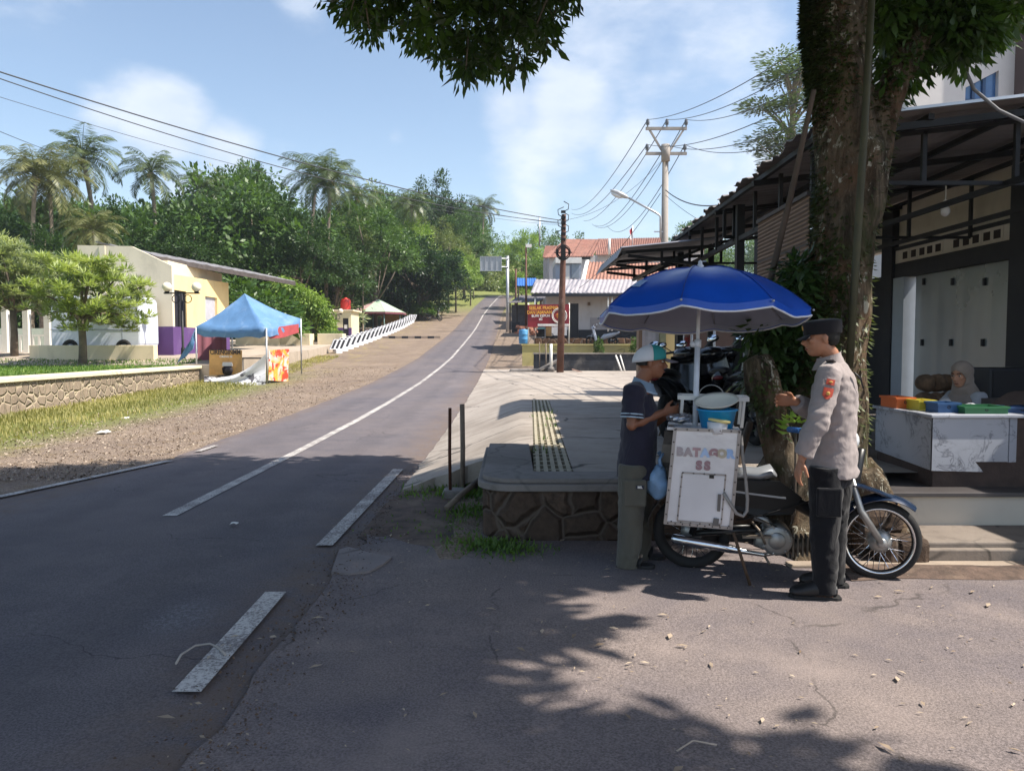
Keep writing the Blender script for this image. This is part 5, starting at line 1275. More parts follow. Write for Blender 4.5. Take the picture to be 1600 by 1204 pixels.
# power pole
PC = M_('pole_concrete', srgb('#9a938c'), .85, var=.12, scale=3, bump=.2)
def power_pole():
    Y = 34; b0 = at(1038, 400, Y); t1 = thing('power_pole', 'tall concrete power pole with two insulator crossarms', 'utility pole', (b0.x, Y, .5))
    tp = at(1040, 228, Y); MB().tube([(b0.x, Y, .3), (tp.x, Y, tp.z)], [.2, .13], 14).build('pole', PC, t1, True)
    ins = []
    for py, xs_ in ((201, (1012, 1042, 1072)), (240, (1011, 1041, 1070))):
        a, b = at(1009, py, Y-.15), at(1073, py, Y-.15); mb = MB(); mb.beam(a, b, .1, .12); mb.build('crossarm', PC, t1, True)
        for px in xs_:
            c = at(px, py-2, Y-.15); mb = MB(); mb.lathe([(.03, 0), (.03, .1), (.09, .12), (.06, .17), (.1, .2), (.06, .25), (.08, .29), (.03, .36), (.001, .37)], 10, Matrix.Translation(c)); mb.build('insulator', M_('insulator_grey', srgb('#6a6e76'), .4), t1, True); ins.append(c+Vector((0, 0, .33)))
    mb = MB(); mb.beam(at(1015, 203, Y-.15), at(1037, 240, Y-.15), .08); mb.beam(at(1068, 203, Y-.15), at(1044, 240, Y-.15), .08); mb.build('brace', PC, t1, True)
    mb = MB(); mb.tube([at(1040, 252, Y-.2), at(1040, 226, Y-.2)], .19, 10); mb.build('collar', PC, t1, True)
    t2 = thing('street_lamp', 'street lamp on a long sloping arm clamped to the concrete power pole', 'street lamp', tuple(at(1032, 380, Y)))
    mb = MB(); mb.tube([at(1032, 372, Y-.2), at(1032, 338, Y-.2), at(1026, 333, Y-.2), at(982, 309, Y-.25)], .045, 8); mb.build('arm', GALV, t2, True)
    mb = MB(); u = (at(956, 297, Y-.3)-at(982, 309, Y-.25)); c = at(968, 303, Y-.28); d = u.normalized(); Mx = Matrix((( d.x, 0, -d.z), (0, 1, 0), (d.z, 0, d.x))); mb.sph(c, (u.length*.56, .17, .11), 14, 8, Mx); mb.build('lamp_head', M_('lamp_grey', srgb('#b7b9be'), .4, .2), t2, True)
    mb = MB(); mb.sph(c+Vector((-.12, 0, -.06)), (u.length*.35, .12, .09), 12, 8, Mx); mb.build('lens', M_('lamp_lens', srgb('#d8dce2'), .2), t2, True)
    mb = MB(); mb.beam(at(1022, 362, Y-.2), at(1036, 362, Y-.2), .05); mb.build('clamp', GALV, t2, True)
    return ins
INS = power_pole()
WIRE = M_('wire_dark', srgb('#3a3d42'), .6)
def wire(pts3, r, label, sag=0, grp='overhead wires'):
    a, b = pts3[0], pts3[-1]; mb = MB(); n = 24
    P = [a.lerp(b, i/n)+Vector((0, 0, -sag*4*(i/n)*(1-i/n))) for i in range(n+1)]
    mb.tube(P, r, 5); o = mb.build('overhead_wire', WIRE); tag(o, label, 'wire', grp)
for (i, (px, py, Y), sg, lb) in ((0, (1420, -45, 12), .5, 'top left insulator to beyond the trunk'), (1, (1420, -5, 12), .5, 'top middle insulator to beyond the trunk'), (2, (1420, 36, 12), .5, 'top right insulator to beyond the trunk'),
    (3, (1420, 62, 12), .6, 'lower left insulator to beyond the trunk'), (4, (1420, 110, 12), .6, 'lower middle insulator to beyond the trunk'), (5, (1350, 180, 14), .5, 'lower right insulator to beyond the trunk')):
    wire([INS[i], at(px, py, Y)], .012, 'overhead wire from the '+lb, sg)
for (i, (px, py, Y), sg, lb) in ((0, (893, 327, 95), 1.2, 'top left'), (3, (893, 333, 95), 1.2, 'lower left'), (1, (912, 345, 95), 1.2, 'top middle'), (4, (930, 352, 95), 1.2, 'lower middle'), (5, (948, 352, 95), 2, 'lower right'), (2, (925, 350, 95), 2, 'top right')):
    wire([INS[i], at(px, py, Y)], .02, 'overhead wire running away downhill of the sky from the '+lb+' insulator' if False else 'overhead wire running away uphill from the '+lb+' insulator', sg)
wire([at(1040, 297, 33.8), at(1420, 130, 12)], .022, 'thick cable from below the crossarms to beyond the trunk', 1.2)
wire([at(1040, 305, 33.8), at(1110, 353, 30)], .01, 'thin stay wire from the concrete pole down towards the canopy', .1)
wire([at(1032, 302, 33.8), at(905, 450, 44)], .014, 'service wire from the concrete pole down to the shop roof', .4)
for (p0, p1, r, sg, lb) in (((-60, 93, 16), (880, 345, 31.4), .016, .35, 'upper thick black cable crossing the left sky to the cable pole'), ((-60, 102, 16), (880, 348, 31.4), .012, .55, 'second black cable close below the upper one in the left sky'), ((-60, 133, 16), (880, 352, 31.4), .006, .5, 'faint thin wire crossing the left sky'), ((-60, 180, 18), (130, 252, 46), .01, .1, 'short wire entering at the left edge above the palms'),
    ((880, 350, 31.4), (640, 300, 70), .012, .3, 'cable from the cable pole back over the far trees'), ((882, 344, 31.4), (1035, 250, 33.9), .008, .5, 'thin wire between the cable pole and the concrete pole')):
    wire([at(*p0), at(*p1)], r, lb, sg)
# tall feathery tree behind the canopy
def feathery():
    Y = 38; b0 = at(1236, 330, Y); t1 = thing('feathery_tree', 'tall airy tree with flat feathery leaf layers behind the canopy roof', 'tree', (b0.x, Y, .6)); L = []
    mb = MB(); tr = [at(1236, 420, Y), at(1240, 300, Y), at(1238, 180, Y), at(1262, 90, Y)]; mb.tube([Vector((b0.x, Y, .3))]+tr, [.3, .26, .2, .13, .05], 8)
    for k in range(58):
        py = rng.uniform(85, 345); px = rng.uniform(1185+max(0, (150-py)*.5), 1300); c = at(px, py, Y+rng.uniform(-2, 2)); n = 240
        mb.tube([at(1238, min(py+50, 400), Y), at((1238+px)/2, py+22, Y), c], [.07, .045, .02], 5)
        a = rng.uniform(0, 6.28, n); rr = 1.15*rng.random(n)**.5
        P = np.stack([c.x+rr*np.cos(a), c.y+rr*np.sin(a), c.z+rng.normal(0, .09, n)], 1); D = np.stack([np.cos(a), np.sin(a), rng.uniform(-.2, .2, n)], 1)
        L.append(leaf_quads(P, D, np.tile([0, 0, 1.0], (n, 1))+unit(n)*.4, .3, .09))
    mb.build('trunk', PALEBARK, t1, True); quads_obj('crown', np.concatenate(L)-np.array(tuple(t1.location)), leaf_mat('feather_leaf', srgb('#46583f'), srgb('#78896c'), .5, .2), t1)
feathery()
place_px(B['mid1'], 1085, 352, 75, 'small tree top between the tiled gable roof and the canopy', sx=1.0)
# upper white house
def white_house():
    Y = 15.5; t1 = thing('white_house', 'tall white house with an arched blue window behind the canopy roof', 'house', tuple(at(1500, 300, Y)))
    a, b = at(1412, 400, Y), at(1588, 30, Y)
    x0, x1 = a.x, b.x; zt_ = at(1500, -60, Y).z; w0, w1 = at(1508, 158, Y), at(1561, 110, Y)
    mb = MB(); mb.bx(x0, w0.x, Y, Y+.2, 0, zt_); mb.bx(w1.x, x1, Y, Y+.2, 0, zt_); mb.bx(w0.x, w1.x, Y, Y+.2, 0, w0.z); 
    zl = at(1508, 137, Y).z
    vs = [Vector((w0.x, Y, zl)), Vector((w1.x, Y, w1.z)), Vector((w1.x, Y, zt_)), Vector((w0.x, Y, zt_))]; vs += [v+Vector((0, .2, 0)) for v in vs]
    mb.add(vs, [(0, 1, 2, 3), (7, 6, 5, 4), (0, 4, 5, 1), (1, 5, 6, 2), (0, 3, 7, 4)])
    mb.bx(x0, x0+.2, Y+.21, Y+2.0, 0, zt_); mb.build('wall', M_('house_white', srgb('#d9d5d2'), .8, var=.04), t1, True)
    mb = MB(); mb.bx(w0.x-.05, w1.x+.05, Y+.1, Y+.14, w0.z, w1.z); wn = mb.build('window', M_('blue_glass', srgb('#4a74a8'), .12, var=.15, spec=.7), t1, True)
    mb = MB()
    for f in (.3, .62): x = w0.x+(w1.x-w0.x)*f; mb.bx(x-.03, x+.03, Y+.06, Y+.1, w0.z, w1.z)
    mb.bx(w0.x, w1.x, Y+.06, Y+.1, w0.z, w0.z+.06); mb.build('frame', M_('frame_blue', srgb('#33527a'), .5), wn, True)
    mb = MB(); mb.bx(x1, x1+3, Y-.3, Y+.2, 0, zt_); mb.build('corner_pier', M_('brown_wall', srgb('#5d4d4c'), .8, var=.1), t1, True)
white_house()

# ------------------------------------------------------------------ canopy and food stall building, right
CORR = M_('canopy_tin', srgb('#8b8584'), .6, .1, .22, 1.2, .1, stain=srgb('#5d5654'), stain_amt=.6, stain_scale=.8)
TRUSS = M_('truss_black', srgb('#1f2023'), .6, .3)
def canopy():
    t1 = thing('tin_canopy', 'large dark corrugated tin canopy on black steel trusses beside the big tree', 'canopy', (4.2, 10, 3.4))
    def zroof(x): return 3.5+.115*(x-2.6)
    mb = MB(); P = []; Y = 6.65; i = 0
    while Y < 14.6:
        k = (0, .028, .028, 0)[i % 4]; o_ = .035*math.sin(i*.35)+.03*noise.noise(Vector((i*.8, 0, 0)))
        x0 = lerp([(6, 2.58), (14.6, 2.98)], Y)+o_*1.6
        P.append([(x0, Y, zroof(x0)+k), ((x0+7)/2, Y, zroof((x0+7)/2)+k), (7.4, Y, zroof(7.4)+k)]); Y += (.07, .035, .07, .035)[i % 4]; i += 1
    mb.sheet(P, .008); mb.build('roof', CORR, t1, True)
    mb = MB()      # ridge flashing strip and upper sheet near the white house
    mb.bx(2.6, 7.4, 6.6, 6.645, 3.40, 3.425, Matrix.Translation((2.6, 0, 3.5)) @ Matrix.Rotation(-math.atan(.115), 4, 'Y') @ Matrix.Translation((-2.6, 0, -3.40)))
    mb.build('edge_flashing', M_('bright_tin', srgb('#b9bcc2'), .35, .6, .1), t1, True)
    mb = MB()
    for k in range(9):
        Y = 6.75+k*.95; mb.beam((2.6+.04*k, Y, zroof(2.6)-.1), (7.2, Y, zroof(7.2)-.1), .05, .06) if k % 2 == 0 else None
    for x in (2.75, 3.6, 4.5, 5.4, 6.1): mb.beam((x, 6.7, zroof(x)-.05), (x+.15, 14.2, zroof(x)-.05), .05, .05)
    mb.build('purlins', TRUSS, t1, True)
    mb = MB()          # flat trusses from wall to eave
    for Y in (6.95, 10.4, 13.6):
        a, b = Vector((2.85, Y, zroof(2.85)-.12)), Vector((6.15, Y, zroof(6.15)-.12)); c, d = Vector((2.85, Y, 3.05)), Vector((6.15, Y, 3.05))
        mb.beam(a, b, .04); mb.beam(c, d, .036)
        for f in (0, .25, .5, .75, 1): mb.beam(c.lerp(d, f), a.lerp(b, f), .04)
    mb.beam((2.9, 6.5, 3.0), (3.1, 14.2, 3.0), .06); mb.beam((4.4, 6.6, 3.04), (4.5, 14.2, 3.04), .05); mb.beam((5.3, 6.6, 3.02), (5.35, 14.2, 3.02), .05)
    for k in range(9): Y = 6.6+k*.95; mb.beam((2.9+.02*k, Y, 3.0), (2.9+.02*k, Y, zroof(2.9)-.06), .04)
    mb.build('truss', TRUSS, t1, True)
    for (x, y) in ((3.05, 14.0), (3.0, 10.2)): mb = MB(); mb.bx(x-.05, x+.05, y-.05, y+.05, .5, zroof(x)-.1); mb.build('post', TRUSS, t1, True)
    t2 = thing('tin_canopy', 'smaller tin canopy projecting towards the road beyond the large dark one', 'canopy', (2.6, 14, 3.1))
    mb = MB(); P = []; Y = 12.3; i = 0
    a0, a1 = at(940, 398, 12.3), at(1060, 380, 12.3)
    zf = lambda x: 3.15+.1*(x-1.77)
    while Y < 15.3:
        k = (0, .025, .025, 0)[i % 4]; P.append([(1.74, Y, zf(1.74)+k), (2.5, Y, zf(2.5)+k), (3.4, Y, min(zf(3.4), 3.5)+k)]); Y += (.07, .035, .07, .035)[i % 4]; i += 1
    mb.sheet(P, .008); mb.build('roof', M_('grey_tin', srgb('#8c8c92'), .5, .35, .15, 1.5), t2, True)
    mb = MB(); P = [[at(x, y, 12.28) for x in (928, 934, 940, 946)] for y in (413, 399)]; 
    P = [[(1.74-.08*v, 12.3+i*.09, zf(1.74)-.16*v+(.012 if i % 2 else 0)) for v in (0, .5, 1)] for i in range(34)]
    mb.sheet(P, .008); mb.build('drop_edge', MATS['grey_tin'], t2, True)
    mb = MB()
    for Y in (12.4, 13.8, 15.2): mb.beam((1.76, Y, zf(1.76)-.06), (3.4, Y, zf(3.3)-.1), .05); mb.beam((1.86, Y, zf(1.86)-.12), (3.4, Y, 2.86), .05); mb.beam((2.4, Y, zf(2.4)-.06), (2.4, Y, 2.88), .04); mb.beam((2.4, Y, 2.9), (3.2, Y, zf(3.2)-.08), .04)
    mb.beam((1.78, 12.3, zf(1.78)-.08), (1.78, 15.3, zf(1.78)-.08), .05); mb.beam((2.4, 12.3, 2.9), (2.4, 15.3, 2.9), .05); mb.build('truss', TRUSS, t2, True)
    for y in (12.6, 15.1): mb = MB(); mb.bx(3.2, 3.28, y-.04, y+.04, .5, zf(3.2)-.05); mb.build('post', TRUSS, t2, True)
canopy()
DARKW = M_('black_wall_paint', srgb('#202127'), .7, var=.15); OFFW = M_('offwhite_wall', srgb('#cfc6bc'), .85, var=.05, scale=1.2, stain=srgb('#9f958a'), stain_amt=.35)
GREYP = M_('grey_pillar', srgb('#9aa3ae'), .75, var=.06)
def stall_building():
    X = 6.2; t1 = thing('stall_building', 'off-white stall building with black pillars, vent blocks and a dull metal shutter', 'building', (X, 10, .42))
    wy = lambda px: X/((px-800)/1200)        # wall column -> distance
    zz = lambda px, py: at(px, py, wy(px)).z
    yA, yB, yO0, yO1 = wy(1395), wy(1578), wy(1412), wy(1555)
    zl0, zl1, zo = zz(1485, 393), zz(1485, 370), zz(1480, 420)
    mb = MB(); mb.bx(X, X+.2, yB, yA, zl0, zl1)
    # vent holes are laid on further down as dark plates
    mb.bx(X+.05, X+.2, 5.6, 14, zl1+.06, 3.86); mb.build('upper_wall', OFFW, t1, True)
    mb = MB(); mb.bx(X-.02, X+.18, yB, yA, zl1+.002, zl1+.055); mb.bx(X-.01, X+.19, yB, yA, zo, zl0-.002); mb.build('lintel', DARKW, t1, True)
    for px in (1411, 1424, 1437, 1449, 1462, 1490, 1505, 1520, 1537, 1553):
        y = wy(px); z = (zl0+zl1)/2; w = .08
        f = MB().bx(X-.012, X+.03, y-w-.03, y+w+.03, z-.085, z+.085).build('vent_block', OFFW, t1, True)
        MB().bx(X-.016, X-.0125, y-w+.01, y+w-.01, z-.055, z+.055).build('opening', M_('vent_hole_shade', srgb('#2a1c18'), .9), f, True)  # solid dark plate imitates the shade inside the vent hole
    for y0, y1, nm in ((yA, yA+.35, 'pillar'), (yB-.45, yB, 'pillar')): MB().bx(X-.06, X+.2, y0, y1, .42, 3.8).build(nm, DARKW, t1, True)
    MB().bx(X-.02, X+.2, 4.0, yB-.451, .42, 3.6).build('side_wall', GREYP, t1, True)
    MB().bx(X-.03, X+.24, yO0, yA-.002, .42, zo-.002).build('jamb', GREYP, t1, True); MB().bx(X-.03, X+.24, yB+.002, yO1-.35, .42, zo-.002).build('jamb', GREYP, t1, True)
    # shutter of ribbed panels
    SH = M_('dull_shutter', srgb('#959da1'), .32, .55, .12, .7, .3, 2.5)
    mb = MB(); P = []; y = yO1-.35; i = 0
    while y < yO0+.02: k = .002 if i % 4 == 0 else 0; P.append([(X+.12+k, y, .42), (X+.12+k, y, zo)]); y += .16; i += 1
    mb.sheet(P, .01); s = mb.build('shutter', SH, t1, True)
    for py in (440, 535):
        for px in (1430, 1474, 1523): y = wy(px); z = zz(px, py); mb = MB(); mb.bx(X+.08, X+.12, y-.022, y+.022, z-.05, z+.05); mb.build('latch', DARKW, s, True)
    # dark part further left, with pale upper wall
    MB().bx(X+.0, X+.2, yA+.351, 14.5, .42, 2.75).build('dark_wall', DARKW, t1, True)
    # end wall of the covered yard
    mb = MB(); mb.bx(4.6, 6.2, 14.5, 14.7, .42, 3.7); mb.build('end_wall', DARKW, t1, True)
    t2 = thing('light_bulb', 'white bulb hanging under the canopy truss in front of the vent blocks', 'bulb', tuple(at(1477, 330, 8.5)))
    c = at(1477, 330, 8.5); MB().sph(c, (.05, .05, .06), 14, 10).build('glass', M_('bulb_white', srgb('#d9d5d0'), .3), t2, True)
    mb = MB(); mb.lathe([(.03, .045), (.032, .1), (.02, .12), (.006, .13), (.006, .3)], 10, Matrix.Translation(c)); mb.build('holder', PLI, t2, True)
stall_building()
# platform and steps
PLAT = concrete('platform_concrete', srgb('#8f8a86'), srgb('#6a645f'), .7, 1.4); TILEF = M_('floor_dark', srgb('#4a4646'), .5, var=.2, scale=2)
mb = MB(); mb.bx(2.75, 9, 6.17, 14.6, -.1, .385); tag(mb.build('stall_floor_block', M_('stained_white_riser', srgb('#c9c2b6'), .85, var=.1, scale=1.5, stain=srgb('#3d3733'), stain_amt=.85, stain_scale=1.1)), kind='structure')
mb = MB(); mb.bx(2.72, 9, 6.12, 14.6, .386, .42); tag(mb.build('stall_floor', TILEF, bevel=.005), kind='structure')
mb = MB(); mb.bx(3.0, 9, 5.62, 6.168, -.1, .15); tag(mb.build('step', concrete('step_concrete', srgb('#857b72'), srgb('#5d534c'), .9, 1.4), bevel=.015), kind='structure')
mb = MB(); mb.bx(3.05, 9, 5.56, 5.66, -.1, .108); tag(mb.build('step_edge', MATS['step_concrete'], bevel=.01), kind='structure')
mb = MB(); mb.bx(2.0, 9, 5.44, 5.555, -.05, .03); tag(mb.build('kerb_edge', concrete('kerb_pale', srgb('#a8998a'), srgb('#877a6d'), .8), bevel=.01), kind='structure')
t1 = thing('edge_stones', 'stained dark stone blocks at the left end of the steps behind the front wheel', 'stone block', (2.85, 5.9, 0))
mb = MB(); mb.bx(2.62, 2.98, 5.75, 6.1, -.05, .36); mb.build('block', RUB, t1, True, .05); mb = MB(); mb.bx(2.7, 3.05, 5.5, 5.74, -.05, .2); mb.build('block', RUB, t1, True, .05)
def verge_soil():
    mb = MB(); P = []
    for i in range(30):
        x = 2.3+i*.12; P.append([(x, 5.16+.1*noise.noise(Vector((x*2, 0, 0)))+.09*j, .012+.03*math.sin(j/4*math.pi)*(1+noise.noise(Vector((x*3, j, 0))))) for j in range(5)])
    mb.grid(P); tag(mb.build('soil_strip', DIRT), kind='structure')
verge_soil()
# marble counter
def marble():
    m, t, b = mat_base('marble_panel'); co = t.coord()
    w = t.noise(2.6, co, 6, .65, 1.6); v = t.m('ABSOLUTE', t.m('SUBTRACT', w, .5)); k = t.m('MULTIPLY', t.ss(v, .0, .03, 1, 0), t.ss(t.noise(2.2, co, 3), .4, .52))
    w2 = t.noise(5, t.map(co, loc=(3, 1, 2)), 6, .7, 1.2); k2 = t.m('MULTIPLY', t.ss(t.m('ABSOLUTE', t.m('SUBTRACT', w2, .5)), 0, .02, 1, 0), t.ss(t.noise(2.6, t.map(co, loc=(9, 0, 0)), 2), .55, .7))
    c = t.mix(t.ss(t.noise(.9, co, 4), .3, .7), srgb('#b4b8c2'), srgb('#9ea3ae')); c = t.mix(k, c, srgb('#7a7e88')); c = t.mix(k2, c, srgb('#555861'))
    t.put(b.inputs['Base Color'], c); b.inputs['Roughness'].default_value = .3; return m
MARB = marble()
t1 = thing('marble_counter', 'white veined marble counter with a cracked lower edge on a dark brick base', 'counter', (3.9, 6.7, .42))
BRK = M_('dark_brick', srgb('#4a3d38'), .9, var=.3, scale=6, bump=.6)
mb = MB(); mb.bx(3.52, 4.5, 6.38, 7.35, .42, 1.0); mb.build('base', BRK, t1, True)
cx, cy = 3.5, 6.36
mb = MB(); zb = [at(1462, 744, 6.36).z, at(1380, 712, 7.3).z]
def slab(mb, pts, n, th=.02):
    vs = [Vector(p) for p in pts]; k = len(vs); vs += [v+Vector(n)*th for v in vs[:k]]
    mb.add(vs, [tuple(reversed(range(k))), tuple(range(k, 2*k))]+[(i, (i+1) % k, k+(i+1) % k, k+i) for i in range(k)])
slab(mb, [(3.518, 7.36, .6), (3.518, 6.36, .56), (3.518, 6.36, 1.0), (3.518, 7.36, 1.0)], (-1, 0, 0)); mb.build('side_panel', MARB, t1, True)
mb = MB(); slab(mb, [(3.498, 6.378, .56), (3.93, 6.378, .55), (3.86, 6.378, .635), (4.13, 6.378, .635), (4.13, 6.378, 1.0), (3.498, 6.378, 1.0)], (0, -1, 0)); mb.build('front_panel', MARB, t1, True)
mb = MB(); slab(mb, [(4.135, 6.378, .63), (4.55, 6.5, .63), (4.55, 6.5, 1.0), (4.135, 6.378, 1.0)], (.2, -1, 0)); mb.build('front_panel', MARB, t1, True)
mb = MB(); mb.bx(3.47, 4.55, 6.33, 7.38, 1.002, 1.03); mb.build('worktop', MARB, t1, True, .006)
def tray(name, label, c, d, col, rz=0):
    t1 = thing(name, label, 'basin' if 'basin' in name else 'box', tuple(c), rz)
    w, l, h = d; m_ = M_('plastic_'+col[1:], srgb(col), .45, var=.06)
    mb = MB(); mb.bx(-w/2, w/2, -l/2, l/2, 0, .012)
    for (x0, x1, y0, y1) in ((-w/2, -w/2+.012, -l/2, l/2), (w/2-.012, w/2, -l/2, l/2), (-w/2+.0121, w/2-.0121, -l/2, -l/2+.012), (-w/2+.0121, w/2-.0121, l/2-.012, l/2)): mb.bx(x0, x1, y0, y1, .0121, h)
    mb.build('tub', m_, t1)
    mb = MB()
    for (x0, x1, y0, y1) in ((-w/2-.012, w/2+.012, -l/2-.012, -l/2), (-w/2-.012, w/2+.012, l/2, l/2+.012), (-w/2-.012, -w/2, -l/2+.0001, l/2-.0001), (w/2, w/2+.012, -l/2+.0001, l/2-.0001)): mb.bx(x0, x1, y0, y1, h-.018, h)
    mb.build('rim', m_, t1); mb = MB(); mb.lathe([(.008, 0), (.014, 0), (.014, .003), (.008, .003)], 10, Matrix.Translation((0, -l/2, h*.55)) @ Matrix.Rotation(math.pi/2, 4, 'X')); mb.build('hole_ring', MATS['black_tile'], t1)
tray('plastic_box', 'orange plastic box at the left end of the marble counter', (3.58, 7.12, 1.031), (.16, .3, .1), '#d9703a'); tray('plastic_box', 'yellow plastic box between the orange and the blue box on the marble counter', (3.66, 6.86, 1.031), (.14, .22, .09), '#c9b83c')
tray('plastic_box', 'dark blue plastic box beside the yellow one on the marble counter', (3.72, 6.62, 1.031), (.18, .2, .085), '#2b527f'); tray('green_basin', 'flat green plastic basin in front of the woman', (3.98, 6.55, 1.031), (.36, .26, .06), '#2f6b45'); tray('blue_basin', 'dark blue flat basin at the right end of the marble counter', (4.34, 6.62, 1.031), (.28, .22, .05), '#31507c')
t1 = thing('side_shelf', 'low worn green table between the tree and the marble counter', 'table', (3.3, 7.9, .42))
mb = MB(); mb.bx(-.35, .25, -.35, .35, .3, .34); mb.build('tabletop', M_('green_worn', srgb('#5b7064'), .7, var=.2, stain=srgb('#8d8d80'), stain_amt=.6), t1)
for x in (-.3, .2):
    for y in (-.3, .3): MB().bx(x-.025, x+.025, y-.025, y+.025, 0, .299).build('leg', MATS['dark_timber'], t1)
tray('plastic_box', 'orange plastic box on the low green table', (3.28, 7.68, .762), (.12, .2, .12), '#d9703a'); tray('plastic_box', 'pale teal plastic box right of the orange one on the low table', (3.42, 7.68, .762), (.12, .2, .1), '#5fb3b5'); tray('plastic_box', 'dark green plastic box left of the orange one on the low table', (3.13, 7.68, .762), (.14, .2, .09), '#2f6b45')
def gallon(x, y, z, lb):
    t1 = thing('water_gallon', lb, 'water bottle', (x, y, z)); r = .15
    mb = MB(); mb.lathe([(.001, 0), (r*.9, 0), (r, .02), (r, .1), (r*.94, .115), (r, .13), (r, .21), (r*.94, .225), (r, .24), (r, .32), (r*.8, .38), (r*.3, .42), (.001, .42)], 20); mb.build('bottle', M_('blue_bottle', srgb('#21508f'), .25, var=.15, spec=.6), t1)
    MB().lathe([(.032, .42), (.035, .47), (.001, .475)], 12).build('cap', M_('cap_blue', srgb('#2a62b0'), .4), t1)
gallon(3.42, 8.35, .42, 'blue water gallon standing between the tree and the grey jamb, in front'); gallon(3.72, 8.6, .74, 'blue water gallon on the crate, rear one beside the grey jamb')
t1 = thing('wooden_crate', 'dark wooden crate under the rear water gallon', 'crate', (3.72, 8.6, .42)); mb = MB()
for z in (0, .11, .22): mb.bx(-.2, .2, -.2, -.18, z, z+.08); mb.bx(-.2, .2, .18, .2, z, z+.08); mb.bx(-.2, -.18, -.179, .179, z, z+.08); mb.bx(.18, .2, -.179, .179, z, z+.08)
mb.bx(-.2, .2, -.2, .2, .301, .318); mb.build('slats', MATS['dark_timber'], t1)
for k, (px, py, lb) in enumerate(((1385, 612, 'clear bag of snacks on the low table, left one'), (1400, 600, 'bag of wrapped snacks on the low table, right one'))):
    c = at(1355+k*14, 652-k*2, 7.9); mb = MB(); mb.sph((0, 0, .1), (.11, .09, .12), 14, 10)
    mb.v = [tuple(Vector(v)*(1+.22*noise.noise(Vector(v)*14))) for v in mb.v]; o = mb.build('snack_bag', M_('snack_plastic', srgb('#7d7f96'), .25, var=.4, scale=14)); o.location = (3.22+.2*k, 8.0, .76); tag(o, lb, 'bag')
# sacks and bench behind the woman
t1 = thing('stacked_goods', 'heap of brown patterned cushions and sacks stacked behind the woman', 'sacks', tuple(at(1475, 640, 8.6)))
SACK = M_('sack_brown', srgb('#7a5f49'), .9, var=.5, scale=9, bump=.5); c = at(1450, 612, 8.6)
for k in range(8):
    mb = MB(); p = at(1446+(k % 4)*17, 626-(k//4)*28, 8.5+.05*k); mb.sph((0, 0, 0), (.11, .13, .1), 14, 10); mb.v = [tuple(Vector(v)*(1+.2*noise.noise(Vector(v)*9+Vector((k, 0, 0))))+p) for v in mb.v]; mb.build('sack', SACK, t1, True)
mb = MB(); a = at(1440, 636, 8.6); mb.bx(a.x, a.x+.8, 8.45, 8.8, .42, a.z); mb.build('stand', MATS['dark_timber'], t1, True)
t1 = thing('dark_speaker', 'dark box cabinet right of the woman against the pillar', 'cabinet', tuple(at(1570, 640, 8))); mb = MB(); a, b = at(1545, 640, 8.0), at(1600, 575, 8.0); mb.bx(a.x, b.x+.1, 8, 8.4, .42, b.z); mb.build('body', BLKP, t1, True, .02); mb = MB(); mb.bx(a.x+.03, b.x+.07, 7.99, 8.0, a.z, b.z-.03); mb.build('front', DARKW, t1, True)
t1 = thing('slanted_board', 'dark brown sloping cloth covered board to the right of the woman', 'board', tuple(at(1570, 640, 7))); P = [[at(1515+i*12, 628-i*3.6+j*0, 7.0+j*.15)+Vector((0, 0, .02*math.sin(i))) for j in range(3)] for i in range(9)]
P = [[at(1540+i*9, 636-22*smooth(0, 5, i)+j*9, 7.1-j*.2) for j in range(3)] for i in range(10)]
mb = MB(); mb.sheet(P, .02, True); mb.build('cloth', M_('brown_cloth', srgb('#5d4c45'), .9, var=.2, bump=.4), t1, True)
MB().beam(at(1590, 660, 7.2), at(1590, 622, 7.2), .5, .3, (0, 1, 0)).build('support', MATS['dark_timber'], t1, True)
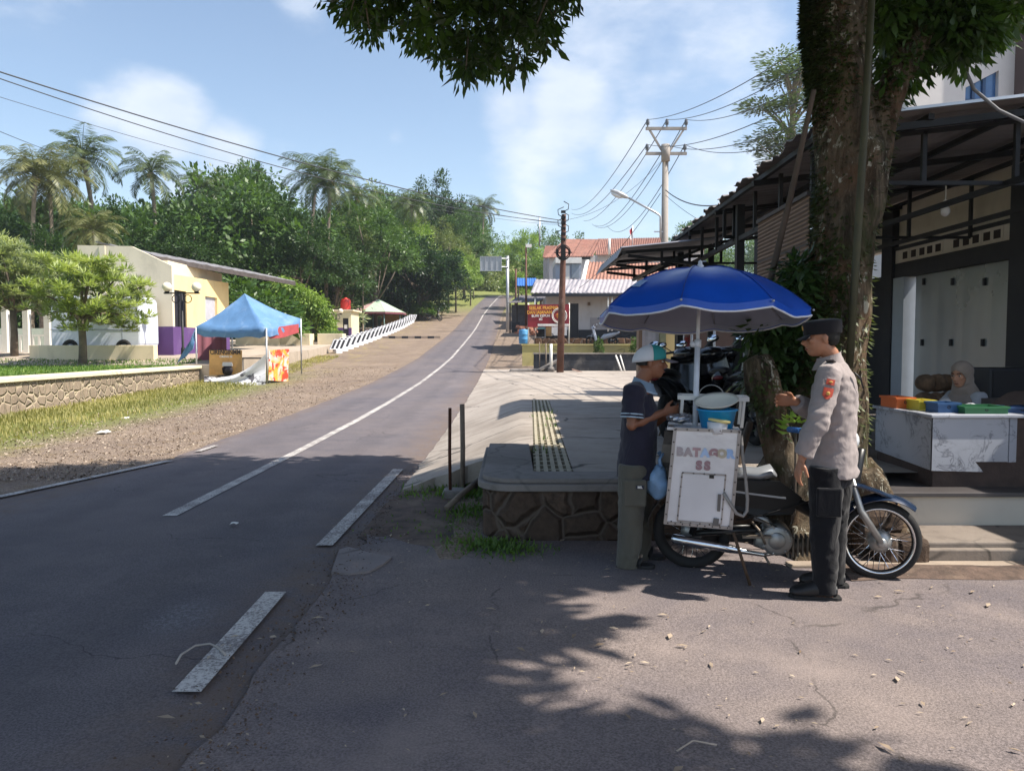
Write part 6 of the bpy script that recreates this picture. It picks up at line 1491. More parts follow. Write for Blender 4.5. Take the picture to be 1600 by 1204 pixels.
# second building under the far canopy
def second_building():
    Y = 17; t1 = thing('rear_shop', 'rear shopfront with yellow pillar, grey shutter, dark doorway and white grid window', 'shop', (4.5, Y, .5))
    X = lambda px: at(px, 500, Y).x
    zt_ = 3.1; z0 = .45
    mb = MB(); mb.bx(X(1040), X(1056), Y-.02, Y+.2, z0, zt_); mb.build('pillar', YEL, t1, True)
    MB().bx(X(1031), X(1039.9), Y-.06, Y+.2, z0, zt_).build('pillar', M_('mossy_pillar', srgb('#8d8f72'), .85, var=.2), t1, True)
    mb = MB(); P = [[(X(1003)+i*.08, Y+.05+(.015 if i % 2 else 0), z) for z in (z0, zt_)] for i in range(6)]; mb.sheet(P, .01); mb.build('shutter', M_('grey_shutter', srgb('#b0b0b8'), .5), t1, True)
    MB().bx(X(997), X(1002.5), Y-.1, Y+.2, z0, zt_).build('pillar', MATS['meter_brown'], t1, True)
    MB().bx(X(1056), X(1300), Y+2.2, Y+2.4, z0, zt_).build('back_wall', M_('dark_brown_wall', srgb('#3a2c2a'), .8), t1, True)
    MB().bx(X(1056), X(1300), Y, Y+.2, 2.6, zt_).build('lintel', DARKW, t1, True)
    mb = MB(); a, b = at(1154, 560, Y), at(1194, 505, Y); mb.bx(a.x, b.x, Y+.1, Y+.13, a.z, b.z); wn = mb.build('window', M_('window_pale', srgb('#c9d0da'), .3), t1, True)
    mb = MB()
    for f in (0, .36, .72, 1): x = a.x+(b.x-a.x)*f; mb.bx(x-.03, x+.03, Y+.02, Y+.1, a.z, b.z)
    for f in (0, .55, 1): z = a.z+(b.z-a.z)*f; mb.bx(a.x, b.x, Y+.03, Y+.09, z-.03, z+.03)
    mb.build('frame', DARKW, wn, True)
    for px in (1072, 1086, 1122):
        mb = MB(); mb.tube([(X(px), Y+.3, z0), (X(px), Y+.3, 2.6)], .03, 8); mb.build('post', GALV, t1, True)
    t2 = thing('red_rack', 'dark red display rack inside the rear shop doorway', 'rack', (X(1075), Y+1.2, .5)); mb = MB()
    for z in (.05, .5, .95, 1.4): mb.bx(-.3, .3, -.2, .2, z, z+.04)
    for x in (-.29, .29): mb.bx(x-.02, x+.02, -.2, .2, 0, 1.9)
    mb.build('shelf', M_('rack_red', srgb('#6e2a2c'), .5), t2)
    mb = MB()
    for z in (.09, .54, .99): 
        for k in range(5): mb.bx(-.26+k*.11, -.18+k*.11, -.15, .1, z, z+.25+.05*(k % 3))
    mb.build('packets', M_('packet_red', srgb('#8f3436'), .5, var=.5, scale=9), t2)
second_building()
t1 = thing('blue_board', 'pale blue and white board seen above the umbrella under the canopy', 'sign board', tuple(at(1080, 420, 16.9)))
mb = MB(); box_px(mb, 1062, 1085, 409, 424, 16.7, .05); mb.build('board', M_('pale_blue_board', srgb('#a9c3e6'), .5), t1, True)
mb = MB(); box_px(mb, 1085.2, 1104, 407, 424, 16.7, .05); mb.build('board', M_('mid_grey_board', srgb('#7f8a9a'), .5), t1, True)
# bamboo blind
def blind():
    t1 = thing('bamboo_blind', 'brown woven bamboo blind hanging below the canopy edge left of the trunk', 'blind', tuple(at(1215, 420, 8.4)))
    y0, y1 = 9.1, 7.3; x0, x1 = at(1183, 400, y0).x, at(1262, 400, y1).x; zt0, zt1 = at(1183, 350, y0).z, at(1255, 305, y1).z
    mb = MB(); P = []
    for i in range(60):
        u = i/59; z = zt0-1.25*u; P.append([(x0+(x1-x0)*k/10+.008*(i % 2), y0+(y1-y0)*k/10, z+(zt1-zt0)*k/10+.004*math.sin(k*2+i)) for k in range(11)])
    mb.sheet(P, .008); m, t, b = mat_base('bamboo_slats'); co = t.coord(); x, y, z = t.sep(co)
    w = t.m('SINE', t.m('MULTIPLY', z, 150)); c = t.mix(t.ss(w, -.4, .8), srgb('#4b382c'), srgb('#8f7460')); c = t.mix(t.ss(t.noise(3, t.map(co, (1, 1, 12)), 4), .35, .7, 0, .7), c, srgb('#6a5344')); t.put(b.inputs['Base Color'], c); b.inputs['Roughness'].default_value = .8
    mb.build('slats', m, t1, True)
    mb = MB(); mb.beam((x0, y0, zt0+.02), (x1, y1, zt1+.02), .04); mb.beam((x0+.01, y0, zt0-.45), (x1+.01, y1, zt1-.45), .02); mb.build('rod', MATS['dark_timber'], t1, True)
blind()
# ------------------------------------------------------------------ the big tree
def bark_mat():
    m, t, b = mat_base('big_tree_bark'); co = t.coord()
    st = t.map(co, (1, 1, .22)); n = t.noise(9, st, 8, .7, .6); n2 = t.noise(1.6, co, 5, .6); f = t.noise(40, t.map(co, (1, 1, .4)), 5, .7)
    c = t.mix(t.ss(n, .35, .68), srgb('#332c23'), srgb('#7a6d5b')); c = t.mix(t.ss(n2, .45, .68, 0, .8), c, srgb('#745843'))
    c = t.mix(t.ss(t.noise(2.2, t.map(co, loc=(4, 2, 1)), 5, .7), .52, .68, 0, .75), c, srgb('#3e4528'))
    li = t.m('MULTIPLY', t.ss(t.noise(16, t.map(co, (1, 1, .6)), 5, .7, .6), .57, .62), t.ss(t.noise(2.2, t.map(co, (1, 1, .5), loc=(8, 8, 3)), 3), .42, .54)); c = t.mix(t.m('MULTIPLY', li, .85), c, srgb('#b9b6a6'))
    t.put(b.inputs['Base Color'], c); b.inputs['Roughness'].default_value = .95; b.inputs['Specular IOR Level'].default_value = .2
    bump_to(t, b, t.m('ADD', n, t.m('MULTIPLY', f, .4)), 1.0, .05); return m
BIGB = bark_mat()
YT = 6.45
def push(me, fn):                        # move vertices along their normals
    n = len(me.vertices); co = np.empty(n*3, np.float32); no = np.empty(n*3, np.float32)
    me.vertices.foreach_get('co', co); me.vertices.foreach_get('normal', no); co = co.reshape(-1, 3); no = no.reshape(-1, 3)
    k = np.array([fn(Vector(p)) for p in co.tolist()], np.float32)
    me.vertices.foreach_set('co', (co+no*k[:, None]).ravel()); me.update()
def big_tree():
    base = at(1282, 800, YT); t1 = thing('big_tree', 'huge forked roadside tree with mossy trunk and overhanging dark crown', 'tree', (base.x, YT, 0))
    T = lambda px, py, Y=YT: at(px, py, Y)-Vector((base.x, YT, 0))
    mb = MB()
    mb.tube([T(1283, 872), T(1283, 800), T(1282, 730), T(1290, 640), T(1298, 560), T(1309, 460), T(1320, 360), T(1328, 290), T(1332, 230)], [.6, .47, .38, .32, .295, .268, .245, .24, .245], 24)
    mb.tube([T(1328, 330), T(1320, 230), T(1312, 130), T(1303, 40), T(1298, -40), T(1290, -160), T(1270, -300)], [.24, .232, .228, .225, .22, .19, .13], 20)
    mb.tube([T(1338, 340), T(1358, 260), T(1378, 190), T(1400, 130), T(1432, 70, 6.5), T(1480, -20, 6.6), T(1560, -140, 6.8)], [.2, .175, .14, .12, .115, .105, .09], 16)
    mb.tube([T(1335, 330), T(1338, 240), T(1345, 120), T(1352, 20), T(1356, -80), T(1350, -200)], [.2, .14, .1, .09, .085, .07], 14)
    mb.tube([T(1258, 830), T(1238, 770, 6.3), T(1216, 700, 6.2), T(1204, 640, 6.15), T(1188, 590, 6.15), T(1180, 560, 6.15)], [.25, .17, .125, .105, .12, .1], 14)
    for a in (0.2, 1.5, 2.9, 4.2, 5.3): d = Vector((math.cos(a), math.sin(a), 0)); mb.tube([Vector((0, 0, .5))+d*.3, d*.62+Vector((0, 0, .18)), d*1.0+Vector((0, 0, -.05))], [.22, .15, .07], 10)
    for p1, p2, p3, r in (((1290, -160, YT), (500, -330, 7.5), (100, -420, 8.5), .12), ((1290, -160, YT), (900, -420, 5.5), (500, -700, 4.6), .11), ((1270, -300, YT), (1000, -350, 8.5), (650, -300, 9.5), .1), ((1270, -300, YT), (1350, -900, 4.2), (1300, -1600, 3.0), .1), ((1297, -60, YT), (900, -160, 7.8), (720, -40, 8.2), .08), ((1297, -100, YT), (500, -420, 6.2), (-300, -500, 7.5), .12)):
        a, b_, c = T(*p1), T(*p2), T(*p3); mb.tube([a, a.lerp(b_, .5)+Vector((0, 0, .25)), b_, b_.lerp(c, .5)+Vector((0, 0, .15)), c], [r, r*.85, r*.7, r*.5, r*.2], 10)
    tr = remeshed('trunk', mb, BIGB, t1, .028, 3)
    me = tr.data
    push(me, lambda p: (.035*noise.noise(Vector((p.x*4, p.y*4, p.z*1.4)))+.02*noise.noise(Vector((p.x*11, p.y*11, p.z*3))))*(1 if p.z < 5 else .4))
    # small epiphyte leaves on the trunk
    co = np.array([tuple(v.co) for v in me.vertices]); no = np.array([tuple(v.normal) for v in me.vertices])
    den = np.array([noise.noise(Vector((c[0]*1.7, c[1]*1.7, c[2]*1.1+4))) for c in co])
    left = np.clip((-no[:, 0])*.8+.35, 0, 1)
    w = np.clip(den*1.6+.15, 0, 1)*left*((co[:, 2] > 1.1) & (co[:, 2] < 4.9)); w = w+.025*((co[:, 2] < 4.9) & (co[:, 2] > .8))
    mask = (co[:, 0] > -1.4)&(co[:, 0] < 1.6); w = w*mask
    idx = rng.choice(len(co), 11000, p=w/w.sum())
    P = co[idx]; n = len(P); D = no[idx]*.8+np.array([0, 0, -.45])+unit(n)*.5; s = rng.uniform(.5, 1.3, n)
    quads_obj('epiphytes', leaf_quads(P, D, no[idx]*.3+np.array([0, 0, 1.0])+unit(n)*.3, .058*s, .026*s, -.1), leaf_mat('epiphyte_leaf', srgb('#2b3a1c'), srgb('#5d6636'), .5, .2, 3), t1)
    # leafy sprouts left of the trunk around the old stub
    c = [];
    for k in range(90):
        px, py = rng.uniform(1190, 1262), rng.uniform(395, 575)
        if px < 1262-(py-395)*.55-10: continue
        c.append(tuple(T(px, py, YT+rng.uniform(-.25, .2))))
    for k in range(26): c.append(tuple(T(rng.uniform(1170, 1240), rng.uniform(500, 600), YT+rng.uniform(-.2, .2))))
    q = crown_quads(np.array(c), 42, .13, .1, .04, .5, .0); quads_obj('sprouts', q, LF['dark'], t1)
    # crown: unseen leaf clusters set up-sun, shaped to throw the wanted ground shade
    lit = [ground_at(*p) for p in ((905, 898), (968, 925), (990, 975), (915, 1003), (850, 1012), (860, 1040), (900, 1058), (1080, 1072), (1140, 1062), (1220, 1092), (1400, 1125), (1510, 1160), (1580, 1230), (1900, 1500), (4000, 1300), (4000, 880), (1400, 880))]
    lit = [(p.x, p.y) for p in lit]
    shade = [(-11, 1.5), (-11, 7.8), (-7.4, 9.6), (-5.6, 10.2), (-4.7, 11.1), (-3.4, 10.4), (-2.2, 10.9), (-1.6, 10.4), (-1.5, 9.2), (-.8, 8.5), (.0, 8.1), (.7, 7.6), (.75, 6.9), (1.6, 5.5), (3.4, 5.0), (3.4, 1.5)]
    def inside(poly, x, y):
        r = False
        for (x0, y0), (x1, y1) in zip(poly, poly[1:]+poly[:1]):
            if (y0 > y) != (y1 > y) and x < (x1-x0)*(y-y0)/(y1-y0)+x0: r = not r
        return r
    hang = [(495, -60), (503, 0), (522, 12), (545, 8), (536, 40), (565, 78), (600, 48), (625, 70), (660, 98), (690, 110), (712, 125), (742, 142), (762, 118), (790, 128), (835, 106), (848, 118), (858, 78), (885, 45), (905, 5), (915, -60)]
    hangr = [(1350, -60), (1370, 60), (1378, 108), (1398, 178), (1425, 135), (1475, 92), (1498, 120), (1530, 92), (1560, 66), (1585, 50), (1600, 35), (1660, -60)]
    C = []
    def proj(p):
        cp, sp = math.cos(PITCH), math.sin(PITCH); z = p[2]-CAM_H; d = p[1]*cp-z*sp
        return (800+FPX*p[0]/d, 602-FPX*(p[1]*sp+z*cp)/d, d) if d > .3 else (0, -9999, .3)
    tries = 0
    while len(C) < 2450 and tries < 90000:
        tries += 1; x, y = rng.uniform(-11, 3.4), rng.uniform(1.5, 11.7)
        if not inside(shade, x, y) or inside(lit, x, y): continue
        # keep a margin so that the outline of the shade stays
        if any(inside(lit, x+dx, y+dy) for dx, dy in ((.62, 0), (-.62, 0), (0, .66), (0, -.66), (.45, .45), (-.45, .45))): continue
        Z = rng.uniform(6.0, 8.6); p = Vector((x, y, 0))+SUN*(Z/SUN.z); u, v, d = proj(p); r = .42*FPX/d
        if v > -r-48 and -r < u < 1600+r: continue
        C.append(tuple(p))
    C = np.array(C)
    H = []
    for poly, n, (ya, yb) in ((hang, 300, (7.2, 9.0)), (hangr, 330, (6.3, 7.3))):
        k = 0
        while k < n:
            px, py = rng.uniform(min(p[0] for p in poly), max(p[0] for p in poly)), rng.uniform(-60, 180)
            if not inside(poly, px, py) or not inside(poly, px, py+9): continue
            k += 1; H.append(tuple(at(px, py-8, rng.uniform(ya, yb))))
    H = np.array(H); off = np.array([base.x, YT, 0])
    q1 = crown_quads(C-off, 44, .42, .25, .115, .45, .0); q2 = crown_quads(H-off, 26, .14, .125, .045, .8, .0)
    quads_obj('crown', np.concatenate([q1, q2]), leaf_mat('big_tree_leaf', srgb('#25381a'), srgb('#4f6a2c'), .4, .3, .8), t1)
    mb = MB()
    for k in range(60):
        h = Vector(H[rng.integers(300)])-Vector(tuple(off)); mb.tube([h, h+Vector((rng.uniform(-.15, .15), rng.uniform(-.1, .1), .35))], [.006, .01], 5)
    mb.build('twigs', BARK, t1)['kind'] = 'stuff'
big_tree()
o = MB().tube([at(1364, -40, 6.12), at(1352, 180, 6.1), at(1338, 400, 6.08), at(1327, 575, 6.05)], [.027, .028, .03, .03], 10).build('bamboo_pole', M_('old_bamboo', srgb('#47452f'), .7, var=.3, scale=5, bump=.3, stain=srgb('#4d4a3a'), stain_amt=.6)); tag(o, 'straight greyish pole fixed upright along the front of the big trunk', 'pole')
t1 = thing('leaning_stick', 'long thin dark stick leaning against the left side of the big trunk', 'stick', tuple(at(1140, 700, 6.75)))
MB().tube([at(1272, 140, 6.2), at(1237, 300, 6.5), at(1205, 432, 6.65), at(1140, 705, 6.8)], [.02, .026, .03, .034], 8).build('stick', M_('dark_stick', srgb('#574a40'), .85, var=.3), t1, True)
for a, b_, lb in (((1172, 660, 7.2), (1140, 765, 7.0), 'dark slanting stake in the shade left of the tree base'),): 
    o = MB().tube([at(*a), at(*b_)], .035, 7).build('stake', MATS['dark_stick']); tag(o, lb, 'stake')
o = MB().tube([at(1500, 92, 6.6), at(1522, 140, 6.6), at(1560, 172, 6.6), at(1640, 210, 6.5)], .016, 6).build('hanging_cable', M_('grey_cable', srgb('#77787c'), .6)); tag(o, 'thick grey cable drooping from the tree over the canopy edge', 'cable')
# sapling
t1 = thing('sapling', 'small plant with broad yellow-green leaves in front of the trunk', 'plant', tuple(at(1243, 720, 5.9)))
L = [];  c = at(1243, 668, 5.9)-t1.location
for k in range(26):
    a = rng.uniform(0, 6.28); P = np.array([[c.x+.05*math.cos(a), c.y, c.z-.04*(k % 4)+.08]]); L.append(leaf_quads(P, np.array([[math.cos(a), math.sin(a)*.6, .25]]), np.array([[0, -.4, 1.0]]), .115, .045, -.15))
quads_obj('leaves', np.concatenate(L), leaf_mat('sapling_leaf', srgb('#7fae3a'), srgb('#c3d478'), .4, .35, 2), t1); MB().tube([(0, 0, -.6), (0, 0, 0), c], .01, 6).build('stem', BARK, t1)

# ------------------------------------------------------------------ two-wheelers
CHROME = M_('chrome', (.75, .76, .78), .12, 1.0, .04); ALU = M_('aluminium', srgb('#a5a5a3'), .4, .7, .15, 12); BLKP2 = M_('black_plastic', srgb('#17181b'), .35, var=.15, spec=.5)
NAVY = M_('navy_paint', srgb('#1a2940'), .18, 0, .08, coat=.8); SEATM = M_('seat_silver', srgb('#8d9196'), .3, .25, .08); STEEL = M_('old_steel', srgb('#7f7468'), .6, .6, .3, 14, .2)
MIRR = M_('mirror_glass', (.85, .9, .95), .04, 1.0, .02)
RX = Matrix.Rotation(math.pi/2, 3, 'X')
def wheel(parent, c, r, tr, spokes=36, name='wheel', lean=None):
    c = Vector(c); mb = MB(); mb.torus(c, r-tr, tr, RX, 48, 12, .95)
    w = mb.build('tyre', RUBR, parent)
    mb = MB(); prof = [(r-tr*1.75, -.022), (r-tr*1.45, -.03), (r-tr*1.3, -.026), (r-tr*1.45, 0), (r-tr*1.3, .026), (r-tr*1.45, .03), (r-tr*1.75, .022), (r-tr*1.95, 0), (r-tr*1.75, -.022)]
    mb.lathe(prof, 48, Matrix.Translation(c) @ RX.to_4x4()); mb.build('rim', CHROME, w)
    if spokes:
        mb = MB()
        for k in range(spokes):
            a = 2*math.pi*k/spokes; s = 1 if k % 2 else -1; b_ = a+s*(.55 if (k//2) % 2 else -.55)*.9
            mb.tube([c+Vector((.055*math.cos(b_), s*.035, .055*math.sin(b_))), c+Vector(((r-tr*1.7)*math.cos(a), s*.008, (r-tr*1.7)*math.sin(a)))], .0022, 4, smooth=False)
        mb.build('spokes', CHROME, w)
        mb = MB(); mb.lathe([(.001, -.06), (.035, -.06), (.05, -.05), (.075, -.045), (.078, .03), (.05, .045), (.03, .06), (.001, .06)], 24, Matrix.Translation(c) @ RX.to_4x4()); mb.build('hub', ALU, w)
    else:
        mb = MB(); mb.lathe([(.001, -.03), (.05, -.035), (.05, .035), (.001, .03)], 16, Matrix.Translation(c) @ RX.to_4x4())
        for k in range(5):
            a = 2*math.pi*k/5; mb.beam(c+Vector((.04*math.cos(a), 0, .04*math.sin(a))), c+Vector(((r-tr*1.6)*math.cos(a+.15), 0, (r-tr*1.6)*math.sin(a+.15))), .035, .03, (0, 1, 0))
        mb.build('hub', BLKP2, w)
    return w
def hero_bike():
    pr, pf = ground_at(1080, 887), ground_at(1372, 905)
    ang = math.atan2(pf.y-pr.y, pf.x-pr.x); wb = (Vector((pf.x, pf.y))-Vector((pr.x, pr.y))).length
    t1 = thing('motorcycle', 'old dark underbone motorcycle with spoked wheels carrying the metal food box', 'motorcycle', (pr.x, pr.y, 0), ang)
    Mi = Matrix.LocRotScale(t1.location, t1.rotation_euler, None).inverted(); o3 = Mi @ Vector((0, 0, CAM_H))
    def L(px, py, yl=0.0):          # point of the vertical plane y = yl of the machine seen at this spot
        d = Mi.to_3x3() @ ray(px, py); s = (yl-o3.y)/d.y; return o3+d*s
    r = .272; ax = Vector((0, 0, r)); fx = Vector((wb, 0, r))
    wheel(t1, ax, r, .04); wheel(t1, fx, r, .034)
    mb = MB(); a, b_ = L(1052, 841, -.15), L(1142, 857, -.14); mb.tube([a-(b_-a)*.02, a, a.lerp(b_, .5), b_, L(1168, 862, -.12), L(1192, 866, -.1), L(1222, 862, -.08)], [.02, .034, .037, .03, .017, .015, .014], 14); mb.tube([a-(b_-a)*.03, a], .022, 10); mb.build('exhaust', CHROME, t1)
    mb = MB(); c = L(1213, 843, -.1); Mx = Matrix.Translation(c) @ RX.to_4x4(); mb.lathe([(.001, .03), (.085, .03), (.105, .02), (.11, -.02), (.11, -.16), (.001, -.16)], 24, Mx)
    mb.lathe([(.001, .04), (.05, .04), (.06, .03)], 18, Mx)
    for k in range(7): a_ = k*.9; mb.lathe([(.001, .034), (.009, .034), (.01, .02)], 6, Matrix.Translation(c+Vector((.092*math.cos(a_), 0, .092*math.sin(a_)))) @ RX.to_4x4())
    mb.tube([L(1180, 840, -.06), L(1215, 848, -.06)], [.06, .075], 14); mb.build('engine_case', ALU, t1)
    mb = MB(); a, b_ = L(1230, 852, -.02), L(1275, 850, -.02)
    for k in range(7): p = a.lerp(b_, k/6); mb.box(p, (.012, .13, .13))
    mb.tube([a, b_], .045, 12); mb.build('cylinder', STEEL, t1)
    mb = MB(); mb.tube([L(1066, 745), L(1130, 750), L(1180, 760), L(1225, 775), L(1270, 800), L(1310, 790), L(1335, 750), L(1345, 700)], [.03, .035, .04, .045, .045, .045, .04, .035], 10); mb.tube([ax+Vector((0, .09, 0)), L(1190, 822, .09)], .022, 8); mb.tube([ax+Vector((0, -.09, 0)), L(1190, 826, -.09)], .022, 8)
    for s in (-.1, .1): mb.tube([ax+Vector((0, s, 0)), L(1110, 745, s)], .024, 10)
    mb.build('frame', BLKP2, t1)
    mb = MB()     # side covers and centre cover
    for s in (-1, 1):
        p = [L(1128, 752, .12*s), L(1218, 754, .12*s), L(1250, 778, .1*s), L(1236, 800, .1*s), L(1180, 803, .12*s), L(1128, 785, .12*s)]; q = [v-Vector((0, .03*s, 0)) for v in p]; k = len(p); mb.add(p+q, [tuple(range(k)), tuple(range(2*k-1, k-1, -1))]+[(i, (i+1) % k, k+(i+1) % k, k+i) for i in range(k)])
    mb.build('side_cover', M_('matte_black', srgb('#0e0e10'), .6), t1, bevel=.01)
    mb = MB(); mb.beam(L(1150, 768, -.124), L(1228, 778, -.115), .012, .006, (0, 1, 0)); mb.build('stripe', M_('decal_silver', srgb('#a9adb4'), .4, .3), t1)
    mb = MB(); mb.tube([L(1178, 806, -.09), L(1196, 812, -.09), L(1208, 826, -.09)], [.03, .028, .02], 10); mb.build('carburettor', ALU, t1)
    mb = MB(); mb.tube([L(1150, 812, -.1), L(1190, 805, -.12), L(1240, 790, -.11), L(1290, 775, -.1)], .006, 6); mb.tube([L(1160, 800, -.1), L(1205, 818, -.13), L(1235, 835, -.1)], .005, 6); mb.build('cables', RUBR, t1)['kind'] = 'stuff'
    mb = MB(); P = []      # leg shield
    for i in range(9):
        v = i/8; z = .92-.62*v; xx = wb-.30+.06*math.sin(v*2.4)-.03*v
        P.append([(xx-.10*abs(u)**1.6, .26*u*(1-.18*(v-.35)**2*2), z) for u in [k/5-1 for k in range(11)]])
    mb.sheet(P, .012, True); mb.build('leg_shield', NAVY, t1)
    mb = MB(); p = [L(1146, 741), L(1165, 738), L(1185, 740), L(1203, 735), L(1216, 742)]
    mb.tube([p[0], p[1], p[2], p[3], p[4]+Vector((-.02, 0, 0))], [(.035, .1), (.042, .115), (.045, .12), (.045, .12), (.014, .08)], 16, up=(0, 0, 1)); mb.build('seat', SEATM, t1)
    # fork and front fender
    for s in (-1, 1):
        mb = MB(); mb.tube([fx+Vector((0, .075*s, 0)), L(1345, 797, .075*s), L(1330, 745, .07*s)], [.022, .024, .02], 10); mb.sph(fx+Vector((.0, .075*s, 0)), (.035, .02, .035), 10, 8); mb.build('fork_leg', ALU, t1)
    mb = MB(); P = []
    for i in range(17):
        a_ = R(172-i*(172-48)/16); rr = .315+.02*(i/16); w = .075+.015*math.sin(i/16*math.pi)
        P.append([(fx.x+(rr-.03*abs(u)**2.5)*math.cos(a_), w*u, fx.z+(rr-.035*abs(u)**2.5)*math.sin(a_)) for u in (-1, -.6, 0, .6, 1)])
    mb.sheet(P, .006, True); mb.build('front_fender', NAVY, t1)
    mb = MB(); P = [[L(x, y, w*u) for u in (-1, -.5, .5, 1)] for x, y, w in ((1322, 752, .09), (1345, 755, .1), (1372, 764, .095), (1398, 775, .06), (1403, 783, .03))]
    P = [[p+Vector((0, 0, -.02*(abs(j-1.5) > 1))) for j, p in enumerate(row)] for row in P]; mb.sheet(P, .012, True); mb.build('fender_cap', NAVY, t1)
    mb = MB(); P = []
    for i in range(13): a_ = R(60+i*9.5); P.append([(ax.x+.31*math.cos(a_), .075*u, ax.z+.31*math.sin(a_)) for u in (-1, -.5, 0, .5, 1)])
    mb.sheet(P, .006, True); mb.build('rear_fender', BLKP2, t1)
    mb = MB(); hx = wb-.38; mb.tube([(hx-.12, -.33, .98), (hx-.03, -.2, .985), (hx+.05, 0, .94), (hx-.03, .2, .985), (hx-.12, .33, .98)], .011, 8); mb.build('handlebar', CHROME, t1)
    for s in (-1, 1): mb = MB(); mb.tube([(hx-.16, .42*s, .975), (hx-.1, .3*s, .98)], .018, 10); [mb.torus(Vector((hx-.16+.06*k/6, (.42-.12*k/6)*s, .9755+.005*k/6)), .018, .004, RX, 12, 5) for k in range(7)]; mb.build('grip', M_('blue_grip', srgb('#3b74b8'), .5), t1)
    mb = MB(); mb.sph((hx+.1, 0, .96), (.13, .1, .09), 16, 10); mb.build('headlight_cowl', NAVY, t1); mb = MB(); mb.sph((hx+.19, 0, .955), (.05, .075, .065), 14, 8); mb.build('headlight', M_('lens_clear', srgb('#c8ccd0'), .15), t1)
    mb = MB(); mb.tube([L(1146, 832, -.32), L(1172, 914, -.36)], .011, 7); mb.build('prop_stand', M_('rust_rod', srgb('#5b4636'), .8, .2, .3), t1)
    mb = MB(); mb.tube([L(1175, 815, -.16), L(1188, 830, -.2), L(1196, 850, -.2)], .009, 7); mb.build('kick_lever', STEEL, t1); MB().beam(L(1160, 838, -.18), L(1205, 838, -.18), .04, .015).build('footrest', STEEL, t1); MB().tube([L(1195, 868, -.1), L(1203, 882, -.14)], .009, 6).build('gear_pedal', STEEL, t1)
    mb = MB(); a, b_ = L(1100, 834, .11), L(1205, 836, .11); mb.beam(a, b_, .03, .09); mb.build('chain_guard', BLKP2, t1)
    mb = MB(); mb.beam(L(1055, 752, -.2), L(1055, 752, .35), .03); mb.beam(L(1140, 752, -.2), L(1140, 752, .35), .03); mb.beam(L(1045, 757, -.17), L(1150, 757, -.17), .025); mb.beam(L(1045, 757, .17), L(1150, 757, .17), .025); mb.build('carrier', STEEL, t1)
    return t1, L
BIKE, BL_ = hero_bike()
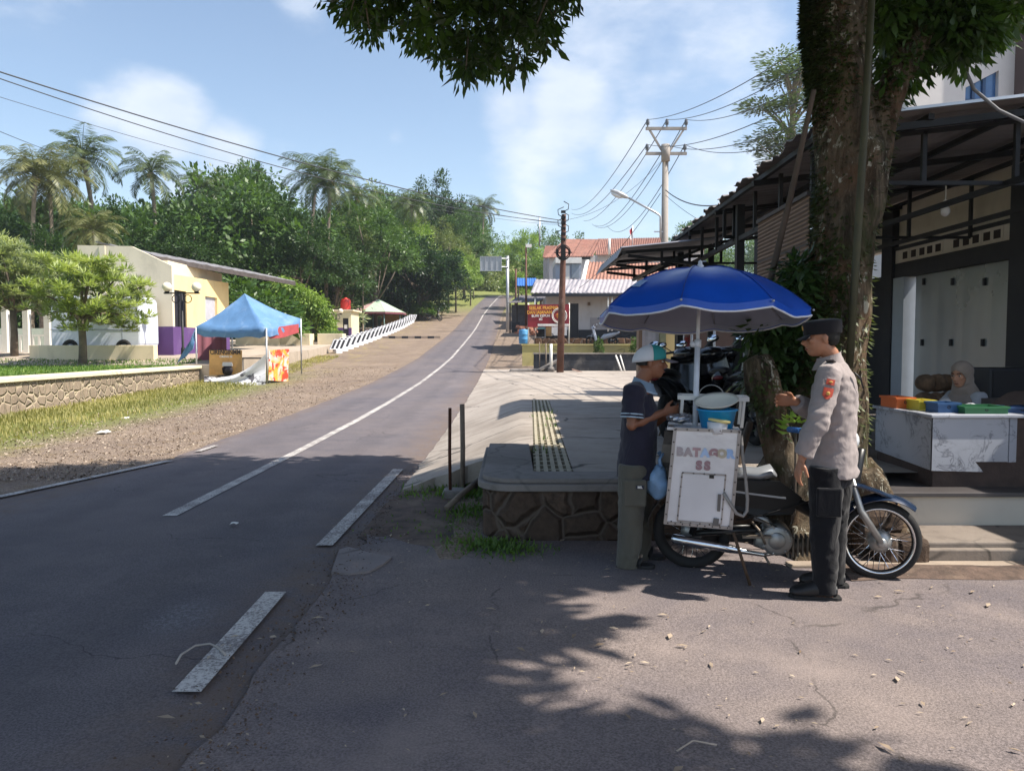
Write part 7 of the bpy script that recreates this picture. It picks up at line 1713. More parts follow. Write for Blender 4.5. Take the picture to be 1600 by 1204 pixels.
def food_box():
    W = lambda px, py, Y: at(px, py, Y)
    M_bike = Matrix.LocRotScale(BIKE.location, BIKE.rotation_euler, None)
    q = [M_bike @ BL_(*p, -.34) for p in ((1054, 668), (1157, 672), (1143, 827), (1038, 818))]    # tl tr br bl of the outer face
    tl, tr, br, bl = q; ex = (tr-tl).normalized(); ez = ((tl-bl)+(tr-br)).normalized(); n = ez.cross(ex); n = -n if n.y > 0 else n     # outward, to the camera
    dep = .22
    ALS = M_('sheet_metal', srgb('#dddde2'), .3, .4, .12, 2.5, .6, 4.5, stain=srgb('#a29e9e'), stain_amt=.5); STEEL2 = M_('edge_metal', srgb('#a29b98'), .45, .6, .15)
    t1 = thing('food_box', 'riveted metal snack box with BATAGOR SS lettering on the motorcycle', 'food box', tuple((bl+br)/2-n*dep/2))
    mb = MB(); vs = q+[v-n*dep for v in q]; mb.add(vs, [(3, 2, 1, 0), (4, 5, 6, 7), (0, 1, 5, 4), (1, 2, 6, 5), (2, 3, 7, 6), (3, 0, 4, 7)]); mb.build('body', ALS, t1, True)
    pt = lambda u, v, h=.0: tl.lerp(tr, u).lerp(bl.lerp(br, u), v)+n*h
    mb = MB()
    for (u0, v0, u1, v1) in ((0, .012, 1, .012), (0, .985, 1, .985), (.012, 0, .012, 1), (.988, 0, .988, 1)): mb.beam(pt(u0, v0, .003), pt(u1, v1, .003), .022, .008, tuple(n))
    mb.build('edge_strip', STEEL2, t1, True)
    mb = MB(); d0, d1, d2, d3 = pt(.2, .47, .006), pt(.83, .47, .006), pt(.83, .94, .006), pt(.2, .94, .006)
    vs = [d0, d1, d2, d3]; vs += [v-n*.012 for v in vs]; mb.add(vs, [(3, 2, 1, 0), (4, 5, 6, 7), (0, 1, 5, 4), (1, 2, 6, 5), (2, 3, 7, 6), (3, 0, 4, 7)]); d = mb.build('door', M_('door_metal', srgb('#d6d6dc'), .35, .4, .06, 2, .1, 8), t1, True)
    mb = MB(); g = .008
    for a, b_ in (((.185, .455), (.845, .455)), ((.185, .955), (.845, .955)), ((.19, .46), (.19, .95)), ((.84, .46), (.84, .95))): mb.beam(pt(*a, .004), pt(*b_, .004), .01, .006, tuple(n))
    mb.build('door_frame', STEEL2, t1, True)
    mb = MB(); mb.beam(pt(.187, .475, .002), pt(.187, .945, .002), .007, .004, tuple(n)); mb.build('gap', BLKP2, t1, True)
    mb = MB(); mb.beam(pt(.775, .65, .014), pt(.785, .82, .014), .02, .012, tuple(n)); mb.build('handle', M_('worn_grey', srgb('#6d6866'), .6, .4), d, True)
    mb = MB(); mb.beam(pt(.6, .477, .009), pt(.67, .477, .009), .024, .006, tuple(n)); mb.build('notch', BLKP2, d, True)
    mb = MB(); mb.beam(pt(.72, .93, .012), pt(.8, .935, .012), .05, .014, tuple(n)); mb.build('latch', M_('worn_grey', srgb('#6d6866')), d, True)
    mb = MB()
    for u, v in [(.012, k/8+.02) for k in range(8)]+[(.988, k/8+.02) for k in range(8)]+[(k/6+.03, .012) for k in range(6)]+[(k/9+.05, .985) for k in range(9)]+[(k/7+.1, .965) for k in range(7)]+[(.19, .5+.1*k) for k in range(5)]+[(.84, .5+.1*k) for k in range(5)]+[(.2+.16*k, .455) for k in range(5)]:
        MB().sph(pt(u, v, .008), .0055, 6, 5).build('rivet', M_('rivet_dark', srgb('#5d5653'), .4, .7), t1, True)
    up = tl-bl
    for k, (ch, col, a) in enumerate((('B', '#aba0a2', 0), ('A', '#aa9c9d', 0), ('T', '#b08f92', 0), ('A', '#a9c0e0', 0), ('G', '#a88488', 0), ('O', '#b9ad98', 0), ('R', '#9cb9e2', 0))):
        lettering(ch, .074, frame(pt(.12+.127*k, .245, .0055), ex, up), M_('letter_'+col[1:], srgb(col), .5, var=.1, scale=20), t1, .006)
    for k in range(2): lettering('S', .078, frame(pt(.43+.125*k, .375, .0055), ex, up), M_('letter_ss', srgb('#9c7c82'), .5), t1, .006)
    # far box and shelf between them
    t2 = thing('drawer_unit', 'grey wooden drawer box on the far side of the motorcycle in front of the vendor', 'drawer box', tuple((bl+br)/2-n*.55))
    mb = MB(); u0 = -.16; a = [pt(u0, .1), pt(.95, .1), pt(.95, .8), pt(u0, .8)]; vs = [v-n*.36 for v in a]+[v-n*.62 for v in a]; mb.add(vs, [(3, 2, 1, 0), (4, 5, 6, 7), (0, 1, 5, 4), (1, 2, 6, 5), (2, 3, 7, 6), (3, 0, 4, 7)]); mb.build('body', M_('grey_wood', srgb('#6d665f'), .8, var=.25, bump=.3), t2, True)
    mb = MB()
    for v in (.24, .5): a = [pt(u0-.01, v), pt(u0+.3, v), pt(u0+.3, v+.2), pt(u0-.01, v+.2)]; vs = [w-n*.345 for w in a]+[w-n*.36 for w in a]; mb.add(vs, [(3, 2, 1, 0), (4, 5, 6, 7), (0, 1, 5, 4), (1, 2, 6, 5), (2, 3, 7, 6), (3, 0, 4, 7)])
    mb.build('drawer', M_('pale_drawer', srgb('#8f867a'), .7, var=.15), t2, True)
    t3 = thing('serving_tray', 'metal shelf tray laid across the boxes under the food', 'tray', tuple(pt(.4, 0)-n*.3))
    mb = MB(); a = [pt(-.12, .03), pt(.98, .03), pt(.98, .03)-n*.6, pt(-.12, .03)-n*.6]; a = [v-n*.222 if i < 2 else v for i, v in enumerate(a)]; vs = a+[v-ez*.02 for v in a]; mb.add(vs, [(0, 1, 2, 3), (7, 6, 5, 4), (0, 4, 5, 1), (1, 5, 6, 2), (2, 6, 7, 3), (3, 7, 4, 0)]); mb.build('tray', ALS, t3, True)
    mb = MB(); c = pt(.08, -.06)-n*.3
    mb.sph((0, 0, 0), (.1, .09, .035), 22, 14); mb.v = [tuple(Vector(v)*(1+.3*noise.noise(Vector(v)*40))+c) for v in mb.v]; o = mb.build('foil_pack', M_('foil', srgb('#b9bcc4'), .25, .85, .2, 20), flat=True); tag(o, 'crumpled silver foil pack on the tray under the vendor\'s hands', 'foil')
    # bucket, tub, lid
    cb = pt(.66, .03)-n*.13; s = .115
    t4 = thing('blue_bucket', 'bright blue plastic bucket on top of the metal box', 'bucket', tuple(cb)); mb = MB()
    mb.lathe([(.001, 0), (.1, 0), (.128, .135), (.136, .137), (.136, .147), (.122, .147), (.097, .01), (.001, .01)], 28); mb.build('bucket', M_('bright_blue', srgb('#1f97d6'), .35, var=.05), t4, bevel=0)
    mb = MB(); mb.torus((0, 0, .142), .134, .006, None, 28, 6); mb.build('rim', MATS['bright_blue'], t4)
    t5 = thing('white_tub', 'small white tub with yellow lid in front of the blue bucket', 'tub', tuple(pt(.66, .02)-n*.05)); mb = MB(); mb.lathe([(.001, -.02), (.06, -.02), (.07, .06), (.001, .06)], 22); mb.build('tub', M_('tub_white', srgb('#d5d6da'), .4), t5)
    mb = MB(); mb.lathe([(.001, .0605), (.076, .0605), (.077, .075), (.06, .08), (.001, .08)], 22); l = mb.build('lid', M_('lid_yellow', srgb('#e0d28e'), .4), t5); l.rotation_euler = (0, R(9), 0)
    t6 = thing('serving_dish', 'large shallow cream plastic dish tilted on the blue bucket', 'dish', tuple(cb+Vector((.0, .02, .19)))); mb = MB(); mb.lathe([(.001, -.035), (.08, -.03), (.13, 0), (.15, .014), (.15, .02), (.13, .007), (.08, -.022), (.001, -.027)], 30); l = mb.build('dish', M_('cream_plastic', srgb('#d9d8cc'), .4, var=.04), t6); l.rotation_euler = (R(14), R(-9), 0)
    t7 = thing('sneeze_frame', 'white frame rack with clear panel behind the blue bucket', 'rack', tuple(pt(.6, -.2)-n*.35)); c = pt(.55, -.28)-n*.3; WH = MATS['white_paint']
    mb = MB(); mb.beam(c-ex*.22, c+ex*.24, .03, .03); mb.beam(c-ex*.22-n*.25, c+ex*.24-n*.25, .03); mb.beam(c-ex*.22, c-ex*.22-n*.25, .03); mb.beam(c+ex*.24, c+ex*.24-n*.25, .03)
    for a in (-.2, .22):
        for b_ in (0, .25): mb.beam(c+ex*a-n*b_, c+ex*a-n*b_-ez*.2, .02)
    mb.build('frame', WH, t7, True); mb = MB(); mb.torus(c+ez*.0-n*.1, .09, .004, frame((0, 0, 0), ex, ez).to_3x3(), 28, 5); mb.build('ring', ALU, t7, True)
    # hose and bag
    P = lambda px, py, yl: M_bike @ BL_(px, py, yl)
    t8 = thing('hose', 'grey flexible hose looping from the top of the metal box', 'hose', tuple(P(1160, 740, -.3))); mb = MB(); pts = [P(*p) for p in ((1158, 680, -.3, ), (1160, 710, -.31), (1165, 745, -.32), (1168, 780, -.33), (1167, 798, -.33), (1161, 806, -.34), (1151, 802, -.35), (1141, 787, -.36), (1131, 770, -.37))]; mb.tube(pts, .0115, 10); mb.build('hose', M_('hose_grey', srgb('#8f8a86'), .5, var=.12, scale=30), t8, True)
    t9 = thing('plastic_bag', 'pale blue thin plastic bag hanging behind the metal box', 'bag', tuple(P(1026, 730, .0))); mb = MB(); c = P(1028, 752, -.06); mb.sph((0, 0, 0), (.085, .08, .12), 20, 14)
    mb.v = [tuple(Vector((v[0]*(1-.35*max(0, v[2]/.12)), v[1], v[2]))*(1+.25*noise.noise(Vector(v)*16))+c) for v in mb.v]; mb.build('bag', M_('bag_blue', srgb('#8fb2d6'), .35, var=.2, scale=16), t9, True)
    mb = MB(); mb.tube([c+Vector((.02, 0, .1)), c+Vector((.01, 0, .16)), c+Vector((.04, .02, .2))], [.02, .012, .008], 6); mb.build('handle', MATS['bag_blue'], t9, True)
    o = MB().beam(P(1029, 705, .1), P(1045, 727, .1), .022, .03).build('knife', M_('knife_blue', srgb('#5d7fa6'), .3, .5)); tag(o, 'blue-grey blade sticking out between the drawers and the plastic bag', 'knife')
    return pt, n
BOXPT, BOXN = food_box()
def umbrella():
    c = Vector((at(1094, 480, 5.72).x, 5.72, 1.862)); t1 = thing('umbrella', 'big blue umbrella with white hem over the food motorcycle', 'umbrella', (c.x, c.y, 1.0)); r, ri = .768, .315
    tilt = Matrix.Rotation(R(-5.0), 3, 'X') @ Matrix.Rotation(R(.6), 3, 'Y')
    def S(a, u, drop=0):       # canopy surface
        k = (a/(math.pi/4)-.5) % 1; sc_ = math.sin(math.pi*k)
        rr = r*u*(1-.065*sc_*u*u); z = ri*(1-u**2.35)-.015*u-.024*sc_*math.sin(math.pi*min(1, u))-.035*sc_*max(0, u-.8)/.2
        w = .008*noise.noise(Vector((math.cos(a)*u*5, math.sin(a)*u*5, 1)))*u
        return c+tilt @ Vector((rr*math.cos(a), rr*math.sin(a), z+w-drop))
    BLU = M_('umbrella_blue', srgb('#1d58c6'), .28, var=.1, scale=4, bump=.12, bscale=9, spec=.5); GREYL = M_('umbrella_lining', srgb('#a8acc0'), .7, var=.06)
    N = 96; us = [.02, .15, .3, .45, .6, .75, .85, .93, 1.0]
    mb = MB(); mb.grid([[S(2*math.pi*i/N, u) for i in range(N+1)] for u in us]); mb.grid([[S(2*math.pi*i/N, 1.0), ][0:1][0] if False else S(2*math.pi*i/N, 1.0) for i in range(N+1)] and [[S(2*math.pi*i/N, 1.0) for i in range(N+1)], [S(2*math.pi*i/N, 1.0, .05) for i in range(N+1)]]); mb.build('canopy', BLU, t1, True)
    mb = MB(); mb.grid([[S(2*math.pi*i/N, u)+Vector((0, 0, -.006)) for i in range(N+1)] for u in us]); mb.grid([[S(2*math.pi*i/N, .995, .006), ][0] for i in range(N+1)] and [[S(2*math.pi*i/N, .993, .007) for i in range(N+1)], [S(2*math.pi*i/N, .993, .048) for i in range(N+1)]]); mb.build('lining', GREYL, t1, True)
    mb = MB(); mb.tube([S(2*math.pi*i/N, 1.003, .05) for i in range(N+1)], .0075, 5, caps=False); mb.build('hem', M_('hem_white', srgb('#dfe2ea'), .6), t1, True)
    top = c+tilt @ Vector((0, 0, ri)); foot = BOXPT(.32, 0)-BOXN*.24
    mb = MB(); mid = foot.lerp(top, .49); mb.tube([mid, top+Vector((0, 0, .03))], .0135, 10); mb.build('upper_pole', M_('pole_white', srgb('#d8dbe2'), .35), t1, True)
    mb = MB(); mb.tube([foot-Vector((0, 0, .05)), foot.lerp(top, .515)], .02, 10); mb.sph(foot.lerp(top, .5)+Vector((-.035, 0, 0)), .022, 10, 8); mb.tube([foot.lerp(top, .48), foot.lerp(top, .525)], .026, 10); mb.build('lower_pole', MATS['pole_white'], t1, True)
    mb = MB(); mb.lathe([(.03, -.01), (.028, .015), (.016, .03), (.014, .05), (.001, .06)], 12, Matrix.Translation(top)); mb.build('finial', MATS['pole_white'], t1, True)
    for k in range(8):
        a = math.pi/8+k*math.pi/4; mb = MB(); mb.tube([S(a, u)+Vector((0, 0, -.012)) for u in (.03, .25, .5, .75, 1.0)], .004, 5); mb.sph(S(a, 1.02), .009, 6, 5); mb.tube([top+Vector((0, 0, -.3)), S(a, .5)+Vector((0, 0, -.014))], .003, 5); mb.build('rib', MATS['galvanised'], t1, True)
    for k in range(8):
        a = math.pi/8+k*math.pi/4; MB().tube([S(a, u)+Vector((0, 0, .002)) for u in us], .0028, 5, caps=False).build('seam', M_('seam_navy', srgb('#123a8c'), .5), t1, True)
    ut = NT(BLU.node_tree); pb_ = ut.n['Principled BSDF']; trl = ut.n.new('ShaderNodeBsdfTranslucent'); trl.inputs[0].default_value = (*srgb('#3f7be0'), 1); mxs = ut.n.new('ShaderNodeMixShader'); mxs.inputs[0].default_value = .18
    ut.l.new(pb_.outputs[0], mxs.inputs[1]); ut.l.new(trl.outputs[0], mxs.inputs[2]); ut.l.new(mxs.outputs[0], ut.n['Material Output'].inputs[0])
    # printed white label patch on the left panel
    mb = MB(); a0 = math.pi*1.13; P = [[S(a0-.26+.4*i/8, .66+.1*j/3+.02*i/8)+Vector((-.002, -.002, .006)) for i in range(9)] for j in range(4)]; mb.sheet(P, .002, True); mb.build('printed_patch', M_('patch_pale', srgb('#8ea8d4'), .5, var=.25, scale=30), t1, True)
umbrella()

def scooter_proto(paint, name='parked_scooter'):
    t1 = thing(name, None, None); r = .27
    wheel(t1, (0, 0, r), r, .05, 0); wheel(t1, (1.25, 0, r), r, .045, 0)
    mb = MB(); mb.tube([(-.38, 0, .76), (-.2, 0, .72), (.1, 0, .62), (.45, 0, .52), (.62, 0, .4)], [(.04, .03), (.09, .1), (.15, .16), (.15, .16), (.1, .13)], 16, up=(0, 0, 1)); mb.build('body', paint, t1)
    mb = MB(); mb.tube([(-.3, 0, .8), (-.1, 0, .8), (.15, 0, .77), (.35, 0, .73), (.5, 0, .7)], [(.03, .09), (.05, .13), (.055, .14), (.05, .12), (.03, .07)], 14, up=(0, 0, 1)); mb.build('seat', BLKP2, t1)
    mb = MB(); mb.bx(.5, .95, -.13, .13, .28, .34); mb.build('footboard', BLKP2, t1, bevel=.02)
    mb = MB(); P = [[(1.0+.16*v-.1*abs(u)**1.7, .23*u*(1-.35*abs(v-.55)), .3+.68*v) for u in [k/4-1 for k in range(9)]] for v in [k/7 for k in range(8)]]; mb.sheet(P, .02, True); mb.build('leg_shield', paint, t1)
    mb = MB()
    for s in (-1, 1): mb.tube([(1.25, .07*s, r), (1.12, .07*s, .72)], .02, 8)
    mb.build('fork', ALU, t1)
    mb = MB(); P = [[(1.25+.33*math.cos(a), .07*u, r+.33*math.sin(a)-.02*u*u) for u in (-1, -.5, 0, .5, 1)] for a in [R(165-k*10) for k in range(12)]]; mb.sheet(P, .008, True); mb.build('front_fender', paint, t1)
    mb = MB(); mb.sph((1.06, 0, 1.0), (.13, .17, .09), 16, 10); mb.build('handlebar_cowl', paint, t1)
    mb = MB(); mb.tube([(.95, -.36, 1.02), (1.03, -.15, 1.03), (1.03, .15, 1.03), (.95, .36, 1.02)], .014, 8); mb.build('handlebar', BLKP2, t1)
    mb = MB(); mb.sph((1.15, 0, .97), (.06, .11, .06), 14, 8); mb.build('headlight', M_('lens_clear', srgb('#c8ccd0'), .15), t1)
    mb = MB(); mb.sph((-.385, 0, .73), (.025, .06, .025), 12, 8); mb.build('tail_light', M_('tail_red', srgb('#6a181c'), .25), t1)
    for s in (-1, 1):
        mb = MB(); mb.tube([(.98, .24*s, 1.03), (1.02, .32*s, 1.1), (1.0, .36*s, 1.13)], .007, 6); mb.sph((.995, .38*s, 1.155), (.022, .075, .045), 14, 8); m_ = mb.build('mirror', BLKP2, t1)
        mb = MB(); mb.lathe([(.001, 0), (1, 0), (1, .003), (.001, .003)], 22, Matrix.Translation((.966, .38*s, 1.16)) @ Matrix.Rotation(R(-90+30), 4, 'Y') @ Matrix.Rotation(R(-14), 4, 'X') @ Matrix.Diagonal((.04, .068, 1, 1))); mb.build('glass', MIRR, m_)
    mb = MB(); mb.tube([(-.25, -.15, .34), (.1, -.15, .3), (.35, -.12, .27)], [.05, .05, .02], 10); mb.build('exhaust', STEEL, t1)
    mb = MB(); mb.tube([(.0, -.1, r), (.3, -.1, .33)], [.07, .1], 10); mb.build('engine', ALU, t1)
    mb = MB(); mb.tube([(.4, .1, .3), (.35, .24, .0)], .012, 6); mb.build('side_stand', STEEL, t1)
    return t1
BLKPAINT = M_('black_gloss', srgb('#121318'), .2, 0, .1, coat=.7); WHPAINT = M_('pearl_white', srgb('#b9bcc4'), .25, 0, .05, coat=.6); REDP = M_('dark_red_paint', srgb('#5d1820'), .22, 0, .05, coat=.6)
sA, sB, sC = scooter_proto(BLKPAINT), scooter_proto(WHPAINT, 'parked_scooter'), scooter_proto(REDP, 'parked_scooter')
def park(proto, px, py, Y, z, deg, label, first=False):
    o = proto if first else copy_tree(proto); p = at(px, py, Y); o.location = (p.x, Y, z); o.rotation_euler = (R(-6), 0, R(deg)); tag(o, label, 'scooter', 'scooters parked under the canopy' if Y < 15 else None); return o
park(sA, 1046, 640, 8.9, .505, 62, 'black scooter parked nearest behind the vendor\'s hands, facing the shop', True)
park(sA, 1098, 640, 11.0, .505, 84, 'black scooter in the row right behind the umbrella pole')
park(sA, 1136, 640, 9.2, .505, 70, 'black scooter with bright mirrors directly behind the blue bucket')
park(sC, 1168, 640, 11.5, .505, 95, 'dark red scooter in the back of the row near the white grid window', True)
park(sA, 1182, 640, 8.4, .505, 98, 'black scooter half hidden by the old tree stub, one bright mirror showing')
park(sB, 958, 528, 41.5, zr(41)+.62, 160, 'black and white scooter with a red tail parked before the white shop', True)
park(sA, 668, 505, 76.8, zr(76.8)+.02, 15, 'black scooter parked at the far end of the striped barriers')
# ------------------------------------------------------------------ people
SKIN_A = M_('skin_brown', srgb('#8a5a41'), .55, var=.08, scale=12, bump=.06, bscale=90); SKIN_B = M_('skin_tan', srgb('#a87458'), .5, var=.08, scale=12, bump=.06, bscale=90); SKIN_C = M_('skin_light', srgb('#b98a70'), .5, var=.06, scale=12)
def fabric(name, col, fold=.5, sc1=7, var=.12):
    if name in MATS: return MATS[name]
    m, t, b = mat_base(name); co = t.coord(); n = t.noise(sc1, t.map(co, (1, 1, .55)), 4, .55, .9); f = t.noise(260, co, 2, .6)
    t.put(b.inputs['Base Color'], t.mix(t.ss(n, .25, .75), sc(col, 1-var), sc(col, 1+var))); b.inputs['Roughness'].default_value = .88; b.inputs['Specular IOR Level'].default_value = .25
    b.inputs['Sheen Weight'].default_value = .15
    bump_to(t, b, t.m('ADD', n, t.m('MULTIPLY', f, .04)), fold, .03); MATS[name] = m; return m
def hand(mb, w, d, pn, curl=.5, thumb=1, s=1.0, spread=1.0):
    """wrist w, direction d, palm normal pn; thumb = side of the thumb along d x pn"""
    w, d, pn = Vector(w), Vector(d).normalized(), Vector(pn); pn = (pn-d*pn.dot(d)).normalized(); sd = d.cross(pn)*thumb
    mb.tube([w-d*.02, w+d*.01, w+d*.05*s, w+d*.085*s, w+d*.1*s], [(.021*s, .026*s), (.019*s, .03*s), (.017*s, .041*s), (.014*s, .041*s), (.008*s, .036*s)], 12, up=tuple(pn))
    for k, (o, L, c) in enumerate(((.034, .075, .9), (.0115, .084, 1.0), (-.0115, .078, 1.05), (-.034, .062, 1.15))):
        p = w+d*.09*s+sd*o*s*spread; a = curl*c*.35; pts = [p-d*.02]; pts.append(p.copy())
        for j, l in enumerate((.45, .32, .23)):
            dr = d*math.cos(a)+pn*math.sin(a)+sd*o*1.2*spread; p = p+dr.normalized()*L*l*s; pts.append(p.copy()); a += curl*c*.75
        mb.tube(pts, [.0095*s, .0095*s, .0088*s, .0082*s, .0068*s], 8); mb.sph(pts[-1], .0068*s, 8, 6)
    p = w+d*.03*s+sd*.03*s; d1 = (d*.6+sd*.75+pn*.35).normalized(); d2 = (d*.85+sd*.25+pn*.5).normalized()
    pts = [p-d1*.01, p+d1*.03*s, p+d1*.03*s+d2*.03*s, p+d1*.03*s+d2*.055*s]; mb.tube(pts, [.014*s, .012*s, .0105*s, .008*s], 8); mb.sph(pts[-1], .008*s, 8, 6)
def head(mb, c, f, up, s=1.0):
    f, up = Vector(f).normalized(), Vector(up); up = (up-f*up.dot(f)).normalized(); l = up.cross(f)
    Mx = Matrix(((f.x, l.x, up.x), (f.y, l.y, up.y), (f.z, l.z, up.z)))
    P = lambda a, b_, d: c+Mx @ Vector((a*s, b_*s, d*s))
    mb.sph(P(-.01, 0, .03), (.098*s, .077*s, .092*s), 20, 14, Mx); mb.sph(P(.022, 0, -.03), (.07*s, .064*s, .085*s), 18, 12, Mx); mb.sph(P(.05, 0, -.078), (.04*s, .042*s, .034*s), 14, 10, Mx)
    mb.tube([P(.083, 0, .02), P(.098, 0, -.005), P(.112, 0, -.022), P(.095, 0, -.034)], [.011*s, .013*s, .016*s, .012*s], 10)
    mb.sph(P(.082, 0, .034), (.016*s, .055*s, .012*s), 12, 8, Mx)
    mb.sph(P(.085, 0, -.056), (.016*s, .026*s, .009*s), 10, 6, Mx); mb.sph(P(.083, 0, -.069), (.015*s, .022*s, .008*s), 10, 6, Mx)
    for k in (-1, 1):
        mb.sph(P(-.012, .078*k, -.008), (.018*s, .009*s, .032*s), 10, 8, Mx); mb.sph(P(.06, .042*k, -.012), (.026*s, .022*s, .02*s), 10, 8, Mx)
    return P, Mx
def face_parts(t1, P, Mx, s=1.0, brow=True):
    for k in (-1, 1):
        mb = MB(); mb.sph(P(.078, .031*k, .012), (.012*s, .015*s, .008*s), 10, 8, Mx); e = mb.build('eye', M_('eye_white', srgb('#c9c2ba'), .2), t1)
        mb = MB(); mb.sph(P(.087, .032*k, .012), (.005*s, .007*s, .007*s), 8, 6, Mx); mb.build('iris', M_('iris_dark', srgb('#1c1310'), .2), e)
        if brow: mb = MB(); mb.tube([P(.095, .016*k, .036), P(.093, .034*k, .041), P(.083, .05*k, .036)], .0045*s, 6); mb.build('eyebrow', M_('hair_black', srgb('#15120f'), .7), t1)
    mb = MB(); mb.sph(P(.094, 0, -.0625), (.009*s, .024*s, .007*s), 12, 8, Mx); mb.build('lips', M_('lips', srgb('#7d4a40'), .5), t1)
def wrinkle(o, amp, fr=9.0, seed=0):
    fold = lambda p: math.sin(62*(p.z+.35*p.x+.12*noise.noise(p*5+Vector((seed, 0, 0)))))*max(0, noise.noise(p*4.3+Vector((0, seed+2, 0)))+.05)
    push(o.data, lambda p: amp*.9*fold(p)+amp*.8*noise.noise(Vector((p.x*fr+seed, p.y*fr, p.z*fr*1.6)))+amp*.6*noise.noise(Vector((p.x*fr*2.3, p.y*fr*2.3+seed, p.z*fr*3.2))))
def person(name, label, loc, rz, J, skin, hands, hs=1.0, headdir=(1, 0, 0)):
    t1 = thing(name, label, 'person', loc, rz); Mi = Matrix.LocRotScale(t1.location, t1.rotation_euler, None).inverted()
    J = {k: Mi @ at(*v) for k, v in J.items()}; mb = MB()
    f = Vector((1, 0, 0))
    mb.tube([J['pelvis']-Vector((0, 0, .06)), J['pelvis'], J['waist'], J['chest'], J['neck']+Vector((-.01, 0, -.06)), J['neck']+Vector((0, 0, -.01))], [(.06, .1), (.095, .145), (.09, .13), (.1, .155), (.075, .12), (.05, .06)], 18, up=(1, 0, 0))
    mb.tube([J['neck']+Vector((-.01, 0, -.05)), J['neck']+Vector((.005, 0, .03)), J['head']+Vector((-.01, 0, -.05))], [.065, .054, .056], 14)
    for s in 'LR':
        sh, el, wr = J['sh'+s], J['el'+s], J['wr'+s]
        mb.tube([J['chest'].lerp(sh, .6)+Vector((0, 0, .05)), sh, sh.lerp(el, .5), el, el.lerp(wr, .3), wr], [.06, .052, .046, .038, .039, .026], 12); mb.sph(el, .039, 10, 8); mb.sph(sh, .054, 12, 8)
        h, k, a = J['hip'+s], J['kn'+s], J['an'+s]
        mb.tube([h+Vector((0, 0, .04)), h, h.lerp(k, .5), k, k.lerp(a, .35), a, a-Vector((0, 0, .05))], [.08, .085, .07, .052, .052, .034, .035], 12); mb.sph(k, .053, 10, 8)
        mb.tube([a+Vector((-.05, 0, -.05)), a+Vector((.04, 0, -.05)), a+Vector((.13, 0, -.065)), a+Vector((.17, 0, -.07))], [(.025, .03), (.03, .036), (.018, .042), (.01, .03)], 12, up=(0, 0, 1))
    for s, d, pn, curl, th in hands: hand(mb, J['wr'+s], d, pn, curl, th, hs)
    P, Mx = head(mb, J['head'], headdir, (0, 0, 1)); body = remeshed('body', mb, skin, t1, .0055, 3)
    face_parts(t1, P, Mx); return t1, J, P, Mx
HAIR = M_('hair_black', srgb('#15120f'), .7)
def hair(t1, P, Mx, low=-.035, back=True):
    mb = MB(); mb.sph(P(-.016, 0, .026), (.101, .081, .075), 20, 14, Mx); mb.sph(P(-.055, 0, -.005), (.055, .07, .06), 16, 10, Mx)
    mb.f = [fc for fc in mb.f]; o = mb.build('hair', HAIR, t1)
    bm = bmesh.new(); bm.from_mesh(o.data); Mi = Mx.inverted()
    c = P(0, 0, 0); dele = [v for v in bm.verts if (Mi @ (v.co-c)).x > .045+.5*max(0, (Mi @ (v.co-c)).z-.02) or (Mi @ (v.co-c)).z < low or ((Mi @ (v.co-c)).x > .012 and (Mi @ (v.co-c)).z < .015)]
    bmesh.ops.delete(bm, geom=dele, context='VERTS'); bm.to_mesh(o.data); bm.free(); return o

# --- vendor
t1, J, P, Mx = person('person', 'man in navy polo and two-tone cap holding food beside the food box', (at(988, 885, 5.56).x, 5.56, 0), R(-6), dict(
    head=(1017, 566, 5.55), neck=(1003, 598, 5.56), chest=(1000, 640, 5.57), waist=(998, 690, 5.57), pelvis=(994, 728, 5.57),
    shR=(990, 612, 5.40), shL=(1003, 612, 5.74), elR=(987, 664, 5.37), elL=(1010, 668, 5.76), wrR=(1034, 645, 5.47), wrL=(1040, 650, 5.64),
    hipR=(990, 735, 5.47), hipL=(998, 735, 5.67), knR=(986, 808, 5.46), knL=(1001, 806, 5.69), anR=(982, 878, 5.46), anL=(1000, 864, 5.7)),
    SKIN_A, [('R', (1, .25, .12), (0, 1, .3), 1.0, 1), ('L', (1, -.35, .1), (0, -1, .3), 1.0, -1)], 1.0, (1, .03, -.06))
hair(t1, P, Mx)
POLO = fabric('navy_polo', srgb('#2a2836'), .55); OLIVE = fabric('olive_trousers', srgb('#5c5950'), .7)
mb = MB(); mb.tube([J['pelvis']+Vector((.0, 0, -.075)), J['pelvis'], J['waist'], J['chest'], J['neck']+Vector((-.03, 0, -.09)), J['neck']+Vector((-.02, 0, -.03))], [(.142, .2), (.14, .192), (.132, .182), (.13, .19), (.1, .16), (.062, .075)], 24, up=(1, 0, 0))
for s in 'LR':
    sh, el = J['sh'+s], J['el'+s]; mb.tube([J['chest'].lerp(sh, .55)+Vector((0, 0, .06)), sh, sh.lerp(el, .45), sh.lerp(el, .78)], [.075, .082, .077, .083], 16)
o = remeshed('polo_shirt', mb, POLO, t1, .009, 4); wrinkle(o, .007, 8)
for s in 'LR':
    sh, el = J['sh'+s], J['el'+s]; d = (el-sh).normalized(); c = sh.lerp(el, .765)
    for k in (0, .022): mb = MB(); Mq = d.to_track_quat('Z', 'Y').to_matrix(); mb.torus(c-d*k, .078, .0055, Mq, 24, 6); mb.build('sleeve_stripe', M_('stripe_pale', srgb('#a9bccc'), .8), t1)
mb = MB(); nk = J['neck']
for k, (rr, z) in enumerate(((.072, -.02), (.064, .012))):
    pass
P2 = [[nk+Vector((.012+rr*math.cos(a)*1.02+.0, rr*.98*math.sin(a), z-.028*math.cos(a))) for a in [2*math.pi*i/24 for i in range(25)]] for rr, z in ((.09, -.058), (.08, -.03), (.067, .0), (.064, .018))]
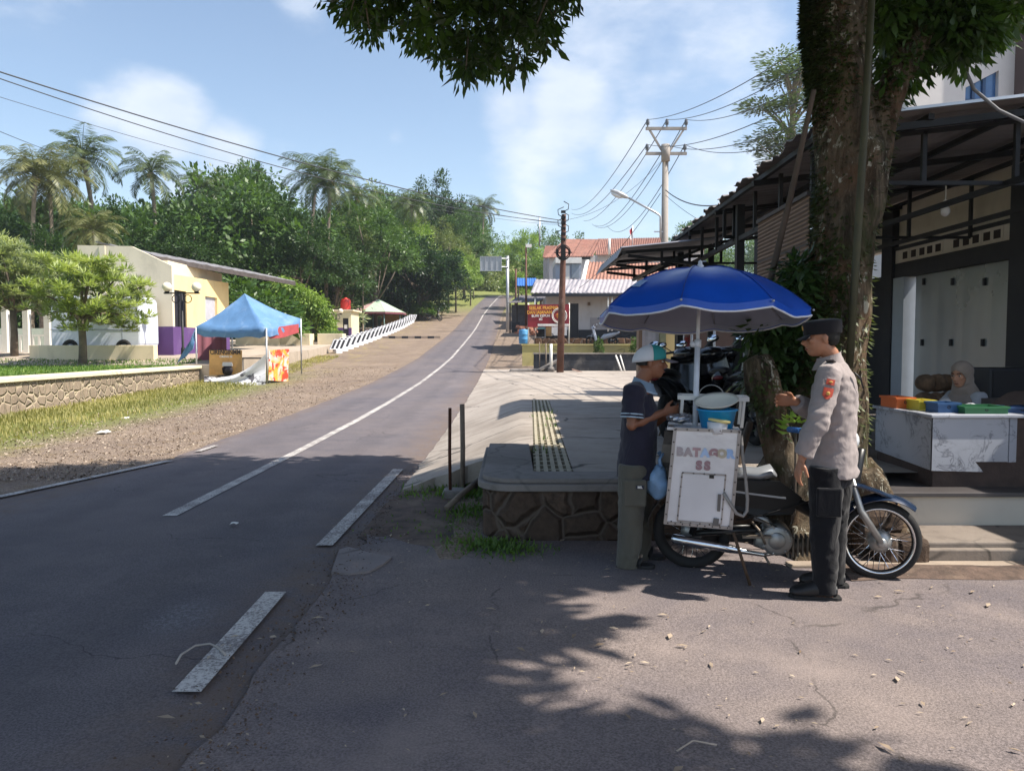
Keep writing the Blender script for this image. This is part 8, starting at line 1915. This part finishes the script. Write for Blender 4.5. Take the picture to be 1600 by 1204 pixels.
mb.sheet(P2, .006, True); mb.build('collar', M_('collar_grey', srgb('#8094a8'), .85, var=.1), t1)
mb = MB(); mb.sheet([[p*1 for p in P2[0]], [p+Vector((0, 0, .012)) for p in P2[0]]], .008, True); mb.build('collar_stripe', MATS['stripe_pale'], t1)
def trousers(J, mat, rt, ankle, t1, wr=.008):
    mb = MB(); mb.tube([J['pelvis']+Vector((0, 0, .06)), J['pelvis'], J['pelvis']+Vector((0, 0, -.08))], [(.118, .165), (.125, .178), (.115, .17)], 22, up=(1, 0, 0))
    for s in 'LR':
        h, k, a = J['hip'+s], J['kn'+s], J['an'+s]
        mb.tube([h+Vector((0, 0, .05)), h+Vector((0, 0, -.03)), h.lerp(k, .55), k, k.lerp(a, .5), a+Vector((-.005, 0, .03)), a+Vector((-.01, 0, -.035))], [rt, rt*1.02, rt*.93, rt*.85, rt*.8, ankle, ankle*1.03], 18)
    o = remeshed('trousers', mb, mat, t1, .009, 3); wrinkle(o, wr, 7, 3); return o
trousers(J, OLIVE, .108, .082, t1)
kr = J['hipR'].lerp(J['knR'], .42)
mb = MB(); mb.box(kr+Vector((.01, -.105, 0)), (.16, .03, .19)); mb.build('cargo_pocket', OLIVE, t1, bevel=.012); mb = MB(); mb.box(kr+Vector((.045, -.123, .045)), (.055, .006, .026)); mb.build('pocket_label', M_('label_navy', srgb('#232a3a'), .7), t1); lettering('BEL', .022, frame(Matrix.LocRotScale(t1.location, t1.rotation_euler, None) @ (kr+Vector((.045, -.127, .045))), Matrix.Rotation(R(-6), 3, 'Z') @ Vector((1, 0, 0)), (0, 0, 1)), PLI, t1, .001)
for s in 'LR':
    a = J['an'+s]; z0 = -a.z
    mb = MB(); pr = [(-.085, -.03), (-.06, -.042), (.03, -.04), (.12, -.052), (.175, -.04), (.19, 0), (.175, .04), (.12, .052), (.03, .04), (-.06, .042), (-.085, .03)]; mb.prism([(a.x+x, a.y+y) for x, y in pr], .004, .034); sd = mb.build('sandal', M_('sandal_black', srgb('#1b1a1c'), .6, var=.2), t1, bevel=.006)
    mb = MB(); mb.tube([(a.x+.06, a.y-.052, .03), (a.x+.075, a.y-.035, .075), (a.x+.08, a.y, .088), (a.x+.075, a.y+.035, .075), (a.x+.06, a.y+.052, .03)], [(.006, .025)]*5, 8); mb.build('strap', MATS['sandal_black'], sd)
# cap
def dome(P, Mx, t1, name, mat, keep, zs=1.0, grow=1.0, rz=.098):
    mb = MB(); N, K = 36, 12; P_ = []
    for j in range(K+1):
        b_ = math.pi/2*j/K; row = []
        for i in range(N+1):
            a = 2*math.pi*i/N; row.append(P((-.014+.122*math.cos(a)*math.cos(b_))*grow, .097*math.sin(a)*math.cos(b_)*grow, .012+.022*math.cos(a)*math.cos(b_)+rz*1.18*math.sin(b_)**.85*zs))
        P_.append(row)
    for j in range(K):
        for i in range(N):
            a = 2*math.pi*(i+.5)/N
            if keep(math.cos(a)): mb.add([P_[j][i], P_[j][i+1], P_[j+1][i+1], P_[j+1][i]], [(0, 1, 2, 3)], True)
    o = mb.build(name, mat, t1); m_ = o.modifiers.new('s', 'SOLIDIFY'); m_.thickness = .004; bm = bmesh.new(); bm.from_mesh(o.data); bmesh.ops.remove_doubles(bm, verts=bm.verts, dist=.0005); bm.to_mesh(o.data); bm.free(); return o
dome(P, Mx, t1, 'cap_back', M_('cap_white', srgb('#d3d3d6'), .8, var=.04), lambda c: c <= .25)
dome(P, Mx, t1, 'cap_front', M_('cap_teal', srgb('#2f8c8c'), .8, var=.06), lambda c: c > .25)
mb = MB(); PV = [[P(.095+(.1*v)*math.cos(u*1.2), .086*math.sin(u*1.35)*(1-.1*v), .04-.022*v-.012*abs(u)**2) for u in [k/6-1 for k in range(13)]] for v in [k/4 for k in range(5)]]
mb.sheet(PV, .005, True); mb.build('visor', M_('visor_grey', srgb('#7c747c'), .8), t1)
mb = MB()
for k in range(5): mb.torus(P(.098, -.028+.012*k, .085+.004*(k % 2)), .009, .0025, Mx @ Matrix.Rotation(math.pi/2, 3, 'Y'), 12, 5)
mb.build('cap_emblem', M_('emblem_pale', srgb('#bcd4d4'), .7), t1)
# the little food tray he holds
t2 = thing('food_tray', 'small dark dish held between the vendor\'s hands', 'dish', tuple(at(1050, 648, 5.52))); mb = MB(); mb.lathe([(.001, -.012), (.035, -.01), (.05, .008), (.053, .008), (.036, -.015), (.001, -.017)], 18); mb.build('dish', M_('dish_dark', srgb('#4a3a34'), .5), t2)

# --- officer
t1, J, P, Mx = person('person', 'police officer in grey-brown shirt, black cap and black trousers facing the vendor', (at(1277, 935, 4.88).x, 4.88, 0), R(170), dict(
    head=(1283, 528, 4.88), neck=(1298, 560, 4.88), chest=(1303, 612, 4.88), waist=(1303, 675, 4.88), pelvis=(1299, 735, 4.88),
    shL=(1296, 584, 4.69), shR=(1306, 584, 5.07), elL=(1279, 655, 4.64), elR=(1282, 652, 5.12), wrL=(1253, 716, 4.66), wrR=(1243, 627, 5.03),
    hipL=(1291, 740, 4.78), hipR=(1306, 740, 4.98), knL=(1288, 828, 4.77), knR=(1302, 822, 5.0), anL=(1288, 917, 4.77), anR=(1301, 902, 5.02)),
    SKIN_B, [('L', (.25, 0, -1), (-.9, -.2, -.2), .55, 1), ('R', (1, .12, .12), (0, 1, -.25), .85, 1)], 1.0, (1, -.05, -.1))
hair(t1, P, Mx, -.06)
SHIRT = fabric('taupe_shirt', srgb('#958b89'), .6, 6, .1); BLKT = fabric('black_trousers', srgb('#0c0d13'), .6)
mb = MB(); mb.tube([J['pelvis']+Vector((-.0, 0, -.03)), J['pelvis']+Vector((0, 0, .05)), J['waist'], J['chest'], J['neck']+Vector((-.03, 0, -.095)), J['neck']+Vector((-.015, 0, -.03))], [(.158, .202), (.15, .196), (.13, .178), (.138, .192), (.105, .17), (.062, .075)], 24, up=(1, 0, 0))
for s in 'LR':
    sh, el, wr = J['sh'+s], J['el'+s], J['wr'+s]; mb.tube([J['chest'].lerp(sh, .55)+Vector((0, 0, .065)), sh, sh.lerp(el, .5), el, el.lerp(wr, .5), el.lerp(wr, .93)], [.075, .078, .073, .068, .066, .058], 16); mb.sph(el, .067, 12, 8)
o = remeshed('shirt', mb, SHIRT, t1, .009, 4); wrinkle(o, .0105, 9, 5)
nk = J['neck']; mb = MB(); P2 = [[nk+Vector((.012+rr*math.cos(a), rr*.96*math.sin(a), z-.022*math.cos(a))) for a in [2*math.pi*i/24 for i in range(25)]] for rr, z in ((.092, -.055), (.082, -.028), (.068, 0), (.064, .02))]; mb.sheet(P2, .007, True); mb.build('collar', SHIRT, t1)
for s, k in (('L', 1), ('R', -1)):
    sh = J['sh'+s]; a = nk+Vector((-.0, .085*k, -.045)); mb = MB(); mb.beam(a+Vector((0, 0, .012)), sh+Vector((0, .0, .083)), .05, .012); mb.build('epaulette', M_('epaulette_dark', srgb('#3a3436'), .8), t1, bevel=.004)
PATCH = M_('patch_red', srgb('#a8402c'), .7, var=.3, scale=60); PATY = M_('patch_gold', srgb('#c79a4a'), .6)
sh, el = J['shL'], J['elL']; d = (el-sh).normalized(); side = Vector((0, 1, 0)); fw = side.cross(d)*-1
for (u, w, h, m_, nm) in ((.16, .05, .035, PATCH, 'shoulder_tab'), (.40, .06, .07, PATCH, 'sleeve_badge')):
    c = sh+d*u*.3; mb = MB(); rr = .0805
    Pp = [[c+d*(h*(v-.5))+(side*math.cos(a)+Vector((1, 0, .2)).normalized()*math.sin(a))*rr for a in [x*w/rr*.5 for x in (-1, -.5, 0, .5, 1)]] for v in ((0, .33, .66, 1) if nm != 'sleeve_badge' else (0, .3, .7, 1))]
    if nm == 'sleeve_badge': Pp[-1] = [p.lerp(Pp[-1][2], .7) for p in Pp[-1]]
    mb.sheet(Pp, -.004, True); b_ = mb.build(nm, m_, t1)
    mb = MB(); mb.sph(c+side*(rr+.003), (.012, .003, .012 if nm == 'sleeve_badge' else .006), 10, 8); mb.build('emblem', PATY, b_)
mb = MB(); mb.tube([J['chest']+Vector((-.08, .15, .13)), J['chest']+Vector((-.125, .13, .09)), J['chest']+Vector((-.145, .115, .03))], .006, 6); mb.build('lanyard', BLKP2, t1)
trousers(J, BLKT, .104, .07, t1, .009)
mb = MB(); kl = J['hipL'].lerp(J['knL'], .45); mb.box(kl+Vector((0, .098, 0)), (.15, .025, .18)); mb.build('cargo_pocket', BLKT, t1, bevel=.012)
mb = MB(); mb.tube([J['pelvis']+Vector((0, 0, -.005)), J['pelvis']+Vector((0, 0, .03))], [(.13, .182), (.13, .182)], 24, up=(1, 0, 0)); mb.build('belt', BLKP2, t1)
BOOT = M_('boot_black', srgb('#17171a'), .55, var=.25, scale=20, bump=.3)
for s in 'LR':
    a = J['an'+s]; mb = MB(); mb.tube([(a.x, a.y, .17), (a.x, a.y, .1), (a.x+.005, a.y, .06)], [.062, .06, .06], 16); mb.tube([(a.x-.075, a.y, .06), (a.x-.02, a.y, .065), (a.x+.06, a.y, .068), (a.x+.13, a.y, .055), (a.x+.185, a.y, .045), (a.x+.21, a.y, .04)], [(.035, .036), (.05, .045), (.055, .05), (.042, .052), (.034, .045), (.012, .022)], 16, up=(0, 0, 1)); bt = remeshed('boot', mb, BOOT, t1, .007, 3)
    mb = MB(); pr = [(-.1, -.03), (-.07, -.046), (.04, -.044), (.12, -.056), (.19, -.046), (.217, 0), (.19, .046), (.12, .056), (.04, .044), (-.07, .046), (-.1, .03)]; mb.prism([(a.x+x, a.y+y) for x, y in pr], .003, .03); mb.build('sole', RUBR, bt, bevel=.005)
    mb = MB()
    for k in range(5): mb.tube([(a.x+.05+.018*k, a.y-.03, .118-.011*k), (a.x+.055+.018*k, a.y, .126-.012*k), (a.x+.05+.018*k, a.y+.03, .118-.011*k)], .004, 5)
    mb.build('laces', M_('lace_grey', srgb('#3c3c40'), .8), bt)
CAPB = fabric('cap_black', srgb('#1d1b1f'), .2)
mb = MB(); N = 36
prof = [(.98, .024), (1.0, .03), (1.02, .06), (1.05, .092), (1.03, .104), (.8, .113), (.4, .118), (.02, .119)]
mb.grid([[P(-.012+.115*k*math.cos(2*math.pi*i/N), .092*k*math.sin(2*math.pi*i/N), z) for i in range(N+1)] for k, z in prof]); mb.build('cap', CAPB, t1)
mb = MB(); PV = [[P(.075+.075*v*math.cos(u*1.2), .08*math.sin(u*1.3)*(1-.1*v), .034-.03*v-.01*u*u) for u in [k/6-1 for k in range(13)]] for v in [k/4 for k in range(5)]]; mb.sheet(PV, .005, True); mb.build('visor', CAPB, t1)
mb = MB(); mb.sph(P(.102, 0, .075), (.008, .02, .022), 12, 8, Mx); mb.build('cap_badge', PATY, t1)

# --- woman behind the counter
t1, J, P, Mx = person('person', 'woman in beige headscarf and white top sitting behind the marble counter', (at(1508, 700, 7.65).x, 7.65, .42), R(212), dict(
    head=(1502, 586, 7.6), neck=(1508, 609, 7.66), chest=(1511, 640, 7.7), waist=(1514, 678, 7.72), pelvis=(1514, 702, 7.74),
    shL=(1530, 622, 7.5), shR=(1489, 620, 7.86), elL=(1538, 652, 7.3), elR=(1470, 640, 7.55), wrL=(1512, 636, 6.8), wrR=(1478, 630, 7.1),
    hipL=(1522, 706, 7.65), hipR=(1505, 706, 7.8), knL=(1500, 712, 7.42), knR=(1488, 710, 7.52), anL=(1505, 770, 7.44), anR=(1492, 768, 7.52)), SKIN_C,
    [('L', (1, .1, -.2), (0, 0, -1), .5, -1), ('R', (1, -.1, -.2), (0, 0, -1), .5, 1)], .9, (1, -.05, -.22))
WHT = fabric('white_blouse', srgb('#b0b2ba'), .5); SCARF = fabric('beige_scarf', srgb('#94877e'), .6, 5)
mb = MB(); mb.tube([J['pelvis'], J['waist'], J['chest'], J['neck']+Vector((0, 0, -.07))], [(.15, .2), (.14, .185), (.135, .19), (.08, .12)], 20, up=(1, 0, 0))
for s in 'LR': sh, el, wr = J['sh'+s], J['el'+s], J['wr'+s]; mb.tube([J['chest'].lerp(sh, .5)+Vector((0, 0, .05)), sh, el, el.lerp(wr, .5), el.lerp(wr, .9)], [.075, .078, .068, .066, .055], 14); mb.sph(el, .068, 10, 8)
o = remeshed('blouse', mb, WHT, t1, .01, 3); wrinkle(o, .007, 8)
mb = MB(); mb.sph(P(-.022, 0, .028), (.118, .098, .115), 20, 14, Mx); mb.sph(P(-.025, 0, -.05), (.1, .096, .1), 18, 12, Mx); mb.tube([P(-.01, 0, -.08), J['neck']+Vector((0, 0, -.02)), J['neck']+Vector((.02, 0, -.12)), J['neck']+Vector((.04, 0, -.2))], [.09, (.12, .13), (.155, .2), (.14, .17)], 18, up=(1, 0, 0)); sc_o = remeshed('headscarf', mb, SCARF, t1, .008, 3)
me = sc_o.data; Mi = Mx.inverted(); c = P(0, 0, 0)
for v in me.vertices:            # opening for the face
    q = Mi @ (v.co-c)
    if q.x > .03 and (q.y/.066)**2+((q.z+.02)/.085)**2 < 1: v.co = c+Mx @ Vector((.02, q.y, q.z))
me.update(); wrinkle(sc_o, .005, 9, 2)
mb = MB(); 
for s in 'LR': h, k, a = J['hip'+s], J['kn'+s], J['an'+s]; mb.tube([h, k, a+Vector((0, 0, -.02))], [.1, .085, .08], 14)
mb.tube([J['pelvis'], J['pelvis']+Vector((0, 0, -.08))], [(.14, .19), (.13, .18)], 16, up=(1, 0, 0)); remeshed('skirt', mb, fabric('dark_skirt', srgb('#2d2b33'), .5), t1, .012, 3)
t2 = thing('stool', 'plastic stool under the seated woman', 'stool', tuple(Matrix.LocRotScale(t1.location, t1.rotation_euler, None) @ Vector((J['pelvis'].x, J['pelvis'].y, 0)))); mb = MB(); zs = J['pelvis'].z-.1; mb.lathe([(.001, zs), (.16, zs), (.165, zs-.02), (.15, zs-.03), (.001, zs-.03)], 20); mb.build('seat', M_('stool_blue', srgb('#35577f'), .5), t2)
for k in range(4): a = k*math.pi/2+.78; MB().beam((.12*math.cos(a), .12*math.sin(a), zs-.03), (.16*math.cos(a), .16*math.sin(a), 0), .04, .02).build('leg', MATS['stool_blue'], t2)
# ------------------------------------------------------------------ humid air
hz = MB().bx(-330, 330, -65, 520, -2, 62).build('haze', bpy.data.materials.new('humid_air')); tag(hz, kind='stuff')
hm = hz.data.materials[0]; hm.use_nodes = True; ht = NT(hm.node_tree); ht.n.clear()
pv = ht.n.new('ShaderNodeVolumePrincipled'); pv.inputs['Color'].default_value = (.82, .9, 1, 1); pv.inputs['Density'].default_value = .0005; pv.inputs['Anisotropy'].default_value = .3
ho = ht.n.new('ShaderNodeOutputMaterial'); ht.l.new(pv.outputs[0], ho.inputs['Volume'])
for o in list(COL.objects):
    if 'h' in o: del o['h']
    if o.type == 'EMPTY' and o.parent is None and 'label' not in o:
        for c in list(o.children_recursive): bpy.data.objects.remove(c)
        bpy.data.objects.remove(o)
